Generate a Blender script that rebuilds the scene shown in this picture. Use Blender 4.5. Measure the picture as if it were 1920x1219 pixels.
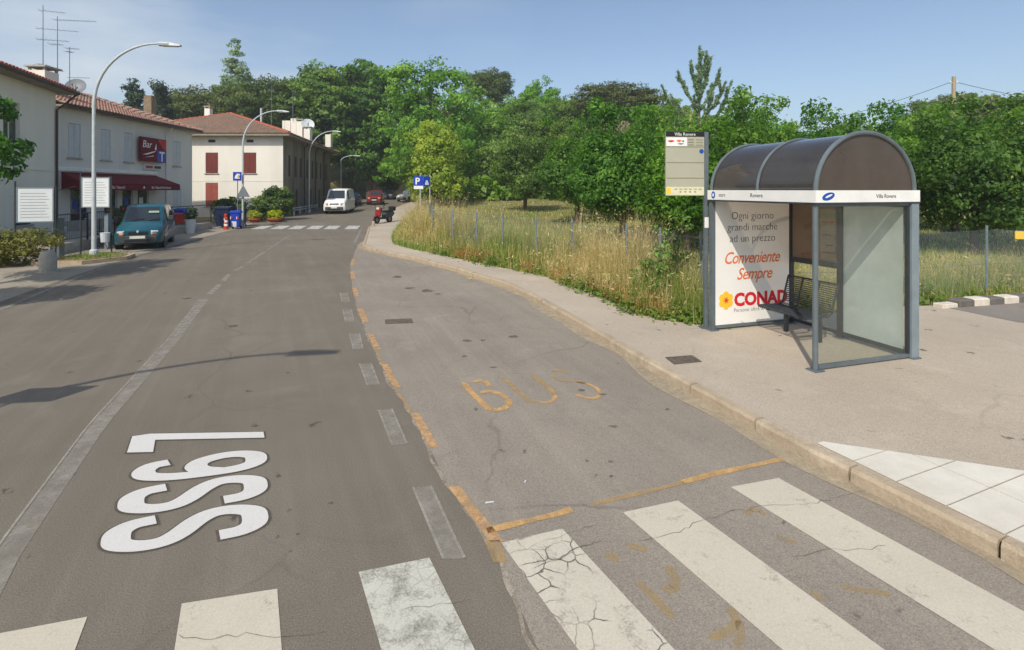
import bpy, bmesh, math, random
import numpy as np
from mathutils import Vector, Matrix

for _o in list(bpy.data.objects):
    bpy.data.objects.remove(_o)
random.seed(7)
RNG = np.random.default_rng(11)
SC = bpy.context.scene
COL = SC.collection

# ------------------------------------------------------------------ camera
CAM_H = 2.5
cam_data = bpy.data.cameras.new('camera')
cam_data.sensor_width = 36.0
cam_data.lens = 18.0
cam_data.shift_y = -0.1326
cam_data.clip_start = 0.05
cam_data.clip_end = 3000
cam = bpy.data.objects.new('camera', cam_data)
cam.location = (0, 0, CAM_H)
cam.rotation_euler = (math.radians(90), 0, 0)
COL.objects.link(cam)
SC.camera = cam

# ------------------------------------------------------------------ light
LDIR = Vector((0.35, 0.92, -1.0))
SUN_EL = math.atan2(1.0, math.hypot(0.35, 0.92))
SUN_AZ = math.atan2(-0.35, -0.92)
sun = bpy.data.lights.new('sun', 'SUN')
sun.energy = 3.4
sun.angle = math.radians(0.5)
sun.color = (1.0, 0.94, 0.83)
sun_o = bpy.data.objects.new('sun', sun)
sun_o.rotation_euler = LDIR.to_track_quat('-Z', 'Y').to_euler()
sun_o.location = (-20, -40, 60)
COL.objects.link(sun_o)

world = bpy.data.worlds.new('World')
SC.world = world
world.use_nodes = True
wt = world.node_tree
for n in list(wt.nodes):
    wt.nodes.remove(n)
def wn(t, **k):
    n = wt.nodes.new(t)
    for a, v in k.items():
        setattr(n, a, v)
    return n
w_out = wn('ShaderNodeOutputWorld'); w_bg = wn('ShaderNodeBackground')
w_sky = wn('ShaderNodeTexSky', sky_type='NISHITA', sun_disc=False)
w_sky.sun_elevation = SUN_EL
w_sky.sun_rotation = SUN_AZ
w_sky.altitude = 50
w_sky.air_density = 1.0
w_sky.dust_density = 1.5
w_sky.ozone_density = 1.3
w_bg.inputs['Strength'].default_value = 0.137
w_tc = wn('ShaderNodeTexCoord')
w_map = wn('ShaderNodeMapping'); w_map.inputs['Scale'].default_value = (1.1, 1.6, 5.5)
w_map.inputs['Location'].default_value = (0.62, 0.3, 0.1)
w_noise = wn('ShaderNodeTexNoise'); w_noise.inputs['Scale'].default_value = 1.5
w_noise.inputs['Detail'].default_value = 7; w_noise.inputs['Roughness'].default_value = 0.52
w_ramp = wn('ShaderNodeValToRGB')
w_ramp.color_ramp.elements[0].position = 0.43; w_ramp.color_ramp.elements[0].color = (0, 0, 0, 1)
w_ramp.color_ramp.elements[1].position = 0.70; w_ramp.color_ramp.elements[1].color = (0.8, 0.8, 0.8, 1)
# thin veil of cirrus, denser towards the west (left of the view)
w_sep = wn('ShaderNodeSeparateXYZ')
w_mr = wn('ShaderNodeMapRange')
w_mr.inputs['From Min'].default_value = 0.05; w_mr.inputs['From Max'].default_value = -0.62
w_mr.inputs['To Min'].default_value = 0.0; w_mr.inputs['To Max'].default_value = 1.0
w_mul = wn('ShaderNodeMath', operation='MULTIPLY')
w_mix = wn('ShaderNodeMixRGB')
w_mix.inputs['Color2'].default_value = (5.2, 5.6, 5.9, 1)
L = wt.links.new
L(w_tc.outputs['Generated'], w_map.inputs['Vector']); L(w_map.outputs[0], w_noise.inputs['Vector'])
L(w_noise.outputs['Fac'], w_ramp.inputs['Fac'])
L(w_tc.outputs['Generated'], w_sep.inputs[0]); L(w_sep.outputs['X'], w_mr.inputs['Value'])
L(w_ramp.outputs['Color'], w_mul.inputs[0]); L(w_mr.outputs[0], w_mul.inputs[1])
L(w_mul.outputs[0], w_mix.inputs['Fac']); L(w_sky.outputs[0], w_mix.inputs['Color1'])
L(w_mix.outputs[0], w_bg.inputs['Color']); L(w_bg.outputs[0], w_out.inputs['Surface'])

SC.view_settings.view_transform = 'Standard'
SC.view_settings.look = 'None'
SC.view_settings.exposure = 0.17
SC.view_settings.gamma = 1.0
SC.view_settings.use_curve_mapping = False
SC.render.engine = 'CYCLES'
SC.cycles.use_denoising = True
SC.cycles.max_bounces = 8
SC.cycles.transparent_max_bounces = 16
SC.cycles.caustics_reflective = False
SC.cycles.caustics_refractive = False

# ------------------------------------------------------------------ helpers
F = 960.0
HZ = 355.0
def zt(y):
    """height of the carriageway: level in front, rising gently far off"""
    t = max(0.0, y - 32.0)
    return 0.022 * t if t > 4 else 0.022 * t * t / 4 * (t / 4) if t > 0 else 0.0
def G(px, py, z=0.0):
    """point of the level ground (height z) seen at photo pixel px, py"""
    Y = F * (CAM_H - z) / (py - HZ)
    return ((px - 960.0) / F * Y, Y)
def lin(r, g, b):
    f = lambda c: (c / 255 / 12.92) if c / 255 <= 0.04045 else ((c / 255 + 0.055) / 1.055) ** 2.4
    return (f(r), f(g), f(b), 1.0)
def interp(tab, y):
    if y <= tab[0][0]: return tab[0][1] + (tab[1][1] - tab[0][1]) / (tab[1][0] - tab[0][0]) * (y - tab[0][0])
    for (a, va), (b, vb) in zip(tab, tab[1:]):
        if y <= b: return va + (vb - va) * (y - a) / (b - a)
    return tab[-1][1] + (tab[-1][1] - tab[-2][1]) / (tab[-1][0] - tab[-2][0]) * (y - tab[-1][0])
def sm(a, b, x):
    t = min(1.0, max(0.0, (x - a) / (b - a)))
    return t * t * (3 - 2 * t)

class MB:
    """collects simple shapes into one mesh"""
    def __init__(s): s.v = []; s.f = []; s.t = []; s.tint = 0.5
    def add(s, vs, fs):
        o = len(s.v); s.v += [tuple(p) for p in vs]
        for f in fs: s.f.append(tuple(i + o for i in f)); s.t.append(s.tint)
        return s
    def box(s, x0, x1, y0, y1, z0, z1):
        return s.add([(x0,y0,z0),(x1,y0,z0),(x1,y1,z0),(x0,y1,z0),(x0,y0,z1),(x1,y0,z1),(x1,y1,z1),(x0,y1,z1)],
                     [(0,3,2,1),(4,5,6,7),(0,1,5,4),(1,2,6,5),(2,3,7,6),(3,0,4,7)])
    def cbox(s, x, y, z, sx, sy, sz, rz=0.0, rx=0.0):
        """bevelled box centred at x, y, z"""
        b = min(sx, sy, sz) * 0.12
        vs = []; M = Matrix.Translation((x, y, z)) @ Matrix.Rotation(rz, 4, 'Z') @ Matrix.Rotation(rx, 4, 'X')
        hx, hy, hz = sx / 2, sy / 2, sz / 2
        for zz, d in ((-hz, b), (-hz + b, 0), (hz - b, 0), (hz, b)):
            X, Y = hx - d, hy - d
            for q in ((-X+b,-Y),(X-b,-Y),(X,-Y+b),(X,Y-b),(X-b,Y),(-X+b,Y),(-X,Y-b),(-X,-Y+b)):
                vs.append(M @ Vector((q[0], q[1], zz)))
        fs = [tuple(range(7, -1, -1)), tuple(range(24, 32))]
        for k in range(3):
            for i in range(8):
                j = (i + 1) % 8
                fs.append((k*8+i, k*8+j, k*8+8+j, k*8+8+i))
        return s.add(vs, fs)
    def tube(s, pts, rs, n=8, cap=True):
        pts = [Vector(p) for p in pts]
        if not isinstance(rs, (list, tuple)): rs = [rs] * len(pts)
        vs = []; fs = []; up = Vector((0, 0, 1)); ref = None
        for i, p in enumerate(pts):
            d = (pts[min(i+1, len(pts)-1)] - pts[max(i-1, 0)])
            d = d.normalized() if d.length > 1e-9 else up
            if ref is None:
                ref = Vector((1, 0, 0)) if abs(d.x) < 0.9 else Vector((0, 1, 0))
            a = (ref - d * ref.dot(d)).normalized(); b = d.cross(a); ref = a
            for k in range(n):
                t = 2 * math.pi * k / n
                vs.append(p + (a * math.cos(t) + b * math.sin(t)) * rs[i])
        for i in range(len(pts) - 1):
            for k in range(n):
                j = (k + 1) % n
                fs.append((i*n+k, i*n+j, i*n+n+j, i*n+n+k))
        if cap:
            fs.append(tuple(range(n - 1, -1, -1))); m = (len(pts) - 1) * n
            fs.append(tuple(range(m, m + n)))
        return s.add(vs, fs)
    def lathe(s, prof, n=16, c=(0, 0, 0)):
        vs = []; fs = []
        for r, z in prof:
            for k in range(n):
                t = 2 * math.pi * k / n
                vs.append((c[0] + r * math.cos(t), c[1] + r * math.sin(t), c[2] + z))
        for i in range(len(prof) - 1):
            for k in range(n):
                j = (k + 1) % n
                fs.append((i*n+k, i*n+j, i*n+n+j, i*n+n+k))
        fs.append(tuple(range(n - 1, -1, -1))); m = (len(prof) - 1) * n
        fs.append(tuple(range(m, m + n)))
        return s.add(vs, fs)
    def prism(s, poly, z0, z1):
        n = len(poly)
        vs = [(p[0], p[1], z0) for p in poly] + [(p[0], p[1], z1) for p in poly]
        return s.add(vs, [tuple(range(n-1, -1, -1)), tuple(range(n, 2*n))] + [(i, (i+1) % n, n+(i+1) % n, n+i) for i in range(n)])
    def xprism(s, poly, y0, y1):
        """polygon in the x,z plane pushed along y"""
        n = len(poly)
        vs = [(p[0], y0, p[1]) for p in poly] + [(p[0], y1, p[1]) for p in poly]
        return s.add(vs, [tuple(range(n)), tuple(range(2*n-1, n-1, -1))] + [(i, n+i, n+(i+1) % n, (i+1) % n) for i in range(n)])
    def yprism(s, poly, x0, x1):
        """polygon in the y,z plane pushed along x"""
        n = len(poly)
        vs = [(x0, p[0], p[1]) for p in poly] + [(x1, p[0], p[1]) for p in poly]
        return s.add(vs, [tuple(range(n-1, -1, -1)), tuple(range(n, 2*n))] + [(i, (i+1) % n, n+(i+1) % n, n+i) for i in range(n)])
    def mesh(s, name, mat, smooth=False, tri=False):
        me = bpy.data.meshes.new(name)
        me.from_pydata(s.v, [], s.f)
        a = me.attributes.new('tint', 'FLOAT', 'FACE')
        a.data.foreach_set('value', np.array(s.t, dtype=np.float32))
        if mat: me.materials.append(mat)
        if tri:
            bm = bmesh.new(); bm.from_mesh(me)
            bmesh.ops.triangulate(bm, faces=[f for f in bm.faces if len(f.verts) > 4]); bm.to_mesh(me); bm.free()
        if smooth:
            me.polygons.foreach_set('use_smooth', [True] * len(me.polygons))
            try: me.set_sharp_from_angle(angle=math.radians(40))
            except Exception: pass
        me.update()
        return me

def link(name, me, parent=None, kind=None, label=None):
    o = bpy.data.objects.new(name, me)
    COL.objects.link(o)
    if parent is not None: o.parent = parent
    if kind: o['kind'] = kind
    if label: o['label'] = label
    return o
def part(root, name, mb, mat, smooth=False, kind=None, label=None):
    return link(name, mb.mesh(name, mat, smooth), root, kind, label)
def thing(name, label, cat, loc=(0, 0, 0), rz=0.0, group=None):
    o = bpy.data.objects.new(name, None); COL.objects.link(o)
    o.empty_display_size = 0.2
    o.location = loc; o.rotation_euler = (0, 0, rz)
    return tag(o, label, cat, group)
def tag(o, label, cat, group=None):
    o['label'] = label; o['category'] = cat
    if group: o['group'] = group
    return o
def structure(name, mb, mat, smooth=False, tri=False):
    o = link(name, mb.mesh(name, mat, smooth, tri)); o['kind'] = 'structure'
    return o
def copy_tree(o, parent=None):
    c = o.copy(); COL.objects.link(c)
    if parent is not None: c.parent = parent
    for ch in [q for q in o.children]:
        copy_tree(ch, c)
    return c

# ------------------------------------------------------------------ materials
def newmat(name):
    m = bpy.data.materials.new(name); m.use_nodes = True
    nt = m.node_tree
    for n in list(nt.nodes): nt.nodes.remove(n)
    out = nt.nodes.new('ShaderNodeOutputMaterial')
    return m, nt, out
class NT:
    def __init__(s, nt): s.nt = nt
    def n(s, t, ins=None, **k):
        q = s.nt.nodes.new(t)
        for a, v in k.items(): setattr(q, a, v)
        for a, v in (ins or {}).items():
            if isinstance(v, bpy.types.NodeSocket): s.nt.links.new(v, q.inputs[a])
            else: q.inputs[a].default_value = v
        return q
    def obj(s): return s.n('ShaderNodeTexCoord').outputs['Object']
    def noise(s, vec, scale, detail=4, rough=0.55, dist=0.0):
        return s.n('ShaderNodeTexNoise', {'Vector': vec, 'Scale': scale, 'Detail': detail, 'Roughness': rough, 'Distortion': dist}).outputs['Fac']
    def ramp(s, fac, a, b, ca=(0, 0, 0, 1), cb=(1, 1, 1, 1)):
        r = s.n('ShaderNodeValToRGB', {'Fac': fac})
        e = r.color_ramp.elements
        e[0].position = a; e[0].color = ca; e[1].position = b; e[1].color = cb
        return r.outputs['Color']
    def mix(s, fac, a, b, mode='MIX'):
        return s.n('ShaderNodeMixRGB', {'Fac': fac, 'Color1': a, 'Color2': b}, blend_type=mode).outputs['Color']
    def math(s, op, a, b=0.0):
        return s.n('ShaderNodeMath', {0: a, 1: b}, operation=op).outputs[0]
    def bump(s, h, strength=0.3, dist=0.02):
        return s.n('ShaderNodeBump', {'Height': h, 'Strength': strength, 'Distance': dist}).outputs['Normal']

def mat(name, col, col2=None, rough=0.75, scale=4.0, bump=0.0, metal=0.0, spec=0.4, tint=None, coat=0.0, streak=False, fine=0.0):
    """plain weathered surface: two tones mixed by noise, optional per-piece tint"""
    m, nt, out = newmat(name); q = NT(nt)
    vec = q.obj()
    if col2 is None: col2 = tuple(c * 0.8 for c in col[:3]) + (1,)
    if streak:
        vec2 = q.n('ShaderNodeMapping', {'Vector': vec, 'Scale': (1.0, 1.0, 0.22)}).outputs[0]
    else: vec2 = vec
    f = q.ramp(q.noise(vec2, scale, 6, 0.62), 0.33, 0.70)
    c = q.mix(f, col, col2)
    if fine:
        g = q.noise(vec, scale * 22, 2, 0.6)
        c = q.mix(fine, c, q.ramp(g, 0.25, 0.75), 'SOFT_LIGHT')
    if tint is not None:
        a = q.n('ShaderNodeAttribute', attribute_name='tint').outputs['Fac']
        c = q.mix(q.math('MULTIPLY', a, 1.0), c, tint)
    b = q.n('ShaderNodeBsdfPrincipled', {'Base Color': c, 'Roughness': rough, 'Metallic': metal, 'Specular IOR Level': spec, 'Coat Weight': coat})
    if bump:
        nt.links.new(q.bump(q.noise(vec, scale * 6, 5, 0.6), bump), b.inputs['Normal'])
    nt.links.new(b.outputs[0], out.inputs['Surface'])
    return m

def leaf_mat(name, c0, c1, c2, trans=0.35, gloss=0.35):
    m, nt, out = newmat(name); q = NT(nt)
    a = q.n('ShaderNodeAttribute', attribute_name='tint').outputs['Fac']
    r = q.n('ShaderNodeValToRGB', {'Fac': a}); e = r.color_ramp.elements
    e[0].position = 0.0; e[0].color = c0; e[1].position = 1.0; e[1].color = c2
    k = e.new(0.5); k.color = c1
    c = r.outputs['Color']
    rnd = q.n('ShaderNodeObjectInfo').outputs['Random']
    hs = q.n('ShaderNodeHueSaturation', {'Hue': q.math('ADD', q.math('MULTIPLY', rnd, 0.035), 0.478), 'Saturation': q.math('ADD', q.math('MULTIPLY', q.math('FRACT', q.math('MULTIPLY', rnd, 7.3)), 0.18), 0.92), 'Value': q.math('ADD', q.math('MULTIPLY', q.math('FRACT', q.math('MULTIPLY', rnd, 13.7)), 0.55), 1.12), 'Color': c})
    c = hs.outputs['Color']
    p = q.n('ShaderNodeBsdfPrincipled', {'Base Color': c, 'Roughness': 0.55, 'Specular IOR Level': gloss})
    ct = q.mix(1.0, c, (1.5, 1.55, 0.75, 1), 'MULTIPLY')
    t = q.n('ShaderNodeBsdfTranslucent', {'Color': ct})
    s = q.n('ShaderNodeMixShader', {0: trans, 1: p.outputs[0], 2: t.outputs[0]})
    nt.links.new(s.outputs[0], out.inputs['Surface'])
    return m

def glass_mat(name, tint=(0.85, 0.9, 0.88, 1), milky=0.0, milkcol=(0.5, 0.6, 0.52, 1), rough=0.02, fres=1.45):
    """thin sheet of glass: clear, tinted, and dusty by `milky`"""
    m, nt, out = newmat(name); q = NT(nt)
    tr = q.n('ShaderNodeBsdfTransparent', {'Color': tint})
    sh = tr.outputs[0]
    if milky:
        n = q.noise(q.obj(), 1.6, 5, 0.6)
        d = q.n('ShaderNodeBsdfDiffuse', {'Color': milkcol}).outputs[0]
        t2 = q.n('ShaderNodeBsdfTranslucent', {'Color': milkcol}).outputs[0]
        dd = q.n('ShaderNodeMixShader', {0: 0.4, 1: d, 2: t2}).outputs[0]
        fac = q.math('MULTIPLY', q.math('ADD', n, 0.5), milky)
        sh = q.n('ShaderNodeMixShader', {0: fac, 1: sh, 2: dd}).outputs[0]
    gl = q.n('ShaderNodeBsdfGlossy', {'Color': (1, 1, 1, 1), 'Roughness': rough}).outputs[0]
    fc = q.n('ShaderNodeLayerWeight', {'Blend': 0.5}).outputs['Facing']
    f0 = ((fres - 1) / (fres + 1)) ** 2
    fr = q.math('ADD', q.math('MULTIPLY', q.math('POWER', fc, 5.0), 1 - f0), f0)
    sh = q.n('ShaderNodeMixShader', {0: fr, 1: sh, 2: gl}).outputs[0]
    nt.links.new(sh, out.inputs['Surface'])
    return m

def asphalt(name, c1, c2, crack=0.6, stain=0.5, streakdir=None, speck=0.35, crack_scale=0.42):
    m, nt, out = newmat(name); q = NT(nt); vec = q.obj()
    big = q.ramp(q.noise(vec, 0.28, 4, 0.6), 0.35, 0.65)
    c = q.mix(big, c1, c2)
    # wheel-worn streaks along the road
    if streakdir is not None:
        rv = q.n('ShaderNodeMapping', {'Vector': vec, 'Rotation': (0, 0, streakdir)}).outputs[0]
        mp = q.n('ShaderNodeMapping', {'Vector': rv, 'Scale': (1.5, 0.07, 1)}).outputs[0]
        st = q.ramp(q.noise(mp, 1.3, 4, 0.6), 0.35, 0.7)
        c = q.mix(q.math('MULTIPLY', st, 0.32), c, tuple(x * 0.72 for x in c1[:3]) + (1,))
        mp2 = q.n('ShaderNodeMapping', {'Vector': rv, 'Scale': (5.0, 0.15, 1)}).outputs[0]
        st2 = q.ramp(q.noise(mp2, 1.1, 3, 0.6), 0.5, 0.75)
        c = q.mix(q.math('MULTIPLY', st2, 0.2), c, tuple(x * 1.35 for x in c2[:3]) + (1,))
    # blotches and oil drips
    bl = q.ramp(q.noise(vec, 2.1, 6, 0.65, 0.6), 0.56, 0.8)
    c = q.mix(q.math('MULTIPLY', bl, stain * 0.6), c, tuple(x * 0.6 for x in c1[:3]) + (1,))
    pale = q.ramp(q.noise(vec, 1.0, 6, 0.7, 0.4), 0.54, 0.82)
    c = q.mix(q.math('MULTIPLY', pale, 0.35), c, tuple(min(1, x * 1.5) for x in c2[:3]) + (1,))
    sp = q.ramp(q.noise(vec, 3.2, 2, 0.4), 0.70, 0.735)
    sp = q.math('MULTIPLY', sp, q.ramp(q.noise(vec, 13.0, 2, 0.5), 0.5, 0.6))
    c = q.mix(q.math('MULTIPLY', sp, 0.7), c, (0.035, 0.032, 0.03, 1))
    # aggregate
    g = q.noise(vec, 95, 2, 0.75)
    g2 = q.noise(vec, 260, 1, 0.6)
    c = q.mix(speck, c, q.ramp(g, 0.28, 0.72), 'OVERLAY')
    c = q.mix(speck * 0.7, c, q.ramp(g2, 0.3, 0.7), 'OVERLAY')
    # cracks
    wob = q.n('ShaderNodeTexNoise', {'Vector': vec, 'Scale': 1.7, 'Detail': 5}).outputs['Color']
    v2 = q.mix(0.30, vec, wob, 'ADD')
    vo = q.n('ShaderNodeTexVoronoi', {'Vector': v2, 'Scale': crack_scale}, feature='DISTANCE_TO_EDGE').outputs['Distance']
    cr = q.ramp(vo, 0.003, 0.009, (1, 1, 1, 1), (0, 0, 0, 1))
    msk = q.ramp(q.noise(vec, 0.35, 3), 0.46, 0.6)
    cr = q.math('MULTIPLY', cr, q.math('MULTIPLY', msk, crack))
    c = q.mix(cr, c, (0.03, 0.028, 0.026, 1))
    b = q.n('ShaderNodeBsdfPrincipled', {'Base Color': c, 'Roughness': 0.9, 'Specular IOR Level': 0.25})
    h = q.math('SUBTRACT', q.math('ADD', g, g2), q.math('MULTIPLY', cr, 3.0))
    nt.links.new(q.bump(h, 0.35, 0.006), b.inputs['Normal'])
    nt.links.new(b.outputs[0], out.inputs['Surface'])
    return m

def paint_mat(name, col, wear=0.45, rough=0.7, cracks=0.0, scale=5.0, dirt=0.35, edge=0.12, crack_scale=7.0):
    """road paint with holes worn through to the asphalt under it"""
    m, nt, out = newmat(name); q = NT(nt); vec = q.obj()
    n = q.noise(vec, scale, 7, 0.72, 0.3)
    fine = q.noise(vec, scale * 14, 3, 0.7)
    f = q.math('ADD', q.math('MULTIPLY', n, 0.7), q.math('MULTIPLY', fine, 0.3))
    alpha = q.ramp(f, wear - edge, wear + edge)
    dn = q.ramp(q.noise(vec, 1.7, 5, 0.65), 0.35, 0.7)
    c = q.mix(q.math('MULTIPLY', dn, dirt), col, tuple(x * 0.62 for x in col[:3]) + (1,))
    c = q.mix(0.12, c, q.ramp(q.noise(vec, 80, 2, 0.7), 0.25, 0.75), 'OVERLAY')
    if cracks:
        wob = q.n('ShaderNodeTexNoise', {'Vector': vec, 'Scale': 5.0, 'Detail': 4}).outputs['Color']
        v2 = q.mix(0.12, vec, wob, 'ADD')
        vo = q.n('ShaderNodeTexVoronoi', {'Vector': v2, 'Scale': crack_scale}, feature='DISTANCE_TO_EDGE').outputs['Distance']
        cr = q.ramp(vo, 0.012, 0.045, (1, 1, 1, 1), (0, 0, 0, 1))
        cr = q.math('MULTIPLY', cr, q.ramp(q.noise(vec, 2.4, 3), 0.44, 0.56))
        c = q.mix(q.math('MULTIPLY', cr, cracks), c, (0.07, 0.064, 0.058, 1))
    b = q.n('ShaderNodeBsdfPrincipled', {'Base Color': c, 'Roughness': rough, 'Specular IOR Level': 0.3})
    tr = q.n('ShaderNodeBsdfTransparent')
    s = q.n('ShaderNodeMixShader', {0: alpha, 1: tr.outputs[0], 2: b.outputs[0]})
    nt.links.new(s.outputs[0], out.inputs['Surface'])
    return m

def soil_mat():
    m, nt, out = newmat('meadow_soil'); q = NT(nt); vec = q.obj()
    a = q.ramp(q.noise(vec, 0.35, 6, 0.65), 0.36, 0.64)
    c = q.mix(a, lin(144, 130, 94), lin(104, 114, 60))
    b2 = q.ramp(q.noise(vec, 1.6, 6, 0.7), 0.5, 0.72)
    c = q.mix(q.math('MULTIPLY', b2, 0.75), c, lin(158, 122, 88))
    c = q.mix(0.4, c, q.ramp(q.noise(vec, 22, 4, 0.7), 0.25, 0.75), 'OVERLAY')
    b = q.n('ShaderNodeBsdfPrincipled', {'Base Color': c, 'Roughness': 0.95, 'Specular IOR Level': 0.1})
    nt.links.new(q.bump(q.noise(vec, 9, 6, 0.7), 0.8, 0.08), b.inputs['Normal'])
    nt.links.new(b.outputs[0], out.inputs['Surface'])
    return m

M = {}
M['road'] = asphalt('lane_asphalt', lin(115, 107, 95), lin(126, 118, 105), 0.2, 0.35, streakdir=math.radians(-26), speck=0.34)
M['bay'] = asphalt('bay_asphalt', lin(138, 129, 117), lin(152, 142, 129), 0.25, 0.6, streakdir=math.radians(-22), speck=0.32)
M['pave'] = asphalt('pavement_asphalt', lin(172, 159, 142), lin(186, 173, 155), 0.2, 0.35, speck=0.28, crack_scale=0.3)
M['lot'] = asphalt('lot_asphalt', lin(128, 121, 113), lin(142, 134, 125), 0.4, 0.4)
M['soil'] = soil_mat()
M['kerb'] = mat('kerb_concrete', lin(190, 174, 150), lin(150, 134, 112), 0.9, 3.5, 0.5, fine=0.3, tint=lin(172, 154, 130))
M['concrete'] = mat('grey_concrete', lin(182, 177, 165), lin(156, 150, 139), 0.9, 4, 0.3, fine=0.3)
M['slab'] = mat('pale_slab', lin(218, 212, 198), lin(202, 195, 180), 0.85, 3, 0.15, fine=0.12)
M['joint'] = mat('joint_sand', lin(140, 128, 112), None, 0.95, 12)
M['zebra'] = paint_mat('zebra_paint', lin(198, 189, 170), 0.32, cracks=0.0, dirt=0.2)
M['zebra_crazed'] = paint_mat('crazed_zebra_paint', lin(200, 192, 174), 0.34, cracks=0.9, dirt=0.25)
M['zebra_worn'] = paint_mat('worn_zebra_paint', lin(198, 195, 181), 0.40, cracks=0.3, dirt=0.25, crack_scale=9)
M['zebra_far'] = paint_mat('far_zebra_paint', lin(205, 203, 196), 0.42)
M['white_line'] = paint_mat('old_line_paint', lin(168, 160, 148), 0.47, dirt=0.3, edge=0.25)
M['ghost_line'] = paint_mat('ghost_line_paint', lin(160, 153, 141), 0.46, dirt=0.3, edge=0.25)
M['ghost_edge'] = paint_mat('ghost_edge_paint', lin(166, 159, 146), 0.43, dirt=0.2, edge=0.2)
M['orange'] = paint_mat('orange_paint', lin(206, 164, 116), 0.45, dirt=0.2, scale=11, edge=0.16)
M['yellow'] = paint_mat('yellow_paint', lin(208, 166, 108), 0.43, dirt=0.2, scale=6, edge=0.18)
M['yellow_faint'] = paint_mat('faint_yellow_paint', lin(190, 158, 106), 0.48, dirt=0.2, scale=5, edge=0.26)
M['letter'] = paint_mat('letter_paint', lin(208, 205, 199), 0.30, dirt=0.14, scale=7, edge=0.10)
M['letter_edge'] = paint_mat('letter_edge_shadow', lin(96, 89, 78), 0.50, scale=14, edge=0.45)  # soft dark shadow outline of the lettering, painted as a rim
M['yellow_ghost'] = paint_mat('ghost_yellow_paint', lin(182, 156, 110), 0.53, dirt=0.2, scale=5, edge=0.3)
M['stain'] = paint_mat('oil_stain', lin(98, 91, 83), 0.51, dirt=0.1, scale=6, edge=0.32)
M['crack'] = paint_mat('open_crack', lin(88, 81, 73), 0.45, dirt=0.1, scale=9, edge=0.2)
M['seam'] = paint_mat('seam_filler', lin(172, 160, 142), 0.47, scale=10)
M['iron'] = mat('cast_iron', lin(112, 100, 88), lin(86, 77, 68), 0.8, 9, 0.4)
M['galv'] = mat('galvanised_steel', lin(196, 202, 202), lin(176, 183, 184), 0.45, 6, 0.05)
M['galv_post'] = mat('fence_post_steel', lin(128, 142, 150), lin(104, 116, 124), 0.6, 6, metal=0.2)
M['wire'] = mat('wire_steel', lin(120, 138, 146), None, 0.5, 6, metal=0.4)
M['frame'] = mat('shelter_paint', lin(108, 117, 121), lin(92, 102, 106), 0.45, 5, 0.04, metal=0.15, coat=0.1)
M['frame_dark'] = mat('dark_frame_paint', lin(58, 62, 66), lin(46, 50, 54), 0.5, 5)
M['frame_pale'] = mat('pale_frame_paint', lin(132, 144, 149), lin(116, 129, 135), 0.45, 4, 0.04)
M['white'] = mat('white_paint', lin(236, 236, 232), lin(222, 221, 215), 0.5, 3)
M['poster'] = mat('poster_paper', lin(238, 236, 232), lin(230, 227, 222), 0.4, 1)
M['ink'] = mat('black_ink', lin(66, 60, 58), None, 0.7, 3)
M['ink_grey'] = mat('grey_ink', lin(120, 120, 120), None, 0.7, 3)
M['ink_orange'] = mat('orange_ink', lin(226, 122, 74), lin(218, 114, 68), 0.6, 3)
M['ink_red'] = mat('red_ink', lin(208, 34, 44), lin(200, 30, 40), 0.6, 3)
M['ink_yellow'] = mat('yellow_ink', lin(246, 200, 52), lin(240, 190, 46), 0.6, 3)
M['ink_blue'] = mat('blue_ink', lin(28, 78, 168), lin(24, 70, 158), 0.5, 3)
M['sign_blue'] = mat('sign_blue', lin(18, 62, 178), lin(16, 56, 164), 0.4, 3)
M['sign_red'] = mat('sign_red', lin(190, 30, 36), None, 0.45, 3)
M['sign_back'] = mat('sign_back_grey', lin(120, 126, 130), None, 0.5, 3)
M['panel_beige'] = mat('timetable_panel', lin(176, 174, 154), lin(166, 164, 144), 0.35, 1.2)
M['panel_line'] = mat('panel_rule', lin(140, 134, 112), None, 0.6, 3)
M['black'] = mat('black_plastic', lin(34, 34, 36), lin(26, 26, 28), 0.5, 4)
M['rubber'] = mat('tyre_rubber', lin(34, 33, 33), lin(26, 26, 26), 0.9, 8)
M['dome'] = glass_mat('smoked_acrylic', (0.64, 0.57, 0.50, 1), 0.30, (0.19, 0.18, 0.175, 1), 0.12, 1.65)
M['dome_end'] = glass_mat('smoked_end_acrylic', (0.58, 0.48, 0.40, 1), 0.62, (0.20, 0.165, 0.14, 1), 0.12, 1.4)
M['glass'] = glass_mat('clear_pane', (0.93, 0.95, 0.935, 1), 0.03, (0.5, 0.55, 0.5, 1))
M['glass_green'] = glass_mat('dusty_green_pane', (0.74, 0.82, 0.77, 1), 0.80, (0.83, 0.88, 0.84, 1))
M['glass_case'] = glass_mat('case_pane', (0.85, 0.8, 0.73, 1), 0.08, (0.3, 0.27, 0.24, 1), 0.03, 1.7)
M['strip'] = asphalt('dusty_asphalt', lin(150, 140, 124), lin(164, 154, 138), 0.3, 0.4)
M['winglass'] = mat('window_glass', lin(52, 62, 66), lin(36, 44, 48), 0.06, 2, spec=0.9)
M['cream'] = mat('cream_render', lin(238, 231, 213), lin(226, 218, 200), 0.9, 0.7, 0.15, streak=True, fine=0.12)
M['greyrend'] = mat('grey_render', lin(220, 217, 208), lin(206, 203, 194), 0.9, 0.7, 0.15, streak=True, fine=0.12)
M['white_rend'] = mat('old_white_render', lin(234, 229, 218), lin(218, 212, 199), 0.9, 0.6, 0.2, streak=True, fine=0.15)
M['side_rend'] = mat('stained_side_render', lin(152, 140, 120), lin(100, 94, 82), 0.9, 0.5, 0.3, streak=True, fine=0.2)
M['tile_red'] = mat('new_roof_tile', lin(194, 116, 88), lin(178, 102, 78), 0.85, 3, 0.2, tint=lin(172, 100, 76))
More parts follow.
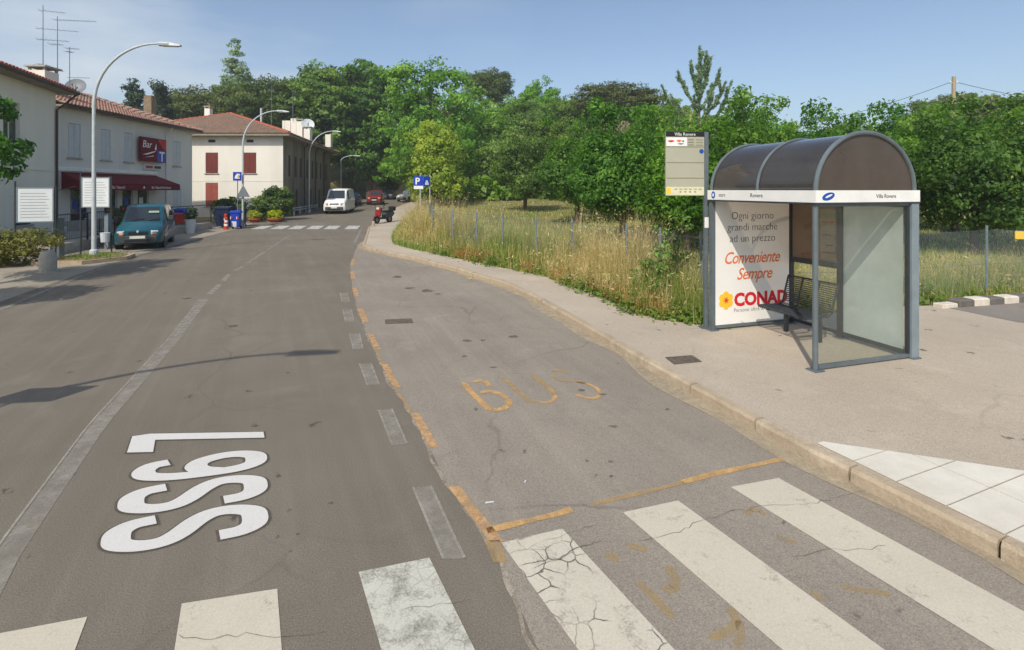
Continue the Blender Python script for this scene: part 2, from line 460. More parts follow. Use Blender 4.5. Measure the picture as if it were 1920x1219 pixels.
M['tile_old'] = mat('old_roof_tile', lin(172, 148, 132), lin(136, 116, 104), 0.9, 2.2, 0.3, tint=lin(178, 128, 108))
M['tile_grey'] = mat('lichen_roof_tile', lin(152, 132, 114), lin(114, 102, 90), 0.9, 2.2, 0.3, tint=lin(156, 122, 102))
M['eave'] = mat('eave_boards', lin(150, 142, 126), lin(128, 120, 104), 0.9, 2)
M['gutter'] = mat('gutter_copper', lin(84, 68, 60), lin(70, 56, 50), 0.6, 4)
M['shut_grey'] = mat('grey_shutter', lin(204, 208, 208), lin(190, 195, 196), 0.7, 3)
M['shut_brown'] = mat('brown_shutter', lin(126, 58, 50), lin(104, 48, 42), 0.75, 3, streak=True)
M['shut_pink'] = mat('faded_shutter', lin(164, 88, 76), lin(150, 78, 66), 0.8, 3)
M['wood'] = mat('dark_timber', lin(92, 72, 56), lin(70, 54, 42), 0.8, 3)
M['awning'] = mat('burgundy_canvas', lin(116, 22, 34), lin(100, 18, 28), 0.85, 2)
M['door_dark'] = mat('dark_door', lin(44, 48, 56), lin(32, 36, 42), 0.3, 3)
M['board'] = mat('notice_board_face', lin(224, 228, 228), lin(212, 216, 216), 0.5, 2)
M['board_line'] = mat('board_print', lin(168, 176, 182), None, 0.6, 3)
M['teal'] = mat('teal_car_paint', lin(24, 92, 106), lin(20, 84, 98), 0.35, 3, metal=0.15, coat=0.6)
M['van_white'] = mat('white_car_paint', lin(240, 240, 236), lin(232, 231, 226), 0.35, 2, coat=0.5)
M['car_red'] = mat('red_car_paint', lin(138, 38, 32), lin(126, 32, 28), 0.35, 3, coat=0.5)
M['car_blue'] = mat('blue_car_paint', lin(62, 96, 140), lin(54, 86, 128), 0.35, 3, coat=0.5)
M['car_grey'] = mat('grey_car_paint', lin(126, 130, 134), None, 0.35, 3, metal=0.3, coat=0.5)
M['grey_plastic'] = mat('bumper_plastic', lin(70, 76, 78), lin(60, 66, 68), 0.65, 4)
M['carglass'] = mat('car_glass', lin(34, 44, 48), lin(26, 34, 38), 0.05, 2, spec=1.0)
M['headlight'] = mat('headlight_lens', lin(220, 218, 214), lin(200, 196, 190), 0.15, 6, spec=0.8)
M['amber'] = mat('indicator_lens', lin(224, 120, 84), None, 0.25, 6)
M['alloy'] = mat('wheel_rim', lin(150, 152, 154), lin(120, 122, 124), 0.4, 5, metal=0.6)
M['plate'] = mat('number_plate', lin(226, 226, 214), None, 0.5, 3)
M['bin_blue'] = mat('blue_bin_plastic', lin(22, 66, 178), lin(18, 58, 160), 0.5, 3)
M['bin_dark'] = mat('dark_blue_bin_plastic', lin(26, 42, 74), lin(22, 34, 60), 0.55, 3)
M['bin_green'] = mat('dark_green_bin_plastic', lin(34, 48, 44), lin(26, 38, 34), 0.55, 3)
M['barrier_red'] = mat('barrier_red', lin(196, 62, 34), lin(180, 54, 30), 0.6, 3)
M['terracotta'] = mat('terracotta', lin(190, 104, 72), lin(170, 90, 62), 0.85, 4)
M['planter'] = mat('planter_white', lin(206, 212, 214), lin(192, 198, 200), 0.6, 3)
M['bark'] = mat('bark', lin(112, 94, 76), lin(78, 66, 54), 0.95, 6, 0.8)
M['bark_pale'] = mat('pale_bark', lin(150, 132, 108), lin(118, 100, 80), 0.95, 6, 0.8)
M['pole_wood'] = mat('pole_wood', lin(176, 160, 134), lin(150, 134, 110), 0.9, 5, 0.3, streak=True)
M['kerb_black'] = mat('kerb_black_paint', lin(114, 108, 101), lin(96, 91, 85), 0.9, 6, 0.2)
M['kerb_white'] = mat('kerb_white_paint', lin(222, 213, 197), lin(194, 184, 168), 0.9, 6, 0.2)
M['earth'] = mat('bare_earth', lin(150, 122, 90), lin(120, 96, 70), 0.95, 5, 0.6)
M['red_tile_floor'] = mat('terrace_floor', lin(150, 140, 128), lin(136, 126, 114), 0.8, 3)

M['leaf_orchard'] = leaf_mat('orchard_leaf', lin(48, 80, 30), lin(78, 116, 42), lin(120, 156, 64), 0.46, 0.35)
M['leaf_acacia'] = leaf_mat('acacia_leaf', lin(76, 116, 38), lin(106, 148, 52), lin(146, 178, 80), 0.45)
M['leaf_lime'] = leaf_mat('yellow_green_leaf', lin(104, 124, 26), lin(140, 156, 36), lin(174, 178, 60), 0.46)
M['leaf_linden'] = leaf_mat('linden_leaf', lin(54, 86, 32), lin(82, 116, 44), lin(112, 144, 60), 0.38)
M['leaf_mid'] = leaf_mat('hillside_leaf', lin(72, 98, 40), lin(102, 128, 54), lin(134, 154, 74), 0.40)
M['leaf_pine'] = leaf_mat('pine_needle', lin(56, 72, 32), lin(78, 94, 40), lin(102, 114, 54), 0.28)
M['leaf_cedar'] = leaf_mat('cedar_needle', lin(78, 102, 78), lin(104, 128, 98), lin(134, 154, 118), 0.3)
M['leaf_fir'] = leaf_mat('fir_needle', lin(34, 54, 40), lin(48, 70, 50), lin(70, 92, 66), 0.22)
M['leaf_hedge'] = leaf_mat('hedge_leaf', lin(72, 86, 30), lin(112, 118, 42), lin(176, 164, 72), 0.32)
M['leaf_bush'] = leaf_mat('bush_leaf', lin(38, 62, 24), lin(64, 90, 32), lin(100, 120, 46), 0.32)
M['grass_dry'] = leaf_mat('dry_grass', lin(140, 146, 90), lin(194, 174, 122), lin(214, 196, 152), 0.35, 0.2)
M['grass_green'] = leaf_mat('green_grass', lin(84, 108, 48), lin(120, 138, 66), lin(158, 164, 96), 0.35, 0.2)
M['weed'] = leaf_mat('weed_leaf', lin(76, 100, 46), lin(102, 128, 58), lin(140, 152, 80), 0.35, 0.3)
M['weed_red'] = leaf_mat('dock_stalk', lin(128, 82, 50), lin(158, 104, 64), lin(180, 130, 84), 0.25, 0.2)
# ------------------------------------------------------------------ plan of the place (metres)
KERB = [(-6, 7.26), (0, 4.74), (1.5, 4.10), (3.33, 3.33), (4.73, 2.70), (6.15, 2.18), (7.4, 1.76), (8.89, 1.30), (11.4, 0.476), (12.97, -0.135),
        (15.3, -1.59), (17.8, -3.33), (20.0, -5.25), (21.4, -6.2), (22.6, -6.62), (24.2, -7.0), (27, -7.72), (32, -9.0), (44, -11.2), (62, -13.0), (90, -14.2)]
EDGE = [(8.96, 3.27), (9.44, 2.75), (9.85, 2.39), (10.4, 2.3), (11.3, 2.0), (12.5, 1.52), (13.4, 1.15), (14.1, 0.9), (15.9, -0.55), (18.4, -2.41), (20.4, -3.9), (22.2, -5.0),
        (24, -5.45), (27, -6.05), (31, -6.75), (35, -7.3), (44, -8.9), (62, -10.8), (90, -12.0)]
JOINT = [(-6, 4.7), (1.5, 0.95), (2.78, 0.14), (3.4, -0.07), (3.62, -0.15), (4.29, -0.53), (4.95, -0.8), (5.71, -1.13), (6.67, -1.6), (7.4, -1.9), (8.73, -2.45), (10.7, -3.22), (13, -4.05),
         (16.6, -5.25), (20.9, -6.4), (22.6, -6.8), (24.5, -7.2)]
kx = lambda y: interp(KERB, y)
ex = lambda y: interp(EDGE, y)
jx = lambda y: interp(JOINT, y)
LROAD = [(-6, -10), (2, -11), (10, -17.2), (16, -18.6), (20, -19.5), (26, -20.5), (40, -21.8), (62, -24.0), (90, -25)]
lx = lambda y: interp(LROAD, y)
PAVE_Z = 0.12

def hill(x, y):
    h = 17.0 * math.exp(-((x - 12) / 34.0) ** 2 - ((y - 112) / 34.0) ** 2)
    h += 7.0 * math.exp(-((x + 45) / 40.0) ** 2 - ((y - 130) / 45.0) ** 2)
    h += 10 * sm(120, 300, y) * math.exp(-((x - 60) / 160.0) ** 2)
    return h
def field_z(x, y):
    t = max(0.0, y - 13)
    return 0.06 + 0.020 * t * sm(0, 8, t) + hill(x, y) * sm(45, 62, y)
def ground_z(x, y):
    if y < 8.9:
        k = kx(y)
        a = sm(k + 30, k + 40, x)
        return -0.12 * (1 - a) + 0.02 * a
    road = zt(y) - 0.10
    e = ex(y)
    if y < 12.5 and x > 3.2:
        e = 3.27 + 0
        a = sm(8.96 + (x - 3.27) * 0.30 - 0.1, 8.96 + (x - 3.27) * 0.30 + 0.35, y)
        return (road) * (1 - a) + field_z(x, y) * a
    a = sm(e - 0.15, e + 0.35, x)
    l = lx(y)
    b = sm(l + 0.5, l - 1.0, x)
    side = field_z(x, y)
    left = zt(y) + 0.02 + hill(x, y) * sm(45, 62, y)
    return road * (1 - a) * (1 - b) + side * a + left * b
def surf_z(x, y):
    """what one stands on: pavement, road or field"""
    if kx(y) < x < (30 if y < 8.9 else ex(y)): return zt(y) + PAVE_Z
    if lx(y) < x <= kx(y): return zt(y)
    return ground_z(x, y)

# ground: one sheet to the horizon
xs = list(np.concatenate([[-600, -400, -300, -200, -140, -100, -80], np.arange(-64, -26, 4), np.arange(-26, 26, 0.5), np.arange(26, 80, 3), [90, 110, 140, 200, 300, 400, 600]]))
ys = list(np.concatenate([[-200, -120, -60, -30, -12], np.arange(-6, 30, 0.5), np.arange(30, 70, 1.5), np.arange(70, 170, 5), [180, 210, 260, 330, 450, 600, 700]]))
mb = MB()
vs = [(x, y, ground_z(x, y)) for y in ys for x in xs]
nx = len(xs)
mb.add(vs, [(j*nx+i, j*nx+i+1, (j+1)*nx+i+1, (j+1)*nx+i) for j in range(len(ys)-1) for i in range(nx-1)])
structure('ground', mb, M['soil'], smooth=True)

def strip(left, right, y0, y1, step, dz, mb=None):
    mb = mb or MB(); n = max(2, int((y1 - y0) / step) + 1)
    vs = []
    for i in range(n):
        y = y0 + (y1 - y0) * i / (n - 1)
        a, b = left(y), right(y)
        for k in range(5): vs.append((a + (b - a) * k / 4, y, zt(y) + dz))
    mb.add(vs, [(i*5+k, i*5+k+1, i*5+6+k, i*5+5+k) for i in range(n-1) for k in range(4)])
    return mb
structure('road', strip(lx, lambda y: kx(y) + 0.05, -6, 95, 0.5, 0.0), M['road'])
structure('bus_bay', strip(jx, lambda y: kx(y) + 0.04, -6, 24.4, 0.25, 0.004), M['bay'])
# lighter, dusty parking strip on the far left
PARKL = [(9, -17.0), (16, -18.4), (20, -19.3), (26, -20.3), (36, -21.3)]
PARKR = [(9, -10.4), (12, -11.6), (15, -12.7), (18.5, -13.9), (24, -15.4), (29, -16.6), (36, -18.2)]
structure('parking_strip', strip(lambda y: interp(PARKL, y), lambda y: interp(PARKR, y), 9, 36, 0.5, 0.004), M['strip'])

# pavement slab on the right
poly = []
y = -6.0
while y < 34: poly.append((kx(y) + 0.146, y)); y += 0.4
y = 34.0
while y > 9: poly.append((ex(y) + 0.0 + 0.05 * math.sin(y * 3.1) + 0.03 * math.sin(y * 9.7), y)); y -= 0.3
poly += [(3.3, 8.99), (5.0, 9.5), (6.6, 9.98), (8.0, 10.42), (8.55, 10.48), (11.0, 11.1), (30, 15.6), (34, -6)]
poly = list(reversed(poly))
mb = MB(); mb.prism(poly[::-1], -0.25, PAVE_Z)
structure('pavement', mb, M['pave'], tri=True)
mb = strip(lambda y: kx(y) + 0.14, ex, 33.8, 90, 1.0, PAVE_Z - 0.003)
structure('far_pavement', mb, M['pave'])
# dark parking lot beyond the pavement, right
mb = MB(); mb.add([(x, yy, PAVE_Z + 0.004) for x, yy in [(8.72, 10.32), (9.05, 9.15), (14, 7.2), (30, 2.0), (30, 15.4), (11.0, 10.95)]], [(0, 1, 2, 3, 4, 5)])
structure('parking_lot', mb, M['lot'])

# kerb: every stone a piece
def kerb_pos(s_list):
    out = []
    y = -4.0; acc = 0
    return out
root = bpy.data.objects.new('kerb', None); COL.objects.link(root); root['kind'] = 'structure'
def kerb_piece(y0, y1, seed):
    r = random.Random(seed); n = 3; vs = []; h = PAVE_Z + 0.006 + r.uniform(-0.008, 0.012)
    for i in range(n + 1):
        y = y0 + (y1 - y0) * i / n
        d = Vector((kx(y + 0.1) - kx(y - 0.1), 0.2, 0)).normalized(); nrm = Vector((d.y, -d.x, 0))
        p = Vector((kx(y), y, 0)); z = zt(y); o = r.uniform(-0.004, 0.004)
        for (a, zz) in ((0.0, -0.15), (0.012 + o, h - 0.03), (0.03 + o, h), (0.128, h), (0.128, -0.15)):
            q = p + nrm * a; vs.append((q.x, q.y, z + zz))
    fs = [(i*5+k, i*5+k+1, i*5+6+k, i*5+5+k) for i in range(n) for k in range(4)]
    fs += [(0, 4, 3, 2, 1), tuple(n*5+k for k in range(5))]
    return MB().add(vs, [tuple(reversed(f)) for f in fs])
y = -3.0; k = 0
far = MB()
while y < 60:
    d = math.hypot(kx(y + 0.5) - kx(y), 0.5) / 0.5
    st = 1.0 / d
    p = kerb_piece(y + 0.011 / d, y + st - 0.011 / d, k)
    p.tint = random.random(); p.t = [p.tint] * len(p.f)
    if y < 25: part(root, 'kerb_stone', p, M['kerb'])
    else: far.add(p.v, p.f)
    y += st; k += 1
part(root, 'kerb_run', far, M['kerb'], kind='stuff')

# sand and dust gathered in the gutter below the kerb
M['dust'] = paint_mat('gutter_dust', lin(188, 172, 144), 0.47, dirt=0.15, scale=3.5, edge=0.22)
structure('gutter_dust', strip(lambda y: kx(y) - 0.10 - 0.14 * abs(math.sin(y * 0.8)) - 0.05 * math.sin(y * 3.1), lambda y: kx(y) + 0.02, 0, 24, 0.15, 0.0105), M['dust'])
# painted black and white kerb at the right
root = bpy.data.objects.new('striped_kerb', None); COL.objects.link(root); root['kind'] = 'structure'
a = Vector((8.55, 10.30, 0)); d = Vector((2.45, 0.64, 0)).normalized()
for i in range(34):
    ang = math.atan2(d.y, d.x); c = a + d * (0.22 + i * 0.42)
    mb = MB(); mb.cbox(c.x, c.y, PAVE_Z + 0.06, 0.41, 0.26, 0.16 + 0.01 * (i % 3), ang + 0.01 * math.sin(i * 2.3))
    if i == 0: mb = MB().cbox(c.x, c.y, PAVE_Z + 0.03, 0.41, 0.2, 0.1, ang)
    part(root, 'kerb_block', mb, M['kerb_white'] if i % 2 == 0 else M['kerb_black'])

# pale slabs at the bottom right
root = bpy.data.objects.new('paving', None); COL.objects.link(root); root['kind'] = 'structure'
e1 = Vector((0.92, 0.39)); e2 = Vector((-0.39, 0.92))
e1.normalize(); e2.normalize()
LA = Vector((2.93, 4.81)); LB = Vector((4.31, 4.31))
def clip(poly, p, n):
    out = []
    for i in range(len(poly)):
        a, b = poly[i], poly[(i + 1) % len(poly)]
        da, db = (a - p).dot(n), (b - p).dot(n)
        if da >= 0: out.append(a)
        if da * db < 0: out.append(a + (b - a) * (da / (da - db)))
    return out
ln = Vector((LB.y - LA.y, -(LB.x - LA.x))); ln.normalize()      # points towards the camera side
if ln.y > 0: ln = -ln
KP = [Vector((kx(yy) + 0.145, yy)) for yy in (0.5, 2.2, 4.9)]
base = MB()
for i in range(-2, 8):
    for j in range(-14, 8):
        o = e1 * (0.59 + i * 0.9 + 2.69 + (0.45 if False else 0)) + e2 * (2.95 + j * 0.345)
        q = [o + e1 * 0.006 + e2 * 0.006, o + e1 * 0.894 + e2 * 0.006, o + e1 * 0.894 + e2 * 0.339, o + e1 * 0.006 + e2 * 0.339]
        q = clip(q, LA, ln)
        for a, b in zip(KP, KP[1:]):
            if len(q) < 3: break
            dd = b - a; nn = Vector((dd.y, -dd.x)); nn.normalize()
            q = clip(q, a, nn)
        if len(q) < 3: continue
        area = abs(sum(q[t].x * q[(t+1) % len(q)].y - q[(t+1) % len(q)].x * q[t].y for t in range(len(q)))) / 2
        if area < 0.004 or q[0].y < 0.8 or q[0].x > 7.5: continue
        h = PAVE_Z + 0.012 + random.uniform(-0.0015, 0.0015)
        mb = MB(); mb.prism([(v.x, v.y) for v in q], PAVE_Z + 0.005, h)
        part(root, 'paving_slab', mb, M['slab'])
bp = [LA, LB, LB + (LB - LA) * 2.2, Vector((8.0, 0.6)), Vector((kx(0.6) + 0.15, 0.6)), Vector((kx(2.2) + 0.15, 2.2))]
mb = MB(); mb.add([(v.x, v.y, PAVE_Z + 0.004) for v in bp], [tuple(range(len(bp) - 1, -1, -1))])
part(root, 'sand_bed', mb, M['joint'])

# ------------------------------------------------------------------ road markings (sheets 4 mm above what they lie on)
def sheet(px_poly, z):
    return [(G(px, py)[0], G(px, py)[1], z) for px, py in px_poly]
def marks(name): 
    r = bpy.data.objects.new(name, None); COL.objects.link(r); r['kind'] = 'structure'; return r
def quad_part(root, name, pts, m):
    mb = MB(); mb.add(pts, [tuple(range(len(pts)))])
    return part(root, name, mb, m)
zc = marks('zebra_crossing')
SD = Vector((0.46, -0.89))
STR = [((-3.02, 2.84), (-2.48, 2.99), 'zebra', 0.004), ((-1.99, 3.085), (-1.467, 3.2), 'zebra', 0.004), ((-1.0, 3.34), (-0.56, 3.47), 'zebra_worn', 0.004),
       ((-0.075, 3.61), (0.37, 3.76), 'zebra_crazed', 0.008), ((0.855, 3.95), (1.33, 4.10), 'zebra', 0.008), ((1.83, 4.286), (2.30, 4.42), 'zebra', 0.008), ]
for (a, b, m, z) in STR:
    n = 8; vs = []
    for i in range(n + 1):
        t = 2.6 * i / n
        for p in (a, b): vs.append((p[0] + SD.x * t, p[1] + SD.y * t, z))
    mb = MB(); mb.add(vs, [(2*i, 2*i+2, 2*i+3, 2*i+1) for i in range(n)])
    part(zc, 'stripe', mb, M[m])
fz = marks('far_zebra_crossing')
for k, cx in enumerate((489, 524, 556, 590, 622, 660)):
    x = (cx - 960) / F * 33.0
    vs = []
    for yy in (32.0, 33.2, 34.6):
        for dx in (-0.40, 0.40): vs.append((x + dx - 0.22 * (yy - 33), yy, zt(yy) + 0.006))
    mb = MB(); mb.add(vs, [(0, 1, 3, 2), (2, 3, 5, 4)]); part(fz, 'stripe', mb, M['zebra_far'])
# orange dashes along the bay
od = marks('orange_bay_line')
def dash_along(root, f, y0, y1, w, m, z, off=0.0, name='dash', n=4):
    vs = []
    for i in range(n + 1):
        y = y0 + (y1 - y0) * i / n
        x = f(y) + off
        for dx in (-w / 2, w / 2): vs.append((x + dx, y, z + zt(y)))
    mb = MB(); mb.add(vs, [(2*i, 2*i+1, 2*i+3, 2*i+2) for i in range(n)])
    return part(root, name, mb, m)
for (y0, y1) in ((3.62, 4.30), (4.95, 5.70), (6.45, 7.3), (7.95, 8.8), (9.6, 10.7), (11.9, 13.0), (14.2, 15.5), (16.8, 18.3)):
    dash_along(od, jx, y0, y1, 0.10 if y0 < 9 else 0.12, M['orange'], 0.009, 0.045)
quad_part(od, 'dash_end', [(-0.12, 3.42, 0.009), (-0.03, 3.42, 0.009), (-0.09, 3.64, 0.009), (-0.2, 3.63, 0.009)], M['yellow_faint'])
for (y0, y1) in ((5.72, 6.4), (7.3, 7.9)):
    dash_along(od, jx, y0, y1, 0.035, M['yellow_faint'], 0.009, 0.01)
# strip of filler along the joint of the two asphalts
sj = marks('asphalt_joint')
vs = []
ysj = np.arange(1.2, 12.0, 0.08)
for yy in ysj:
    w = 0.012 + 0.012 * abs(math.sin(yy * 7.3)) * abs(math.sin(yy * 2.9 + 1))
    x = jx(yy) - 0.01 + 0.02 * math.sin(yy * 5.0) * math.sin(yy * 1.7) + 0.01 * math.sin(yy * 17)
    vs += [(x - w, yy, 0.0065), (x + w, yy, 0.0065)]
mb = MB(); mb.add(vs, [(2*i, 2*i+1, 2*i+3, 2*i+2) for i in range(len(ysj) - 1)]); part(sj, 'filler', mb, M['seam'])
# old white dashes left of it
wd = marks('white_edge_line')
for q in (((775, 916), (808, 913), (871, 1048), (832, 1050)), ((710, 770), (735, 768), (763, 833), (736, 836)), ((674, 683), (696, 682), (711, 722), (689, 723)),
          ((655, 627), (674, 626), (681, 655), (663, 656)), ((643, 581), (659, 581), (664, 604), (648, 605)), ((638, 550), (651, 550), (655, 566), (641, 567))):
    p = sheet(q, 0.004)
    quad_part(wd, 'dash', [p[3], p[2], p[1], p[0]], M['ghost_line'])
    # paler rims left where the paint was ground off
    for a, b in ((0, 3), (1, 2)):
        A, B = Vector(p[a]), Vector(p[b]); w = Vector((0.010, 0.003, 0.0))
        A.z = B.z = 0.0085
        quad_part(wd, 'rim', [B - w, B + w, A + w, A - w], M['ghost_edge'])
# yellow stop line across the bay
yl = marks('yellow_end_line')
def pxline(root, pts, w, m, z, name='line'):
    P = [Vector((*G(*p), z)) for p in pts]; vs = []
    for i, p in enumerate(P):
        d = (P[min(i+1, len(P)-1)] - P[max(i-1, 0)]); d.z = 0; d.normalize(); nn = Vector((-d.y, d.x, 0))
        ww = w * (1 + 0.25 * math.sin(i * 2.1))
        vs += [p - nn * ww / 2, p + nn * ww / 2]
    mb = MB(); mb.add(vs, [(2*i, 2*i+2, 2*i+3, 2*i+1) for i in range(len(P) - 1)])
    return part(root, name, mb, m)
pxline(yl, [(913, 997), (950, 988), (1000, 976), (1040, 967), (1072, 957)], 0.06, M['yellow'], 0.009)
pxline(yl, [(1112, 947), (1180, 931), (1240, 917), (1282, 906)], 0.045, M['yellow_faint'], 0.009)
pxline(yl, [(1280, 906), (1340, 890), (1400, 877), (1478, 860)], 0.062, M['yellow'], 0.009)
# BUS in worn strokes
bus = marks('bus_lettering')
def stroke(root, name, pts, w, m, z=0.009):
    P0 = [Vector((p[0], p[1], z)) for p in pts]; vs = []; P = []
    for a, b in zip(P0, P0[1:]): P += [a.lerp(b, t / 8) for t in range(8)]
    P.append(P0[-1]); r = random.Random(int(1000 * abs(P0[0].x)) + len(P))
    for i, p in enumerate(P):
        d = (P[min(i+1, len(P)-1)] - P[max(i-1, 0)]); d.normalize(); nn = Vector((-d.y, d.x, 0))
        t = i / (len(P) - 1); e = min(1.0, (min(t, 1 - t) * 10 + .05)) ** .5
        vs += [p - nn * w / 2 * e * r.uniform(.75, 1.1), p + nn * w / 2 * e * r.uniform(.75, 1.1)]
    mb = MB(); mb.add(vs, [(2*i, 2*i+2, 2*i+3, 2*i+1) for i in range(len(P) - 1)])
    return part(root, name, mb, m)
def pxs(*pp): return [G(*p) for p in pp]
st = [([(868, 718), (885, 738), (905, 757), (921, 773)], 'yellow', .085), ([(884, 718), (900, 715), (912, 718), (918, 726)], 'yellow', .075),
      ([(900, 738), (920, 735), (940, 741), (951, 749)], 'yellow', .08), ([(951, 749), (955, 758), (945, 767), (922, 771)], 'yellow', .085)]
st += [([(940, 708), (958, 722), (972, 736), (985, 747)], 'yellow_faint', .07), ([(985, 747), (995, 753), (1008, 755)], 'yellow_faint', .07),
       ([(1012, 756), (1028, 756), (1038, 750), (1042, 742)], 'yellow', .06), ([(1042, 742), (1027, 728), (1012, 715), (997, 704)], 'yellow_faint', .085)]
st += [([(1034, 697), (1050, 696), (1066, 701)], 'yellow_faint', .065), ([(1034, 705), (1050, 714), (1075, 716), (1100, 720)], 'yellow_faint', .065),
       ([(1080, 717), (1105, 722), (1121, 731), (1125, 741)], 'yellow', .05), ([(1125, 741), (1117, 747), (1100, 747), (1078, 741)], 'yellow', .06)]
for p, m, w in st:
    # resample for a rounder stroke
    P = [Vector((*a, 0)) for a in pxs(*p)]; Q = []
    for i in range(len(P) - 1):
        p0, p1, p2, p3 = P[max(i-1, 0)], P[i], P[i+1], P[min(i+2, len(P)-1)]
        for t in (0, .25, .5, .75):
            Q.append(0.5 * ((2*p1) + (p2-p0)*t + (2*p0-5*p1+4*p2-p3)*t*t + (3*p1-p0-3*p2+p3)*t**3))
    Q.append(P[-1])
    stroke(bus, 'letter_stroke', [(q.x, q.y) for q in Q], w, M[m])
# remains of an older yellow lettering under the zebra
ob = marks('faded_yellow_lettering')
for p, w in (([(1400, 968), (1408, 957), (1425, 960), (1434, 968)], .05), ([(1456, 1006), (1475, 1014), (1496, 1020)], .05), ([(1575, 1100), (1600, 1106), (1640, 1112), (1672, 1116)], .05),
             ([(1520, 1108), (1545, 1130)], .04), ([(1250, 1062), (1268, 1085), (1262, 1105), (1243, 1108)], .07), ([(1195, 1092), (1230, 1125), (1262, 1160)], .06),
             ([(1330, 1200), (1368, 1184), (1382, 1165), (1368, 1140)], .06), ([(1135, 1040), (1160, 1052)], .07), ([(1175, 1022), (1215, 1034)], .06), ([(1385, 1165), (1390, 1190), (1380, 1215)], .05)):
    stroke(ob, 'letter_stroke', pxs(*p), w, M['yellow_ghost'], 0.0062)
# centre line
cl = marks('centre_line')
def CLX(y): return interp([(2.0, -2.55), (3.5, -3.46), (5.4, -4.38), (8.5, -5.62), (11.43, -6.9), (15, -8.28), (17.8, -9.07), (28.2, -12.2), (40, -14.9)], y)
dash_along(cl, CLX, 1.0, 11.6, 0.20, M['ghost_line'], 0.004, name='line', n=30)
for y0, y1 in ((12.1, 13.4), (13.9, 15.0), (15.6, 16.6), (17.2, 20.5), (21.0, 28.0)):
    dash_along(cl, CLX, y0, y1, 0.15, M['white_line'] if y0 < 15 else M['ghost_line'], 0.004, name='dash')
dash_along(cl, CLX, 1.0, 11.6, 0.022, M['ghost_edge'], 0.0085, -0.095, 'rim', 30)
# white line on the far left edge
le = marks('left_edge_line')
LEX = lambda y: interp([(5, -7.9), (10.5, -10.55), (15, -12.5), (17, -13.2)], y)
dash_along(le, LEX, 7.0, 16.8, 0.13, M['white_line'], 0.0085, name='line', n=16)
# right edge line before the bend
re_ = marks('right_edge_line')
dash_along(re_, lambda y: kx(y) - 0.42, 23.5, 31.5, 0.14, M['white_line'], 0.0085, name='line', n=10)

# hairline cracks across the road and drips of oil in the bay
ck = marks('road_cracks')
def crack(pts, z=0.0125, w=0.0045):
    P = [Vector((*G(*p), z)) for p in pts]; Q = []; r = random.Random(int(pts[0][0])); vs = []
    for a, b in zip(P, P[1:]):
        n = max(2, int((b - a).length / 0.05))
        for i in range(n): Q.append(a.lerp(b, i / n) + Vector((r.gauss(0, .010), r.gauss(0, .010), 0)))
    Q.append(P[-1])
    for i, p in enumerate(Q):
        d = (Q[min(i+1, len(Q)-1)] - Q[max(i-1, 0)]); d.normalize(); nn = Vector((-d.y, d.x, 0)); ww = w * r.uniform(.35, 1.25)
        vs += [p - nn * ww / 2, p + nn * ww / 2]
    mb = MB(); mb.add(vs, [(2*i, 2*i+2, 2*i+3, 2*i+1) for i in range(len(Q) - 1)]); part(ck, 'crack', mb, M['crack'])
crack([(1196, 1019), (1250, 1006), (1290, 990), (1330, 978), (1365, 962), (1440, 950), (1520, 947), (1560, 938), (1640, 916), (1700, 902)])
crack([(332, 1197), (400, 1202), (462, 1193), (530, 1199), (610, 1188)])
crack([(1490, 1046), (1545, 1034), (1600, 1032), (1660, 1026)], w=.004)
crack([(955, 1040), (1000, 1024), (1060, 1004), (1120, 986)], w=.004)
crack([(1000, 1066), (1050, 1052), (1080, 1030), (1130, 1018)], w=.006)
crack([(750, 1150), (790, 1140), (840, 1136), (880, 1128)], w=.004)
def stain(px, py, sx, sy, z=0.0118):
    x, y = G(px, py); r = random.Random(int(px)); n = 16
    pts = [(x + sx * math.cos(t) * r.uniform(.55, 1.2), y + sy * math.sin(t) * r.uniform(.55, 1.2), z) for t in [2*math.pi*i/n for i in range(n)]]
    mb = MB(); mb.add(pts, [tuple(range(n))]); part(ck, 'oil_stain', mb, M['stain'])
for q in ((745, 520, .16, .2), (800, 546, .2, .18), (822, 552, .1, .07), (768, 541, .14, .1), (876, 640, .09, .07), (906, 639, .05, .06), (962, 632, .10, .08), (1130, 741, .06, .03), (1090, 733, .05, .04), (1150, 801, .05, .03), (925, 690, .05, .03), (1100, 866, .02, .02), (1145, 868, .025, .02), (1146, 895, .02, .02), (620, 945, .02, .02)): stain(*q)
for q in ((437, 612, .10, .10), (350, 560, .1, .1), (540, 700, .03, .03), (558, 1003, .015, .015), (520, 1008, .012, .02), (545, 1035, .012, .012)): stain(*q, z=0.0065)

# ------------------------------------------------------------------ lettering
_fc = {}
def text_me(txt, size, ext=0.001, shear=0.0, offset=0.0, align='LEFT', sx=1.0, spacing=1.0, res=3, mat=None):
    cu = bpy.data.curves.new('lettering', 'FONT'); cu.body = txt; cu.size = size; cu.extrude = ext; cu.shear = shear
    cu.offset = offset; cu.align_x = align; cu.space_character = spacing; cu.resolution_u = res
    o = bpy.data.objects.new('lettering', cu)
    me = bpy.data.meshes.new_from_object(o)
    bpy.data.objects.remove(o); bpy.data.curves.remove(cu)
    if sx != 1.0: me.transform(Matrix.Scale(sx, 4, (1, 0, 0)))
    if mat: me.materials.append(mat)
    return me
def text(parent, name, txt, size, mat, M4, **k):
    me = text_me(txt, size, mat=mat, **k)
    me.transform(M4); me.name = name
    return link(name, me, parent)
FACE_NY = Matrix.Rotation(math.radians(90), 4, 'X')           # letters stand in x,z and face -y
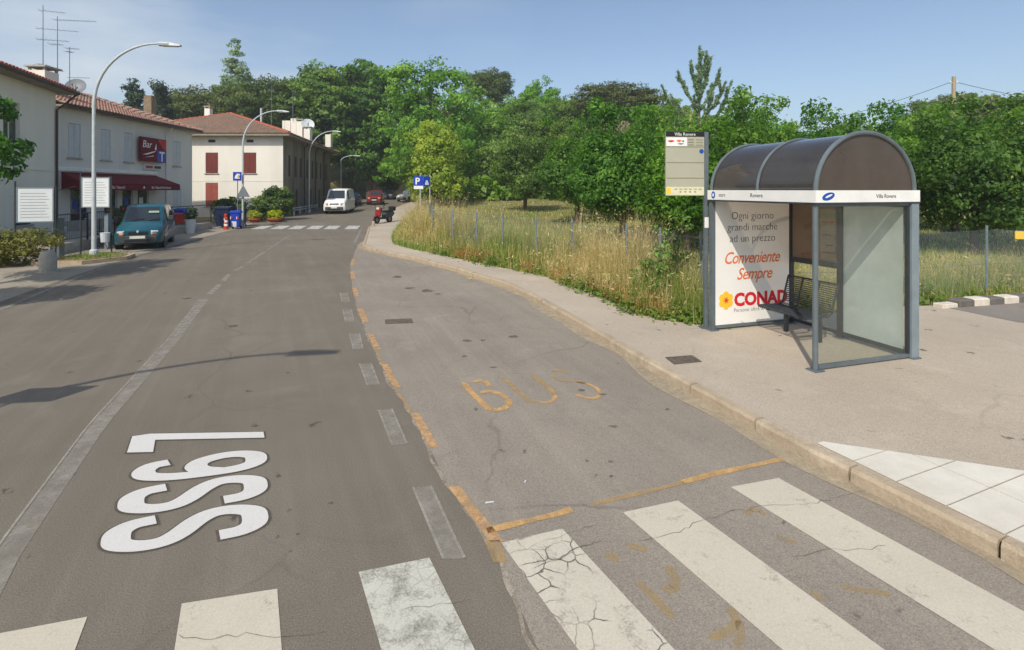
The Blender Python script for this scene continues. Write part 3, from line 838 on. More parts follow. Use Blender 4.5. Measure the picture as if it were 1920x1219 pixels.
# SS67: read along the road, tops of the letters to the left
ss = marks('road_number_lettering')
R = Matrix(((-0.44, -0.965, 0, 0), (0.90, -0.26, 0, 0), (0, 0, 1, 0), (0, 0, 0, 1)))
pos = Matrix.Translation((-1.79, 3.73, 0.009))
S_LINE = [(.53, .73), (.50, .85), (.41, .92), (.30, .928), (.17, .895), (.095, .77), (.105, .64), (.20, .55), (.40, .45), (.505, .35), (.51, .22), (.43, .10), (.30, .072), (.17, .085), (.09, .165), (.07, .28)]
SIX_LINE = [(.50, .77), (.46, .88), (.33, .928), (.19, .88), (.105, .70), (.085, .45), (.105, .22), (.19, .095), (.31, .072), (.43, .10), (.51, .22), (.51, .37), (.43, .50), (.31, .54), (.19, .49), (.115, .38)]
def smooth(P, k=5):
    P = [Vector(p) for p in P]; Q = []
    for i in range(len(P) - 1):
        p0, p1, p2, p3 = P[max(i-1, 0)], P[i], P[i+1], P[min(i+2, len(P)-1)]
        for j in range(k):
            t = j / k; Q.append(0.5 * ((2*p1) + (p2-p0)*t + (2*p0-5*p1+4*p2-p3)*t*t + (3*p1-p0-3*p2+p3)*t**3))
    return Q + [P[-1]]
def glyph(line, adv, w, z, name, m):
    Q = smooth(line); vs = []
    for i, p in enumerate(Q):
        d = (Q[min(i+1, len(Q)-1)] - Q[max(i-1, 0)]).normalized(); nn = Vector((-d.y, d.x))
        e = d * ((w - .15) / 2 * (-1 if i == 0 else 1 if i == len(Q) - 1 else 0))
        for k in (-1, 1):
            q = p + e + nn * (k * w / 2); vs.append(pos @ R @ Vector((adv + q.x * .69, q.y * 1.06, z - .0024 * i / len(Q))))
    mb = MB(); mb.add(vs, [(2*i, 2*i+1, 2*i+3, 2*i+2) for i in range(len(Q) - 1)]); return part(ss, name, mb, m)
for line, adv in ((S_LINE, 0.0), (S_LINE, 0.465), (SIX_LINE, 0.93)):
    glyph(line, adv, .172, 0.001, 'letter', M['letter']); glyph(line, adv, .214, -0.003, 'letter_halo', M['letter_edge'])
S7 = [G(*p) for p in ((248, 820), (238, 850.5), (287, 849.5), (291, 826.5), (496, 822.5), (494, 811.5), (281, 815))]
c7 = Vector((sum(p[0] for p in S7) / 7, sum(p[1] for p in S7) / 7))
quad_part(ss, 'letter', [(p[0], p[1], 0.0095) for p in reversed(S7)], M['letter'])
S7h = []
for i, p in enumerate(S7):
    a, b = Vector(S7[i-1]), Vector(S7[(i+1) % 7]); q = Vector(p); n1 = (q - a).normalized(); n2 = (b - q).normalized()
    n = Vector((n1.y + n2.y, -n1.x - n2.x)); n.normalize()
    S7h.append((p[0] + n.x * 0.022, p[1] + n.y * 0.022, 0.0055)); S7h[-1] = S7h[-1]
if (Vector(S7h[0][:2]) - c7).length < (Vector(S7[0]) - c7).length: S7h = [(2 * p[0] - q[0], 2 * p[1] - q[1], 0.0055) for p, q in zip(S7, S7h)]
quad_part(ss, 'letter_halo', list(reversed(S7h)), M['letter_edge'])

# ------------------------------------------------------------------ things lying in the ground
def ground_plate(name, label, cat, px, m, z, bars=5):
    P = [Vector((*G(a, b, z), z)) for a, b in px]
    o = thing(name, label, cat, (P[0] + P[2]) / 2 - Vector((0, 0, 0)))
    c = o.location
    mb = MB(); vs = [p - c for p in P]
    mb.add([v + Vector((0, 0, 0.003)) for v in vs] + [v + Vector((0, 0, 0.009)) for v in vs], [(4, 5, 6, 7), (0, 1, 5, 4), (1, 2, 6, 5), (2, 3, 7, 6), (3, 0, 4, 7)])
    part(o, 'plate', mb, M[m])
    mb = MB()
    for i in range(bars):
        t0, t1 = (i + 0.25) / bars, (i + 0.7) / bars
        a, b = vs[0].lerp(vs[1], t0), vs[0].lerp(vs[1], t1); d, e = vs[3].lerp(vs[2], t0), vs[3].lerp(vs[2], t1)
        q = [a.lerp(d, .1), b.lerp(e, .1), b.lerp(e, .9), a.lerp(d, .9)]
        mb.add([v + Vector((0, 0, 0.009)) for v in q] + [v + Vector((0, 0, 0.014)) for v in q], [(4, 5, 6, 7), (0, 1, 5, 4), (1, 2, 6, 5), (2, 3, 7, 6), (3, 0, 4, 7)])
    part(o, 'ribs', mb, M['iron'])
ground_plate('drain_cover', 'dark rectangular iron drain cover in the bus bay near the orange dashes', 'drain cover', ((722, 608), (775, 606), (772, 598), (722, 600)), 'iron', 0.004, 6)
ground_plate('manhole_cover', 'rusty square manhole cover set in the pavement left of the shelter', 'manhole cover', ((1264, 684), (1316, 679), (1298, 667), (1247, 671)), 'iron', PAVE_Z, 5)

# ------------------------------------------------------------------ bus shelter
RZ = math.atan2(0.295, 0.955)
SH = thing('bus_shelter', 'grey steel bus shelter with a smoked barrel roof and white advertising panel', 'bus shelter', (3.98, 6.72, PAVE_Z), RZ)
W, LN = 1.66, 2.02
fz0, fz1 = 2.205, 2.365
def post(x, y, sx, sy, z1=2.21, m='frame', name='post', z0=0.0):
    mb = MB(); mb.box(x - sx/2, x + sx/2, y - sy/2, y + sy/2, z0, z1); return part(SH, name, mb, M[m])
mb = MB(); mb.tube([(0, 0, 0), (0, 0, 2.21)], 0.036, 12); part(SH, 'front_post', mb, M['frame'], True)
post(0, LN, 0.07, 0.07)
post(W + 0.09, 0.0, 0.14, 0.10, m='frame_pale', name='corner_post')
post(W, 1.03, 0.07, 0.09, m='frame_dark')
post(W, LN, 0.08, 0.08, m='frame_dark')
# base plates and rails
mb = MB(); mb.box(0.036, W + 0.02, -0.022, 0.022, 0.02, 0.07); part(SH, 'bottom_rail', mb, M['frame'])
mb = MB(); mb.box(0.036, W + 0.02, -0.022, 0.022, 2.15, 2.20); part(SH, 'top_rail', mb, M['frame'])
mb = MB(); mb.box(W - 0.025, W + 0.019, -0.021, 0.021, 0.071, 2.149); part(SH, 'end_frame', mb, M['frame_dark'])
mb = MB(); mb.box(W - 0.02, W + 0.02, 0.055, 0.984, 0.05, 0.11); part(SH, 'bottom_rail', mb, M['frame_dark'])
mb = MB(); mb.box(W - 0.02, W + 0.02, 0.055, 0.984, 2.13, 2.20); part(SH, 'top_rail', mb, M['frame_dark'])
mb = MB(); mb.box(W - 0.022, W + 0.022, 1.076, 1.979, 1.10, 1.19); part(SH, 'middle_rail', mb, M['frame_dark'])
mb = MB(); mb.box(W - 0.02, W + 0.02, 1.076, 1.979, 2.13, 2.20); part(SH, 'top_rail', mb, M['frame_dark'])
mb = MB(); mb.box(W - 0.02, W + 0.02, 1.076, 1.979, 0.05, 0.10); part(SH, 'bottom_rail', mb, M['frame_dark'])
# panes
mb = MB(); mb.box(0.04, W - 0.027, -0.004, 0.004, 0.071, 2.149); part(SH, 'end_pane', mb, M['glass'])
mb = MB(); mb.box(W - 0.004, W + 0.004, 0.056, 0.983, 0.111, 2.129); part(SH, 'back_pane', mb, M['glass_green'])
mb = MB(); mb.box(W - 0.018, W - 0.012, 1.078, 1.977, 1.192, 2.128); part(SH, 'case_pane', mb, M['glass_case'])
mb = MB(); mb.box(W + 0.004, W + 0.012, 1.078, 1.977, 1.192, 2.128); cb = part(SH, 'case_back', mb, mat('case_board', lin(168, 150, 130), lin(152, 136, 118), 0.6, 3))
mb = MB(); mb.box(W - 0.006, W - 0.002, 1.12, 1.40, 1.22, 2.05); mp = part(SH, 'route_map', mb, mat('map_paper', lin(206, 208, 186), lin(176, 190, 160), 0.6, 5))
for (z, y0, y1, m) in ((1.83, 1.14, 1.38, 'ink_red'), (1.62, 1.2, 1.34, 'ink_red'), (1.45, 1.16, 1.3, 'bin_green'), (1.33, 1.13, 1.36, 'ink_grey')):
    mb = MB(); mb.box(W - 0.009, W - 0.0065, y0, y1, z, z + 0.018); part(mp, 'map_line', mb, M[m])
# poster
mb = MB(); mb.box(0.045, W - 0.05, LN - 0.03, LN + 0.03, 0.03, 0.075); part(SH, 'bottom_rail', mb, M['frame'])
mb = MB(); mb.box(0.045, W - 0.05, LN - 0.02, LN + 0.02, 0.08, 2.195); ps = part(SH, 'poster_panel', mb, M['poster'])
yp = LN - 0.0215
def ptxt(name, t, x, z, size, m, **k):
    return text(ps, name, t, size, M[m], Matrix.Translation((x, yp, z)) @ FACE_NY, **k)
cx = 0.80
ptxt('slogan_lettering', 'Ogni giorno', cx + 0.02, 1.865, 0.185, 'ink', align='CENTER', offset=-0.0025)
ptxt('slogan_lettering', 'grandi marche', cx + 0.02, 1.67, 0.185, 'ink', align='CENTER', offset=-0.0025)
ptxt('slogan_lettering', 'ad un prezzo', cx + 0.02, 1.475, 0.185, 'ink', align='CENTER', offset=-0.0025)
ptxt('script_lettering', 'Conveniente', cx + 0.0, 1.11, 0.285, 'ink_orange', align='CENTER', shear=0.36, offset=0.003, sx=0.86, spacing=0.93)
ptxt('script_lettering', 'Sempre', cx + 0.05, 0.83, 0.285, 'ink_orange', align='CENTER', shear=0.36, offset=0.003, sx=0.9, spacing=0.93)
ptxt('brand_lettering', 'CONAD', 0.43, 0.385, 0.30, 'ink_red', offset=0.014, sx=1.02)
ptxt('tagline_lettering', 'Persone oltre le cose', 0.42, 0.275, 0.098, 'ink_grey', offset=-0.001)
# flower emblem: six petals round a red-orange heart
def disc(cx, cz, r, y, n=14, th=0.002):
    p = [(cx + r * math.cos(2*math.pi*i/n), cz + r * math.sin(2*math.pi*i/n)) for i in range(n)]
    return MB().xprism(p, y - th, y)
mb = MB()
for i in range(6):
    t = math.pi / 6 + i * math.pi / 3
    d = disc(0.26 + 0.092 * math.cos(t), 0.49 + 0.092 * math.sin(t), 0.062, yp - 0.0005 * i); mb.add(d.v, d.f)
d = disc(0.26, 0.49, 0.10, yp - 0.0035); mb.add(d.v, d.f)
part(ps, 'flower_emblem', mb, M['ink_yellow'])
mb = MB()
pp = []
for i in range(24):
    t = 2 * math.pi * i / 24; r = 0.058 if i % 4 < 2 else 0.036
    pp.append((0.26 + r * math.cos(t), 0.49 + r * math.sin(t)))
mb.xprism(pp, yp - 0.0085, yp - 0.006); part(ps, 'emblem_heart', mb, M['ink_orange'])
d = disc(0.26, 0.49, 0.02, yp - 0.009); part(ps, 'emblem_core', d, M['ink_red'])
# fascia
mb = MB(); mb.box(-0.05, -0.005, -0.05, LN + 0.06, fz0, fz1); fr = part(SH, 'fascia', mb, M['white'])
mb = MB(); mb.box(-0.004, W + 0.17, -0.055, -0.012, fz0, fz1); fe = part(SH, 'fascia', mb, M['white'])
mb = MB(); mb.box(W + 0.12, W + 0.165, -0.011, LN + 0.06, fz0, fz1); part(SH, 'fascia', mb, M['white'])
mb = MB(); mb.box(-0.004, W + 0.119, LN + 0.02, LN + 0.055, fz0, fz1); part(SH, 'fascia', mb, M['white'])
for (b0, b1, c0, c1) in ((-0.052, W + 0.172, -0.057, LN + 0.062),):
    mb = MB()
    for (x0, x1, y0, y1) in ((b0, 0.0, c0, c1), (0.001, b1, c0, -0.008), (W + 0.115, b1, -0.007, c1), (0.001, W + 0.114, LN + 0.015, c1)):
        mb.box(x0, x1, y0, y1, fz0 - 0.025, fz0 - 0.002)
    part(SH, 'gutter_rail', mb, M['frame_dark'])
# lettering on the fascia
text(fe, 'stop_name_lettering', 'Villa Rovere', 0.075, M['ink'], Matrix.Translation((1.0, -0.0565, 2.262)) @ FACE_NY)
mb = MB(); q = [(0.16 + 0.105 * math.cos(t) , 2.285 + 0.05 * math.sin(t) + 0.2 * 0.105 * math.cos(t)) for t in [2*math.pi*i/20 for i in range(20)]]
mb.xprism(q, -0.0585, -0.0555); part(fe, 'operator_emblem', mb, M['ink_blue'])
mb = MB(); q = [(0.165 + 0.06 * math.cos(t), 2.29 + 0.014 * math.sin(t) + 0.35 * 0.06 * math.cos(t)) for t in [2*math.pi*i/16 for i in range(16)]]
mb.xprism(q, -0.0605, -0.059); part(fe, 'emblem_swoosh', mb, M['white'])
FACE_NX = Matrix.Rotation(math.radians(-90), 4, 'Z') @ FACE_NY   # letters face -x, read towards -y
text(fr, 'operator_lettering', 'start', 0.085, M['ink_grey'], Matrix.Translation((-0.0515, 1.80, 2.26)) @ FACE_NX)
text(fr, 'stop_name_lettering', 'Rovere', 0.085, M['ink'], Matrix.Translation((-0.0515, 1.10, 2.26)) @ FACE_NX)
mb = MB(); q = [(1.93 + 0.045 * math.cos(t), 2.285 + 0.06 * math.sin(t)) for t in [2*math.pi*i/20 for i in range(20)]]
mb.yprism(q, -0.054, -0.051); part(fr, 'operator_emblem', mb, M['ink_blue'])
mb = MB(); q = [(1.93 + 0.02 * math.cos(t), 2.285 + 0.03 * math.sin(t)) for t in [2*math.pi*i/16 for i in range(16)]]
mb.yprism(q, -0.0565, -0.0545); part(fr, 'emblem_ring', mb, M['white'])
# unseen inner gutters, added to widen the shadow band across the poster
mb = MB(); mb.box(0.001, 0.24, -0.011, LN + 0.019, fz0 + 0.03, fz0 + 0.05); part(SH, 'gutter', mb, M['frame_dark'])
mb = MB(); mb.box(W - 0.08, W + 0.118, -0.011, LN + 0.019, fz0 + 0.03, fz0 + 0.05); part(SH, 'gutter', mb, M['frame_dark'])
# barrel roof
rx, rz_, zc0 = (W + 0.10) / 2, 0.775, fz1 + 0.002
cxx = W / 2 + 0.055
def arc(n, k=1.0): return [(cxx + rx * k * math.cos(math.pi * i / n), zc0 + rz_ * k * math.sin(math.pi * i / n)) for i in range(n + 1)]
NA = 30
A1 = arc(NA)
def barrel(y0, y1):
    A2 = arc(NA, 0.992)
    vs = [(p[0], y, p[1]) for y in (y0, y1) for p in A1] + [(p[0], y, p[1]) for y in (y0, y1) for p in A2]
    n = NA + 1
    fs = [(i, n + i, n + i + 1, i + 1) for i in range(NA)] + [(2*n + i, 2*n + i + 1, 3*n + i + 1, 3*n + i) for i in range(NA)]
    return MB().add(vs, fs)
part(SH, 'roof_panel', barrel(0.0, 1.0), M['dome'], True)
part(SH, 'roof_panel', barrel(1.01, LN), M['dome'], True)
for yy in (0.0, LN):
    mb = MB(); mb.xprism(A1[::-1], yy - 0.003, yy + 0.003); part(SH, 'end_panel', mb, M['dome_end'])
for yy, r in ((-0.012, 0.030), (1.005, 0.022), (LN + 0.012, 0.026)):
    mb = MB(); mb.tube([(p[0], yy, p[1]) for p in arc(NA, 1.012)], r, 8); part(SH, 'roof_rib', mb, M['frame'], True)
mb = MB(); mb.tube([(cxx - rx + 0.02, 0, zc0 + 0.02), (cxx - rx + 0.02, LN, zc0 + 0.02)], 0.02, 6); mb.tube([(cxx + rx - 0.02, 0, zc0 + 0.02), (cxx + rx - 0.02, LN, zc0 + 0.02)], 0.02, 6)
part(SH, 'eave_bar', mb, M['frame'])
for x, y in ((0, 0), (0, LN), (W + 0.09, 0), (W, 1.03), (W, LN)): part(SH, 'base_plate', MB().cbox(x, y, 0.008, 0.16, 0.16, 0.016), M['frame'])

# bench inside
BN = thing('bench', 'dark steel wire bench along the back of the bus shelter', 'bench', SH.location, RZ)
b0, b1 = 0.80, 1.74
for y in (b0 + 0.15, b1 - 0.15):
    mb = MB(); mb.box(1.10, 1.16, y - 0.025, y + 0.025, 0.0, 0.40); mb.box(0.74, 1.28, y - 0.02, y + 0.02, 0.385, 0.42); part(BN, 'leg', mb, M['frame_dark'])
NB = 24
for i in range(NB):
    y = b0 + (b1 - b0) * i / (NB - 1)
    mb = MB(); mb.tube([(0.70, y, 0.40), (0.72, y, 0.445), (0.9, y, 0.44), (1.13, y, 0.435), (1.20, y, 0.46)], 0.0075, 5)
    part(BN, 'seat_rod', mb, M['frame_dark'])
for i in range(13):
    z = 0.50 + i * 0.032; x = 1.22 + 0.10 * (i / 12) ** 1.2
    mb = MB(); mb.tube([(x, b0, z), (x, b1, z)], 0.008, 5); part(BN, 'back_rod', mb, M['frame_dark'])
for y in (b0, b0 + 0.32, b0 + 0.64, b1):
    mb = MB(); mb.tube([(0.70, y, 0.43), (1.14, y, 0.43), (1.21, y, 0.47), (1.27, y, 0.70), (1.335, y, 0.91)], 0.015, 6); part(BN, 'frame_bar', mb, M['frame_dark'])
mb = MB(); mb.tube([(0.70, b0, 0.43), (0.70, b1, 0.43)], 0.017, 6); part(BN, 'front_bar', mb, M['frame_dark'])
mb = MB(); mb.tube([(1.335, b0, 0.91), (1.335, b1, 0.91)], 0.015, 6); part(BN, 'top_bar', mb, M['frame_dark'])

# bus stop sign
BS = thing('bus_stop_sign', 'grey post with a beige timetable panel, standing left of the shelter', 'bus stop sign', (3.33, 8.80, PAVE_Z), math.radians(4))
mb = MB(); mb.box(-0.035, 0.035, -0.03, 0.03, 0, 3.36); part(BS, 'post', mb, M['frame'])
mb = MB(); mb.box(-0.10, 0.10, -0.09, 0.09, 0, 0.012); part(BS, 'base_plate', mb, M['frame'])
mb = MB(); mb.box(-0.71, -0.037, -0.02, 0.02, 2.27, 3.36); pn = part(BS, 'panel', mb, M['panel_beige'])
yq = -0.0205
mb = MB(); mb.box(-0.71, -0.037, yq - 0.004, yq, 3.28, 3.362); hd = part(pn, 'header', mb, M['black'])
text(pn, 'stop_name_lettering', 'Villa Rovere', 0.075, M['white'], Matrix.Translation((-0.56, yq - 0.006, 3.295)) @ FACE_NY)
mb = MB(); mb.box(-0.705, -0.34, yq - 0.003, yq, 3.115, 3.265); part(pn, 'operator_strip', mb, M['white'])
for k, (x, z, sx, sz, m) in enumerate(((-0.62, 3.20, 0.11, 0.035, 'ink_red'), (-0.48, 3.205, 0.08, 0.04, 'ink_orange'), (-0.41, 3.20, 0.03, 0.03, 'ink'), (-0.45, 3.155, 0.10, 0.018, 'ink'))):
    q = [(x + sx/2 * math.cos(t) * (1 + 0.3 * math.sin(3*t)), z + sz/2 * math.sin(t)) for t in [2*math.pi*i/14 for i in range(14)]]
    mb = MB(); mb.xprism(q, yq - 0.006, yq - 0.004); part(pn, 'emblem', mb, M[m])
for k in range(3):
    mb = MB(); mb.box(-0.32, -0.22, yq - 0.003, yq, 3.13 + k * 0.045, 3.148 + k * 0.045); mb.box(-0.18, -0.06, yq - 0.003, yq, 3.13 + k * 0.045, 3.142 + k * 0.045); part(pn, 'print', mb, M['panel_line'])
for z in (2.83, 2.565, 3.10):
    mb = MB(); mb.box(-0.70, -0.045, yq - 0.003, yq, z, z + 0.012); part(pn, 'divider', mb, M['panel_line'])
mb = MB(); q = [(-0.085 + 0.038 * math.cos(t), 3.03 + 0.038 * math.sin(t)) for t in [2*math.pi*i/16 for i in range(16)]]
mb.xprism(q, yq - 0.004, yq); part(pn, 'blue_disc', mb, M['ink_blue'])
mb = MB(); mb.box(-0.705, -0.04, yq - 0.003, yq, 2.28, 2.42); part(pn, 'footer', mb, mat('footer_paper', lin(224, 220, 186), None, 0.6, 3))
mb = MB(); mb.box(-0.70, -0.625, yq - 0.005, yq - 0.0032, 2.30, 2.40); part(pn, 'yellow_patch', mb, M['ink_yellow'])
for k in range(6):
    mb = MB(); x = -0.56 + k * 0.085
    mb.box(x, x + 0.05, yq - 0.005, yq - 0.0032, 2.375, 2.387)
    if k % 5: mb.box(x + 0.005, x + 0.035, yq - 0.005, yq - 0.0032, 2.325, 2.345)
    part(pn, 'print', mb, M['ink_grey'])
mb = MB(); mb.box(-0.036, 0.036, -0.034, -0.0305, 1.72, 1.90); part(BS, 'sticker', mb, M['white'])
# ------------------------------------------------------------------ buildings
def wall_holes(mb, u0, u1, z0, z1, holes, v=0.0, depth=0.16):
    """front wall in the plane y=v (outside towards -y) with real openings and their reveals"""
    us = sorted({u0, u1, *[h[0] for h in holes], *[h[1] for h in holes]}); zs = sorted({z0, z1, *[h[2] for h in holes], *[h[3] for h in holes]})
    for a, b in zip(us, us[1:]):
        for c, d in zip(zs, zs[1:]):
            if any(h[0] <= a and b <= h[1] and h[2] <= c and d <= h[3] for h in holes): continue
            mb.add([(a, v, c), (b, v, c), (b, v, d), (a, v, d)], [(0, 1, 2, 3)])
    for (a, b, c, d) in holes:
        w = v + depth
        mb.add([(a, v, c), (b, v, c), (b, v, d), (a, v, d), (a, w, c), (b, w, c), (b, w, d), (a, w, d)], [(0, 4, 5, 1), (1, 5, 6, 2), (2, 6, 7, 3), (3, 7, 4, 0)])
def shell(mb, u0, u1, d, z0, z1):
    """back and side walls"""
    mb.add([(u0, 0, z0), (u0, d, z0), (u0, d, z1), (u0, 0, z1)], [(0, 3, 2, 1)])
    mb.add([(u1, 0, z0), (u1, d, z0), (u1, d, z1), (u1, 0, z1)], [(0, 1, 2, 3)])
    mb.add([(u0, d, z0), (u1, d, z0), (u1, d, z1), (u0, d, z1)], [(0, 3, 2, 1)])
def window(root, u0, u1, z0, z1, kind, v=0.0, sill=True, m=None):
    """opening filled with sashes or closed shutters"""
    mb = MB(); fw = 0.06; y = v + 0.10
    if kind == 'glass':
        for (a, b, c, d) in ((u0, u0+fw, z0, z1), (u1-fw, u1, z0, z1), (u0+fw, u1-fw, z0, z0+fw), (u0+fw, u1-fw, z1-fw, z1), ((u0+u1)/2-.04, (u0+u1)/2+.04, z0+fw, z1-fw)):
            mb.box(a, b, y, y + 0.05, c, d)
        w = part(root, 'window', mb, M[m or 'white'])
        mb = MB(); mb.box(u0+fw, (u0+u1)/2-.04, y+.02, y+.03, z0+fw, z1-fw); link('pane', mb.mesh('pane', M['winglass']), w)
        mb = MB(); mb.box((u0+u1)/2+.04, u1-fw, y+.02, y+.03, z0+fw, z1-fw); link('pane', mb.mesh('pane', M['winglass']), w)
    else:
        mid = (u0 + u1) / 2
        mb.box(u0, u1, v + 0.12, v + 0.15, z0, z1); w = part(root, 'window', mb, M['door_dark'])
        for a, b in ((u0 + .01, mid - .008), (mid + .008, u1 - .01)):
            mb = MB(); mb.box(a, b, v + 0.03, v + 0.07, z0 + .02, z1 - .02)
            n = max(4, int((z1 - z0) / 0.16))
            for i in range(n):
                zz = z0 + .08 + (z1 - z0 - .16) * i / n
                mb.box(a + .06, b - .06, v + 0.012, v + 0.03, zz, zz + (z1 - z0) / n * 0.6)
            link('shutter', mb.mesh('shutter', M[m or 'shut_grey']), w)
    if sill:
        mb = MB(); mb.box(u0 - 0.08, u1 + 0.08, v - 0.08, v - 0.002, z0 - 0.07, z0 - 0.002); link('sill', mb.mesh('sill', M['concrete']), w)
    return w
def tile_plane(mb, O, U, S, wid, lfun, pitch=0.23, course=0.36, r=None):
    """rows of round clay tiles laid up a slope; lfun(u) gives the start and end of each row"""
    r = r or random
    U = U.normalized(); S = S.normalized(); N = U.cross(S).normalized()
    if N.z < 0: N = -N
    n = int(wid / pitch)
    for i in range(n):
        u = (i + 0.5) * wid / n; a, b = lfun(u)
        if b - a < 0.05: continue
        m = max(1, int((b - a) / course)); ct = r.random() * 0.5
        for j in range(m):
            s0 = a + (b - a) * j / m - 0.03; s1 = a + (b - a) * (j + 1) / m + 0.03
            hw0, hw1 = pitch * 0.50, pitch * 0.40
            lift0, lift1 = 0.035 + r.uniform(0, .012), 0.005
            vs = []
            for (s, hw, lf) in ((s0, hw0, lift0), (s1, hw1, lift1)):
                for t in (0, 45, 90, 135, 180):
                    t = math.radians(t)
                    vs.append(O + U * (u - hw * math.cos(t) + r.uniform(-.006, .006)) + S * s + N * (lf + hw * 0.75 * math.sin(t)))
            mb.tint = min(1, max(0, ct * 0.6 + r.random() * 0.8 - 0.1))
            mb.add(vs, [(k, k+1, k+6, k+5) for k in range(4)] + [(0, 4, 3, 2, 1)])
    mb.tint = 0.5
def antenna(label, base, h, yagis, cat='antenna'):
    o = thing('roof_antenna', label, cat, base)
    mb = MB(); mb.tube([(0, 0, 0), (0, 0, h)], [0.026, 0.018], 6); part(o, 'mast', mb, M['galv_post'])
    for (z, L0, L1, az, n, ln) in yagis:
        mb = MB(); d = Vector((math.cos(az), math.sin(az), 0)); e = Vector((-d.y, d.x, 0)); c = Vector((0, 0, z))
        mb.tube([c + d * L0, c + d * L1], 0.012, 5)
        for i in range(n):
            q = c + d * (L0 + (L1 - L0) * (i + .3) / n); l = ln * (1 - 0.3 * i / n)
            mb.tube([q - e * l / 2, q + e * l / 2], 0.008, 4)
        part(o, 'aerial', mb, M['galv_post'])
    return o
def chimney(root, x, y, z0, z1, s, m='white_rend', cap=True):
    mb = MB(); mb.box(x - s/2, x + s/2, y - s/2, y + s/2, z0, z1); c = part(root, 'chimney', mb, M[m])
    if cap:
        mb = MB(); mb.box(x - s*.62, x + s*.62, y - s*.62, y + s*.62, z1 + .16, z1 + .24)
        for dx in (-1, 1):
            for dy in (-1, 1): mb.box(x + dx*s*.42 - .05, x + dx*s*.42 + .05, y + dy*s*.42 - .05, y + dy*s*.42 + .05, z1, z1 + .16)
        link('chimney_cap', mb.mesh('chimney_cap', M['concrete']), c)
    return c

# --- cream house at the left edge; local x runs along the front towards the far corner, y goes in
u = Vector((-2.1, 6.2, 0)).normalized()
h1 = thing('cream_house', 'cream rendered house with new red roof tiles cut by the left edge of the photo', 'house', (-21.3 - u.x * 7.5, 23.9 - u.y * 7.5, 0), math.atan2(u.y, u.x))
EL = 7.5; D1 = 9.0; E1 = 7.0
holes = [(3.55, 4.65, 4.35, 6.05), (0.5, 1.6, 4.35, 6.05), (4.4, 5.5, 1.0, 2.5)]
mb = MB(); wall_holes(mb, 0, EL, 0, E1, holes); shell(mb, 0, EL, D1, 0, E1); part(h1, 'wall', mb, M['cream'])
mb = MB(); mb.box(0, EL + .02, -0.03, -0.003, 3.33, 3.39); part(h1, 'string_course', mb, M['cream'])
window(h1, *holes[0], 'glass', m='shut_grey'); window(h1, *holes[1], 'glass', m='shut_grey'); window(h1, *holes[2], 'shut', m='frame_dark')
mb = MB(); mb.box(-.6, EL + .55, -.62, 0.3, E1, E1 + .13); mb.box(-.6, EL + .55, D1 - .3, D1 + .6, E1, E1 + .13); mb.box(EL - .2, EL + .55, .301, D1 - .301, E1, E1 + .13); part(h1, 'eave', mb, M['eave'])
rs = 0.36; RH = (D1 / 2 + .62) * rs
mb = MB()
P = [(-.6, -.62, E1 + .134), (EL + .55, -.62, E1 + .134), (EL + .55 - 5.1, D1/2, E1 + .134 + RH), (-.6, D1/2, E1 + .134 + RH), (EL + .55, D1 + .62, E1 + .134), (-.6, D1 + .62, E1 + .134)]
mb.add(P, [(0, 1, 2, 3), (1, 4, 2), (4, 5, 3, 2)]); rf = part(h1, 'roof', mb, M['tile_red'])
# each tile of the lowest visible courses is a piece; the rest is laid as one sheet
mb = MB()
sl = math.hypot(D1/2 + .62, RH)
tile_plane(mb, Vector((-.6, -.62, E1 + .15)), Vector((1, 0, 0)), Vector((0, D1/2 + .62, RH)), EL + 1.15, lambda uu: (0.74, max(0.74, min(sl, sl * (EL + 1.15 - uu) / 5.1))))
tile_plane(mb, Vector((EL + .55, -.62, E1 + .15)), Vector((0, 1, 0)), Vector((-5.1, 0, RH)), D1 + 1.24, lambda uu: (0.0, math.hypot(5.1, RH) * min(uu, D1 + 1.24 - uu) / (D1/2 + .62)))
link('roof_tiles', mb.mesh('roof_tiles', M['tile_red']), rf)['kind'] = 'stuff'
pr = random.Random(3); tm = []
for k in range(6):
    mb = MB(); tile_plane(mb, Vector((-.115, 0, 0)), Vector((1, 0, 0)), Vector((0, D1/2 + .62, RH)), 0.23, lambda uu: (0, 0.37), r=pr); tm.append(mb.mesh('tile', M['tile_red']))
sv = Vector((0, D1/2 + .62, RH)).normalized()
for i in range(0, 36):
    for j in range(2):
        o = link('tile', pr.choice(tm), rf); o.location = Vector((-.6 + .115 + i * .23 + .01, -.62, E1 + .15)) + sv * (j * .37 - .04)
mb = MB(); mb.tube([(-.6, -.66, E1 + .10), (EL + .6, -.66, E1 + .10)], .075, 8); part(h1, 'gutter', mb, M['gutter'])
mb = MB(); mb.tube([(EL + .45, -.66, E1 + .06), (EL + .30, -.3, E1 - .4), (EL - .06, -.07, E1 - .8), (EL - .06, -.07, 0.2)], .05, 8); part(h1, 'downpipe', mb, M['gutter'])
c = chimney(h1, EL - 2.2, D1/2 - 0.5, E1 + .8, E1 + 2.0, .75, 'concrete')
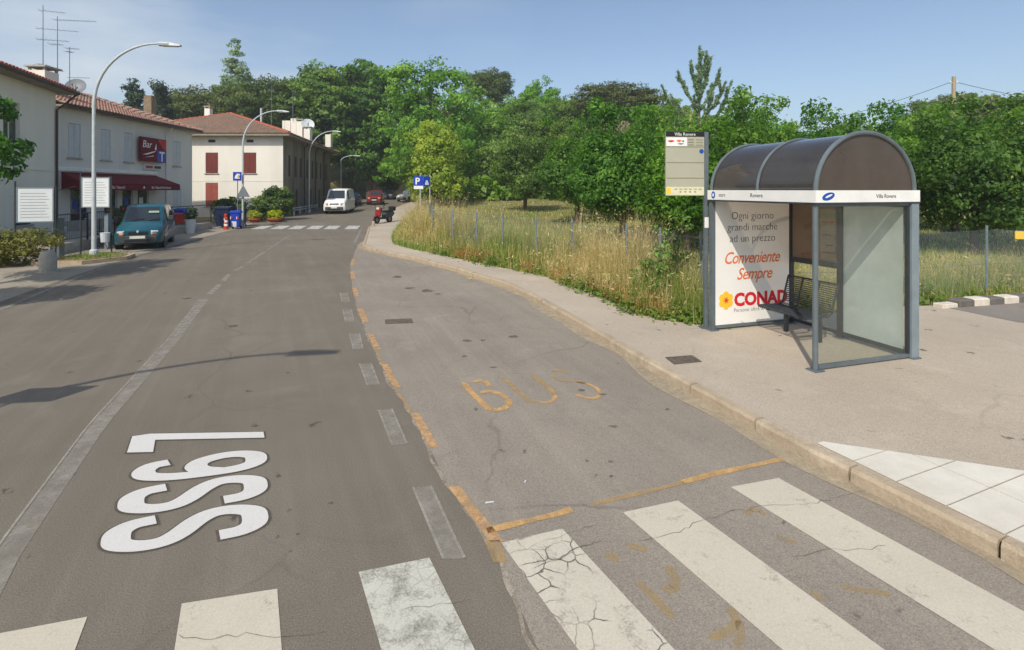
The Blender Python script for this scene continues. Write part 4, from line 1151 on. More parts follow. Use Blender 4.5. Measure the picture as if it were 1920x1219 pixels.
# --- grey building with the bar
B2L = 11.6
a2 = math.atan2(11.4, -0.55)
h2 = thing('bar_building', 'long grey two storey building with closed shutters over the burgundy awning', 'building', (-22.3, 25.0, 0), a2)
E2 = 6.55; D2 = 8.6
wins = [(0.75, 1.55, 4.1, 5.85), (2.95, 3.65, 4.1, 5.8), (4.75, 5.45, 4.1, 5.8), (9.35, 10.2, 4.05, 5.75)]
doors = [(0.9, 2.0, 0.42, 2.55), (3.2, 4.2, 0.42, 2.55), (4.6, 5.5, 0.9, 2.55), (5.9, 6.9, 0.42, 2.55), (9.4, 10.3, 0.9, 2.6)]
mb = MB(); wall_holes(mb, 0, B2L, 0, E2, wins + doors); shell(mb, 0, B2L, D2, 0, E2); part(h2, 'wall', mb, M['greyrend'])
for w_ in wins: window(h2, *w_, 'shut')
window(h2, *doors[4], 'shut'); 
for i, d in enumerate(doors[:4]):
    mb = MB(); mb.box(d[0], d[1], .10, .15, d[2], d[3]); dr = part(h2, 'door' if i in (0, 3) else 'shop_window', mb, M['door_dark'])
    mb = MB()
    for (a, b, c_, e) in ((d[0], d[0]+.07, d[2], d[3]), (d[1]-.07, d[1], d[2], d[3]), (d[0]+.07, d[1]-.07, d[3]-.07, d[3])): mb.box(a, b, .06, .10, c_, e)
    link('door_frame', mb.mesh('door_frame', M['shut_grey' if i else 'frame_dark']), dr)
    mb = MB(); mb.box(d[0]+.07, d[1]-.07, .085, .098, d[2]+.5, d[3]-.07); link('pane', mb.mesh('pane', M['winglass']), dr)
    mb = MB(); mb.box(d[0]+.25, d[0]+.6, .075, .083, 1.5, 2.0); link('notice', mb.mesh('notice', M['board' if i % 2 else 'ink_blue']), dr)
mb = MB(); mb.box(0, 7.6, -.12, -.003, 3.42, 3.62); part(h2, 'string_course', mb, M['white'])
mb = MB(); mb.box(0, B2L, -.02, -.003, 0.0, 0.9); part(h2, 'plinth', mb, M['concrete'])
mb = MB(); mb.box(-.1, B2L + .35, -.5, .3, E2, E2 + .10); part(h2, 'eave', mb, M['eave']); mb = MB(); mb.box(-.1, B2L + .35, D2 - .3, D2 + .5, E2, E2 + .10); part(h2, 'eave', mb, M['eave']); mb = MB(); mb.box(B2L - .2, B2L + .34, .302, D2 - .302, E2, E2 + .10); part(h2, 'eave', mb, M['eave'])
RH2 = 1.75
HP = 4.6
mb = MB(); mb.add([(-.1, -.5, E2 + .104), (B2L + .35, -.5, E2 + .104), (B2L + .35 - HP, D2/2, E2 + .104 + RH2), (-.1, D2/2, E2 + .104 + RH2), (B2L + .35, D2 + .5, E2 + .104), (-.1, D2 + .5, E2 + .104)], [(0, 1, 2, 3), (4, 5, 3, 2), (1, 4, 2)])
rf = part(h2, 'roof', mb, M['tile_old'])
mb = MB(); mb.add([(0, 0, E2), (0, D2, E2), (0, D2/2, E2 + RH2 - .1)], [(0, 2, 1)]); part(h2, 'gable', mb, M['greyrend'])
mb = MB(); s2 = math.hypot(D2/2 + .5, RH2)
tile_plane(mb, Vector((-.1, -.52, E2 + .12)), Vector((1, 0, 0)), Vector((0, D2/2 + .5, RH2)), B2L + .45, lambda uu: (0, s2 * min(1.0, (B2L + .45 - uu) / HP)))
tile_plane(mb, Vector((B2L + .37, -.5, E2 + .12)), Vector((0, 1, 0)), Vector((-HP, 0, RH2)), D2 + 1, lambda uu: (0, math.hypot(HP, RH2) * min(uu, D2 + 1 - uu) / (D2/2 + .5)))
link('roof_tiles', mb.mesh('roof_tiles', M['tile_old']), rf)['kind'] = 'stuff'
mb = MB(); rr = random.Random(5)
for i in range(21):
    x0 = -.1 + i * .355; mb.tint = rr.random(); mb.tube([(x0, D2/2, E2 + .13 + RH2 + .02), (x0 + .37, D2/2, E2 + .13 + RH2)], [.13, .11], 8)
link('ridge_tiles', mb.mesh('ridge_tiles', M['tile_old']), rf)['kind'] = 'stuff'
mb = MB(); mb.tube([(-.1, -.55, E2 + .05), (B2L + .35, -.55, E2 + .05)], .06, 8); part(h2, 'gutter', mb, M['gutter'])
mb = MB(); mb.tube([(8.55, -.52, E2 + .02), (8.55, -.07, E2 - .5), (8.55, -.06, .3)], .045, 7); part(h2, 'downpipe', mb, M['greyrend'])
chimney(h2, 1.25, 1.6, E2 + .4, E2 + 1.95, .85, 'white_rend')
chimney(h2, 10.0, 1.9, E2 + .5, E2 + 2.3, .5, 'bark_pale', cap=False)
mb = MB(); rr = random.Random(6)
for (y0, y1) in ((-.5, D2/2), (D2 + .5, D2/2)):
    A, B = Vector((B2L + .35, y0, E2 + .104)), Vector((B2L + .35 - HP, D2/2, E2 + .104 + RH2))
    for i in range(16): mb.tint = rr.random(); mb.tube([A.lerp(B, i / 16) + Vector((0, 0, .08)), A.lerp(B, (i + 1.1) / 16) + Vector((0, 0, .05))], [.13, .11], 7)
link('hip_tiles', mb.mesh('hip_tiles', M['tile_old']), rf)['kind'] = 'stuff'
# awning
aw = MB(); zt_, zf, out = 3.36, 2.80, 1.25
aw.add([(.35, -.01, zt_), (7.6, -.01, zt_), (8.0, -out, zf), (0.0 + .1, -out, zf), (.35, -.01, zt_ - .03), (7.6, -.01, zt_ - .03), (8.0, -out, zf - .03), (.1, -out, zf - .03)], [(0, 3, 2, 1), (4, 5, 6, 7), (0, 1, 5, 4), (1, 2, 6, 5), (3, 0, 4, 7)])
aw.box(.1, 8.0, -out - .012, -out + .012, zf - .36, zf - .0305)
aw.add([(.1, -out, zf - .03), (.35, -.01, zt_ - .03), (.35, -.01, zf - .3), (.1, -out, zf - .3)], [(0, 1, 2, 3)])
aw.add([(8.0, -out, zf - .03), (7.6, -.01, zt_ - .03), (7.6, -.01, zf - .3), (8.0, -out, zf - .3)], [(3, 2, 1, 0)])
ao = thing('awning', 'burgundy awning with white lettering over the front of the bar', 'awning', h2.location, a2)
an = part(ao, 'canvas', aw, M['awning'])
for x, s in ((2.0, 'Bar Tabacchi'), (5.2, 'Bar Tabacchi Ricevitoria')):
    text(an, 'lettering', s, .22, M['white'], Matrix.Translation((x, -out - .014, zf - .27)) @ FACE_NY, sx=.85)
for x in (1.9, 4.75):
    mb = MB(); mb.xprism([(x - .22 + .07 * math.cos(t) * (1 + .3 * math.cos(4*t)), zf - .2 + .07 * math.sin(t) * (1 + .3 * math.cos(4*t))) for t in [2*math.pi*i/20 for i in range(20)]], -out - .017, -out - .013); part(ao, 'emblem', mb, M['white'])
mb = MB()
for x in (.2, 7.9): mb.tube([(x, -.02, 2.45), (x, -out + .03, zf - .05)], .02, 6)
part(ao, 'arms', mb, M['galv_post'])
# bar sign with the blue tobacco square
sg = thing('bar_sign', 'dark red bar sign with a blue square letter T on the grey facade', 'sign', h2.location, a2)
mb = MB(); mb.box(5.75, 8.15, -.30, -.16, 4.2, 5.68); bx = part(sg, 'box', mb, M['awning'])
mb = MB(); mb.box(7.25, 8.13, -.308, -.301, 4.22, 4.95); part(sg, 'tobacco_field', mb, M['sign_blue'])
mb = MB(); mb.add([(7.25, -.306, 5.66), (8.13, -.306, 5.66), (8.13, -.306, 4.97), (7.9, -.306, 5.0)], [(0, 3, 2, 1)]); part(sg, 'red_field', mb, M['sign_red'])
text(sg, 'letter', 'T', .85, M['white'], Matrix.Translation((7.45, -.312, 4.28)) @ FACE_NY, offset=.02)
text(sg, 'letter', 'Bar', .62, M['poster'], Matrix.Translation((5.85, -.303, 5.05)) @ FACE_NY, shear=.2)
mb = MB(); mb.xprism([(5.86, 4.60), (6.9, 4.86), (7.15, 4.90), (6.95, 4.80), (6.3, 4.62)], -.306, -.3015); mb.xprism([(5.95, 4.42), (6.9, 4.60), (6.88, 4.55)], -.306, -.3015); mb.xprism([(7.0, 5.0), (7.15, 5.35), (7.18, 5.0), (7.1, 4.93)], -.306, -.3015); part(sg, 'swoosh', mb, M['poster'])
mb = MB()
for x in (6.2, 7.7): mb.box(x, x + .06, -.159, -.003, 4.6, 4.66); mb.box(x, x + .06, -.159, -.003, 5.3, 5.36)
part(sg, 'brackets', mb, M['frame_dark'])
mb = MB(); mb.box(6.3, 8.0, -.12, -.004, 3.72, 4.05); ls = tag(part(None, 'small_sign', mb, M['shut_grey']), 'small pale sign strip between the bar sign and the awning', 'sign')
ls.location = h2.location; ls.rotation_euler = h2.rotation_euler
for i in range(2):
    mb = MB(); mb.box(6.45 + i*.8, 7.1 + i*.8, -.126, -.1205, 3.80, 3.96); part(ls, 'print', mb, M['sign_red' if i == 0 else 'bin_dark'])
# antennas and dish on the roofs
def loc2(x, y, z): 
    v = Matrix.Rotation(a2, 4, 'Z') @ Vector((x, y, z)); return h2.location + v
antenna('tall lattice antenna with several aerials beside the cream house chimney', loc2(3.4, 3.4, E2 + 1.2), 4.9, [(4.6, -.2, 1.0, .4, 5, .6), (3.6, -.3, 1.6, .35, 8, .5), (3.0, -.3, 1.2, .3, 7, .5), (1.6, -.3, .3, 1.2, 4, .7)])
antenna('antenna mast with one long aerial pointing right above the grey roof', loc2(4.35, 3.4, E2 + 1.3), 4.5, [(4.3, -.2, 2.0, .15, 12, .45), (2.9, -.4, .3, .2, 4, .6), (1.4, -.2, .3, .5, 3, .4)])
antenna('short antenna mast with white top beside the satellite dish', loc2(5.2, 3.4, E2 + 1.3), 3.0, [(2.9, -.2, .5, .2, 5, .5), (2.7, -.2, .2, 1.4, 4, .5), (1.2, -.1, 1.1, .1, 7, .25)])
def dish(label, p, r, az):
    o = thing('satellite_dish', label, 'satellite dish', p, az)
    mb = MB(); mb.tube([(0, 0, -1.0), (0, 0, .1)], .03, 6); part(o, 'mast', mb, M['galv_post'])
    mb = MB(); n = 18; vs = [(0, .14 * r, 0)]
    for k, rr_ in enumerate((.35, .7, 1.0)):
        for i in range(n):
            t = 2*math.pi*i/n; vs.append((r*rr_*math.cos(t), .14*r - .22*r*rr_*rr_, r*rr_*math.sin(t)))
    fs = [(0, 1+i, 1+(i+1) % n) for i in range(n)] + [(1+k*n+i, 1+(k+1)*n+i, 1+(k+1)*n+(i+1) % n, 1+k*n+(i+1) % n) for k in range(2) for i in range(n)]
    mb.add(vs, fs); d = part(o, 'reflector', mb, M['planter' if 'white' in label else 'sign_back'], True); d.rotation_euler = (math.radians(-25), 0, 0)
    mb = MB(); mb.tube([(0, 0, -.9*r), (0, -.75*r, .05)], .015, 5); mb.cbox(0, -.78*r, .06, .09, .12, .09); part(o, 'receiver_arm', mb, M['galv_post'])
dish('grey satellite dish on the ridge of the grey building by the antennas', loc2(5.9, 3.6, E2 + 2.1), .55, .3)
# --- white corner house with the hipped roof
h3 = thing('corner_house', 'white rendered corner house with brown shutters and a hipped tile roof beyond the bar', 'house', (-33.0, 41.6, 0.18))
WF = 14.4; E3 = 6.75; SDV = Vector((-3.4, 20.5, 0)); 
mb = MB()
hw = [(8.10, 9.12, 3.62, 5.30), (11.18, 12.22, 3.62, 5.30), (8.10, 9.12, 0.9, 2.85), (2.5, 3.5, 3.62, 5.3)]
vents = [(8.3, 8.9, 6.12, 6.36), (11.4, 12.0, 6.12, 6.36)]
wall_holes(mb, 0, WF, -.3, E3, hw + vents)
mb.add([(0, 0, -.3), (SDV.x, SDV.y, -.3), (SDV.x, SDV.y, E3), (0, 0, E3)], [(0, 3, 2, 1)])
mb.add([(SDV.x, SDV.y, -.3), (WF + SDV.x, SDV.y, -.3), (WF + SDV.x, SDV.y, E3), (SDV.x, SDV.y, E3)], [(0, 3, 2, 1)])
part(h3, 'wall', mb, M['white_rend'])
for k, w_ in enumerate(hw):
    window(h3, *w_, 'shut', m='shut_pink' if k == 2 else 'shut_brown', sill=True)
for w_ in vents:
    mb = MB(); mb.box(w_[0], w_[1], .1, .14, w_[2], w_[3]); part(h3, 'vent', mb, M['door_dark'])
mb = MB(); mb.box(0, WF, -.02, -.003, 2.98, 3.03); part(h3, 'string_course', mb, M['white_rend'])
# side wall along the road: own plane, local frame turned
sw = bpy.data.objects.new('side_wall', None); COL.objects.link(sw); sw.parent = h3; sw.location = (WF, 0, 0); SA = math.atan2(SDV.y, SDV.x); sw.rotation_euler = (0, 0, SA)
SLn = SDV.length
sh_ = [(1.6, 2.3, 3.4, 5.2), (3.6, 4.5, 3.4, 5.2), (5.5, 6.3, 3.4, 5.2), (8.1, 8.9, 3.4, 5.2), (10.4, 11.3, 3.4, 5.2), (12.2, 13.2, 3.4, 5.2), (14.5, 15.3, 3.4, 5.2), (17.5, 18.3, 3.4, 5.2)]
dh = [(4.0, 5.0, 0.0, 2.3), (9.6, 10.7, 0.0, 2.3), (13.8, 14.8, 0.0, 2.3)]
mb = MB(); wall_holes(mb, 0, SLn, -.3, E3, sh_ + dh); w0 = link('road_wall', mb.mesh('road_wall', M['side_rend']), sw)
for w_ in sh_:
    mb = MB(); a, b, c, d = w_; mb.box(a, b, .03, .07, c, d)
    for i in range(8): mb.box(a + .08, b - .08, .014, .03, c + .1 + i * .21, c + .22 + i * .21)
    link('window', mb.mesh('window', M['wood']), sw)
for w_ in dh:
    mb = MB(); a, b, c, d = w_; mb.box(a, b, .08, .13, c, d); mb.box(a + .1, (a+b)/2 - .04, .06, .08, c + .2, d - .15); mb.box((a+b)/2 + .04, b - .1, .06, .08, c + .2, d - .15)
    link('door', mb.mesh('door', M['wood']), sw)
mb = MB()
for x in (7.2, 12.0, 16.4): mb.tube([(x, -.5, E3 + .02), (x, -.06, E3 - .5), (x, -.06, 0)], .05, 6)
link('downpipe', mb.mesh('downpipe', M['gutter']), sw)
# roof
OV = .7; ap = Vector((6.1, 7.4, E3 + 2.72)); bp_ = ap + SDV.normalized() * 6.3
fl, fr_ = Vector((-OV, -OV, E3)), Vector((WF + OV + .1, -OV, E3)); bl, br_ = fl + SDV + Vector((0, 1.2, 0)), fr_ + SDV + Vector((0, 1.2, 0))
mb = MB(); mb.add([fl, fr_, br_, bl, ap, bp_], [(0, 1, 4), (1, 2, 5, 4), (2, 3, 5), (3, 0, 4, 5)]); 
rf = part(h3, 'roof', mb, M['tile_grey'])
mb = MB(); z9 = Vector((0, 0, -.14)); mb.add([fl, fr_, br_, bl, fl + z9, fr_ + z9, br_ + z9, bl + z9], [(0, 4, 5, 1), (1, 5, 6, 2), (2, 6, 7, 3), (3, 7, 4, 0), (4, 7, 6, 5)]); part(h3, 'eave', mb, M['eave'])
mb = MB(); up = Vector((0, 0, .03)); wd3 = fr_.x - fl.x; S3 = Vector((0, ap.y + OV, ap.z - E3)); l3 = S3.length; xa = ap.x + OV
tile_plane(mb, fl + up, Vector((1, 0, 0)), S3, wd3, lambda uu: (0, l3 * (uu / xa if uu < xa else (wd3 - uu) / (wd3 - xa))), pitch=.25, course=.42)
ee = (br_ - fr_); le_ = ee.length; en = ee.normalized(); pa = (ap - fr_).dot(en); pb = (bp_ - fr_).dot(en); Sd = (ap - fr_) - en * pa; ls_ = Sd.length
tile_plane(mb, fr_ + up, en, Sd, le_, lambda uu: (0, ls_ * (uu / pa if uu < pa else 1.0 if uu < pb else (le_ - uu) / (le_ - pb))), pitch=.25, course=.45)
link('roof_tiles', mb.mesh('roof_tiles', M['tile_grey']), rf)['kind'] = 'stuff'
mb = MB(); rr = random.Random(9)
for A, B in ((fl, ap), (fr_, ap), (ap, bp_), (br_, bp_)):
    n = int((B - A).length / .4)
    for i in range(n):
        mb.tint = .5 + .5 * rr.random(); mb.tube([A.lerp(B, i / n) + Vector((0, 0, .10)), A.lerp(B, (i + 1.1) / n) + Vector((0, 0, .07))], [.15, .12], 7)
link('ridge_tiles', mb.mesh('ridge_tiles', M['tile_red']), rf)['kind'] = 'stuff'
for (x, y, z0, z1, s, cp) in ((4.2, 7.0, E3 + 1.6, E3 + 3.2, .5, True), (10.2, 10.5, E3 + 1.2, E3 + 2.5, .8, False), (11.0, 10.2, E3 + .9, E3 + 2.7, .55, False), (11.9, 9.5, E3 + .5, E3 + 2.3, .6, True), (13.0, 8.6, E3 + .1, E3 + 1.45, .6, True), (12.4, 16.0, E3 + .3, E3 + 1.7, .6, False)):
    chimney(h3, x, y, z0, z1, s, 'white_rend', cp)
mb = MB(); mb.tube([(8.9, 7.6, E3 + 1.7), (8.9, 7.6, E3 + 3.35)], .10, 8); part(h3, 'flue', mb, M['galv'])
antenna('plain antenna pole on the hip roof of the white corner house', (-33 + 9.45, 41.6 + 8.5, E3 + 1.7), 4.2, [(3.8, -.3, .3, .6, 3, .5)])
antenna('antenna pole with crossed aerials by the chimneys of the white corner house', (-33 + 11.0, 41.6 + 9.8, E3 + 2.6), 3.2, [(2.0, -.8, .8, .1, 6, .4), (3.0, -.2, .3, 1.0, 3, .5)])
dish('white satellite dish by the chimneys of the corner house', (-33 + 12.7, 41.6 + 9.3, E3 + 2.2), .62, .5)

# ------------------------------------------------------------------ terrace in front of the bar
tr = MB(); tr.prism([(-17.15, 19.0), (-18.1, 23.3), (-19.05, 32.5), (-22.25, 33.2), (-22.3, 25.0), (-21.0, 20.0), (-19.6, 18.0)], -.1, .40)
structure('terrace', tr, M['concrete'])
RLN = [Vector((-17.2, 19.25, .40)), Vector((-18.13, 23.35, .40)), Vector((-18.62, 28.0, .40)), Vector((-19.05, 32.4, .40))]
rl = thing('terrace_railing', 'dark metal railing along the terrace of the bar', 'railing', (-17.2, 19.25, .4)); o0 = rl.location.copy()
for A, B in zip(RLN, RLN[1:]):
    n = max(2, int((B - A).length / 1.5))
    for i in range(n + (1 if B is RLN[-1] else 0)):
        p = A.lerp(B, i / n) - o0; mb = MB(); mb.box(p.x - .025, p.x + .025, p.y - .025, p.y + .025, 0.0, 1.12); part(rl, 'post', mb, M['frame_dark'])
    for z, r in ((1.12, .025), (.14, .015)):
        mb = MB(); mb.tube([A - o0 + Vector((0, 0, z)), B - o0 + Vector((0, 0, z))], r, 6); part(rl, 'rail', mb, M['frame_dark'])
    mb = MB(); nb = int((B - A).length / .14)
    for i in range(nb):
        p = A.lerp(B, (i + .5) / nb) - o0; mb.tube([p + Vector((0, 0, .14)), p + Vector((0, 0, 1.1))], .007, 4, False)
    part(rl, 'bars', mb, M['frame_dark'])
def post_thing(name, label, cat, p, h, s, m):
    o = thing(name, label, cat, p); mb = MB(); mb.box(-s/2, s/2, -s/2, s/2, 0, h); part(o, 'shaft', mb, M[m]); mb = MB(); mb.cbox(0, 0, h + .015, s * 1.25, s * 1.25, .03); part(o, 'cap', mb, M[m]); return o
post_thing('steel_post', 'thick grey steel post on the low wall near the bollard', 'post', (-16.55, 18.7, .0), 1.42, .22, 'frame')
post_thing('steel_post', 'grey steel post beside the teal car front', 'post', (-16.9, 21.4, 0.0), 1.45, .16, 'frame_pale')
# white stuff seen on the terrace
def aboard(label, p, rz):
    o = thing('pavement_board', label, 'board', p, rz)
    for s in (-1, 1):
        mb = MB(); mb.cbox(0, s * .14, .28, .42, .03, .55, 0, s * .35); part(o, 'leaf', mb, M['board'])
aboard('small white standing board by the dark door of the bar', (-19.0, 21.5, .40), .4)
for k, (x, y) in enumerate(((-19.6, 24.0), (-20.3, 25.2))):
    o = thing('metal_table', ['small metal table outside the bar nearest the door', 'second small metal table outside the bar'][k], 'table', (x, y, .4))
    mb = MB(); mb.lathe([(.35, .72), (.36, .735), (.35, .75)], 16); part(o, 'top', mb, M['galv']); mb = MB(); mb.tube([(0, 0, 0), (0, 0, .72)], .03, 8); mb.lathe([(.22, 0), (.22, .02), (.05, .04)], 12); part(o, 'pedestal', mb, M['frame_dark'])

# ------------------------------------------------------------------ notice boards
def notice(label, p, w, h, z0, rz, legs=True):
    o = thing('notice_board', label, 'notice board', p, rz)
    mb = MB(); mb.box(-w/2, w/2, -.03, .03, z0, z0 + h); pn = part(o, 'panel', mb, M['board'])
    mb = MB()
    for (a, b, c, d) in ((-w/2 - .04, -w/2 - .001, z0 - .04, z0 + h + .04), (w/2 + .001, w/2 + .04, z0 - .04, z0 + h + .04), (-w/2, w/2, z0 - .04, z0 - .001), (-w/2, w/2, z0 + h + .001, z0 + h + .04)): mb.box(a, b, -.04, .04, c, d)
    part(o, 'frame', mb, M['galv_post'])
    for x in (-w/2 - .075, w/2 + .075):
        mb = MB(); mb.tube([(x, 0, 0), (x, 0, z0 + h + .25 * (1 if x < 0 else .3))], .03, 6); part(o, 'leg', mb, M['frame_dark'])
    for i in range(9):
        mb = MB(); z = z0 + h * (.12 + .09 * i); mb.box(-w*.42, w*(.40 - .05 * (i % 3)), -.034, -.0305, z, z + .02); part(pn, 'print_line', mb, M['board_line'])
notice('white notice board on posts behind the hedge by the cream house', (-16.75, 18.0, 0), .95, 1.16, 1.37, math.radians(24))
notice('pale notice board behind the nearest street lamp', (-15.35, 18.9, 0), .88, 1.05, 1.86, math.radians(8))
lb = thing('litter_bin', 'small pale litter bin hung on the leg of the notice board by the lamp', 'litter bin', (-14.9, 18.75, .55))
mb = MB(); mb.lathe([(.11, 0), (.13, .02), (.15, .34), (.16, .35), (.14, .36)], 14); part(lb, 'bucket', mb, M['planter']); mb = MB(); mb.cbox(0, .14, .22, .06, .06, .2); part(lb, 'bracket', mb, M['galv_post'])

# kerbed island with the lamp, bollard
isl = MB(); P = [(-15.6, 16.6), (-14.2, 16.9), (-13.6, 18.1), (-13.9, 18.9), (-14.8, 19.1), (-15.9, 18.4)]
isl.prism(P, -.1, .13); structure('kerbed_island', isl, M['kerb'])
isl = MB(); isl.prism([(p[0] * .86 + -14.75 * .14, p[1] * .82 + 17.9 * .18) for p in P], .10, .145); structure('island_soil', isl, M['earth'])
bo = thing('bollard', 'pale concrete bollard with a rounded top in front of the hedge', 'bollard', (-14.05, 15.5, 0))
mb = MB(); mb.lathe([(.215, 0), (.215, .42), (.205, .50), (.17, .58), (.10, .635), (.02, .655)], 20); part(bo, 'shaft', mb, M['concrete'], True)
mb = MB(); mb.lathe([(.26, -.02), (.25, .02), (.216, .03)], 20); part(bo, 'foot', mb, M['concrete'], True)

# ------------------------------------------------------------------ street lamps
def street_lamp(label, p, rz, H=7.6, reach=2.15):
    o = thing('street_lamp', label, 'street lamp', p, rz, 'curved street lamps along the road')
    st = 5.35; pts = [(0, 0, 0), (0, 0, 1.2), (0, 0, 3.2), (0, 0, st)]; rs = [.076, .070, .062, .054]
    for i in range(1, 13):
        t = math.pi / 2 * i / 12; pts.append((reach * (1 - math.cos(t)), 0, st + (H - st) * math.sin(t))); rs.append(.054 - .020 * i / 12)
    mb = MB(); mb.tube(pts, rs, 12); part(o, 'pole', mb, M['galv'], True)
    mb = MB(); mb.lathe([(.14, 0), (.13, .22), (.09, .26)], 12); part(o, 'foot', mb, M['galv'])
    mb = MB(); mb.yprism([(-.10, H - .07), (.10, H - .07), (.12, H - .01), (.07, H + .05), (-.07, H + .05), (-.12, H - .01)], reach - .02, reach + .34)
    mb.add([(reach + .34, -.10, H - .07), (reach + .34, .10, H - .07), (reach + .34, .07, H + .05), (reach + .34, -.07, H + .05), (reach + .72, -.08, H - .075), (reach + .72, .08, H - .075), (reach + .72, .05, H - .02), (reach + .72, -.05, H - .02)], [(0, 4, 5, 1), (1, 5, 6, 2), (2, 6, 7, 3), (3, 7, 4, 0), (4, 7, 6, 5)])
    part(o, 'lamp_head', mb, M['galv'])
    mb = MB(); mb.box(reach + .10, reach + .62, -.07, .07, H - .095, H - .076); part(o, 'lens', mb, M['headlight'])
    return o
street_lamp('tall curved street lamp nearest the camera, rising from the kerbed island', (-14.78, 18.1, .12), .12)
street_lamp('curved street lamp standing behind the blue bin in front of the white house', (-17.45, 33.2, .02), .12)
street_lamp('curved street lamp beside the road wall of the white corner house', (-18.85, 47.6, .33), .12)
street_lamp('farthest pale street lamp against the dark trees beyond the white van', (-21.2, 63.5, .68), .12, 6.0, 1.6)
street_lamp('street lamp beside the near road, seen only by its shadow on the lane', (-8.15, .50, 0), .15)
# road sign outside the view whose shadow falls on the lane
def panel_sign(label, p, rz, w, h, z0, m):
    o = thing('road_sign', label, 'road sign', p, rz)
    mb = MB(); mb.tube([(0, .05, 0), (0, .05, z0 + h)], .03, 8); part(o, 'post', mb, M['galv_post'])
    mb = MB(); mb.box(-w/2, w/2, -.01, .01, z0, z0 + h); return o, part(o, 'panel', mb, M[m])
panel_sign('road sign beside the near lane, known by its slanting shadow', (-6.67, 3.78, 0), .13, .80, .52, 2.4, 'sign_back')
# blue sign and triangle on the second lamp
o, pn = panel_sign('square blue service sign with a white emblem on the second street lamp', (-17.68, 32.95, 0), .1, .52, .56, 3.05, 'sign_blue')
mb = MB(); mb.xprism([(-.16, 3.18), (.16, 3.18), (.16, 3.24), (.02, 3.26), (.06, 3.40), (.17, 3.38), (.16, 3.48), (-.02, 3.50), (-.12, 3.36)], -.016, -.0105); part(pn, 'emblem', mb, M['white'])
mb = MB(); mb.xprism([(.05, 3.28), (.15, 3.30), (.12, 3.36), (.07, 3.36)], -.020, -.0165); part(pn, 'emblem_detail', mb, M['ink_yellow'])
o = thing('triangle_sign', 'back of a grey triangular road sign on the second street lamp', 'road sign', (-17.35, 33.05, 0), .1)
mb = MB(); mb.xprism([(-.42, 2.0), (.42, 2.0), (.05, 2.68), (-.05, 2.68)], -.012, .012); part(o, 'panel', mb, M['sign_back'])
mb = MB(); mb.tube([(0, .05, 0), (0, .05, 2.7)], .03, 8); part(o, 'post', mb, M['galv_post'])
# parking sign on the right
o = thing('parking_sign', 'blue parking sign with white letter P at the end of the fence', 'road sign', (-6.15, 34.3, .15), .08)
mb = MB(); mb.tube([(.0, .05, 0), (.0, .05, 3.4)], .03, 8); part(o, 'post', mb, M['galv'])
mb = MB(); mb.box(-.42, .20, -.012, .012, 2.58, 3.22); pn = part(o, 'panel', mb, M['sign_blue'])
text(pn, 'letter', 'P', .62, M['white'], Matrix.Translation((-.34, -.014, 2.68)) @ FACE_NY, offset=.012)
mb = MB(); mb.box(-.42, .20, -.012, .012, 2.36, 2.575); part(o, 'lower_plate', mb, M['white'])
o = thing('small_blue_sign', 'narrow blue sign with a white symbol just right of the parking sign', 'road sign', (-5.72, 34.35, .15), .5)
mb = MB(); mb.tube([(.24, .05, 0), (.24, .05, 3.35)], .03, 8); part(o, 'post', mb, M['galv'])
mb = MB(); mb.box(-.22, .22, -.012, .012, 2.55, 3.2); pn = part(o, 'panel', mb, M['sign_blue'])
mb = MB(); mb.xprism([(-.13, 2.64), (.13, 2.64), (.13, 2.74), (.05, 2.95), (-.05, 2.95), (-.13, 2.74)], -.017, -.0125); part(pn, 'symbol', mb, M['planter'])

# ------------------------------------------------------------------ bins, barriers, planters
def wheelie(label, p, rz, w, d, h, m, cat='bin', group=None):
    o = thing('waste_bin', label, cat, p, rz, group)
    k = .84; mb = MB(); vs = [(sx * w/2 * f, sy * d/2 * f, z) for z, f in ((.1, k), (h * .86, 1.0)) for sx, sy in ((-1, -1), (1, -1), (1, 1), (-1, 1))]
    mb.add(vs, [(0, 3, 2, 1), (4, 5, 6, 7)] + [(i, (i+1) % 4, 4+(i+1) % 4, 4+i) for i in range(4)]); part(o, 'body', mb, M[m])
    mb = MB(); mb.yprism([(-d/2 - .04, h * .865), (d/2 + .05, h * .865), (d/2 + .05, h * .94), (d*.1, h), (-d/2 - .04, h * .93)], -w/2 - .035, w/2 + .035); part(o, 'lid', mb, M[m])
    for s in (-1, 1):
        mb = MB(); mb.tube([(s * (w/2 * k - .02), d/2 * .7, .1), (s * (w/2 * k + .04), d/2 * .7, .1)], .1, 12); part(o, 'wheel', mb, M['rubber'])
    return o
bb = wheelie('bright blue waste bin with red and white reflectors at the foot of the second lamp', (-17.45, 32.35, 0), .15, .54, .46, 1.16, 'bin_blue')
for s in (-1, 1):
    mb = MB(); mb.box(s * .18 - .06, s * .18 + .06, -.255, -.235, .62, .78); part(bb, 'reflector', mb, M['white']); mb = MB(); mb.box(s * .18 - .02, s * .18 + .06, -.261, -.2555, .62, .78); part(bb, 'reflector_red', mb, M['sign_red'])
mb = MB(); mb.box(-.16, .12, -.245, -.21, .14, .48); part(bb, 'grey_plate', mb, M['planter'])
wheelie('large dark blue waste container behind the railing', (-18.7, 33.4, 0), -.1, .95, .8, 1.4, 'bin_dark')
wheelie('dark green waste container between the dark blue one and the red barrier', (-18.15, 33.9, 0), -.1, .8, .75, 1.25, 'bin_green')
wheelie('blue recycling tub inside the terrace railing', (-19.9, 31.2, .4), .1, .95, .7, .95, 'bin_blue')
wheelie('red brown crate bin below the blue tub on the terrace', (-19.5, 30.0, .4), .1, .8, .6, .7, 'barrier_red')
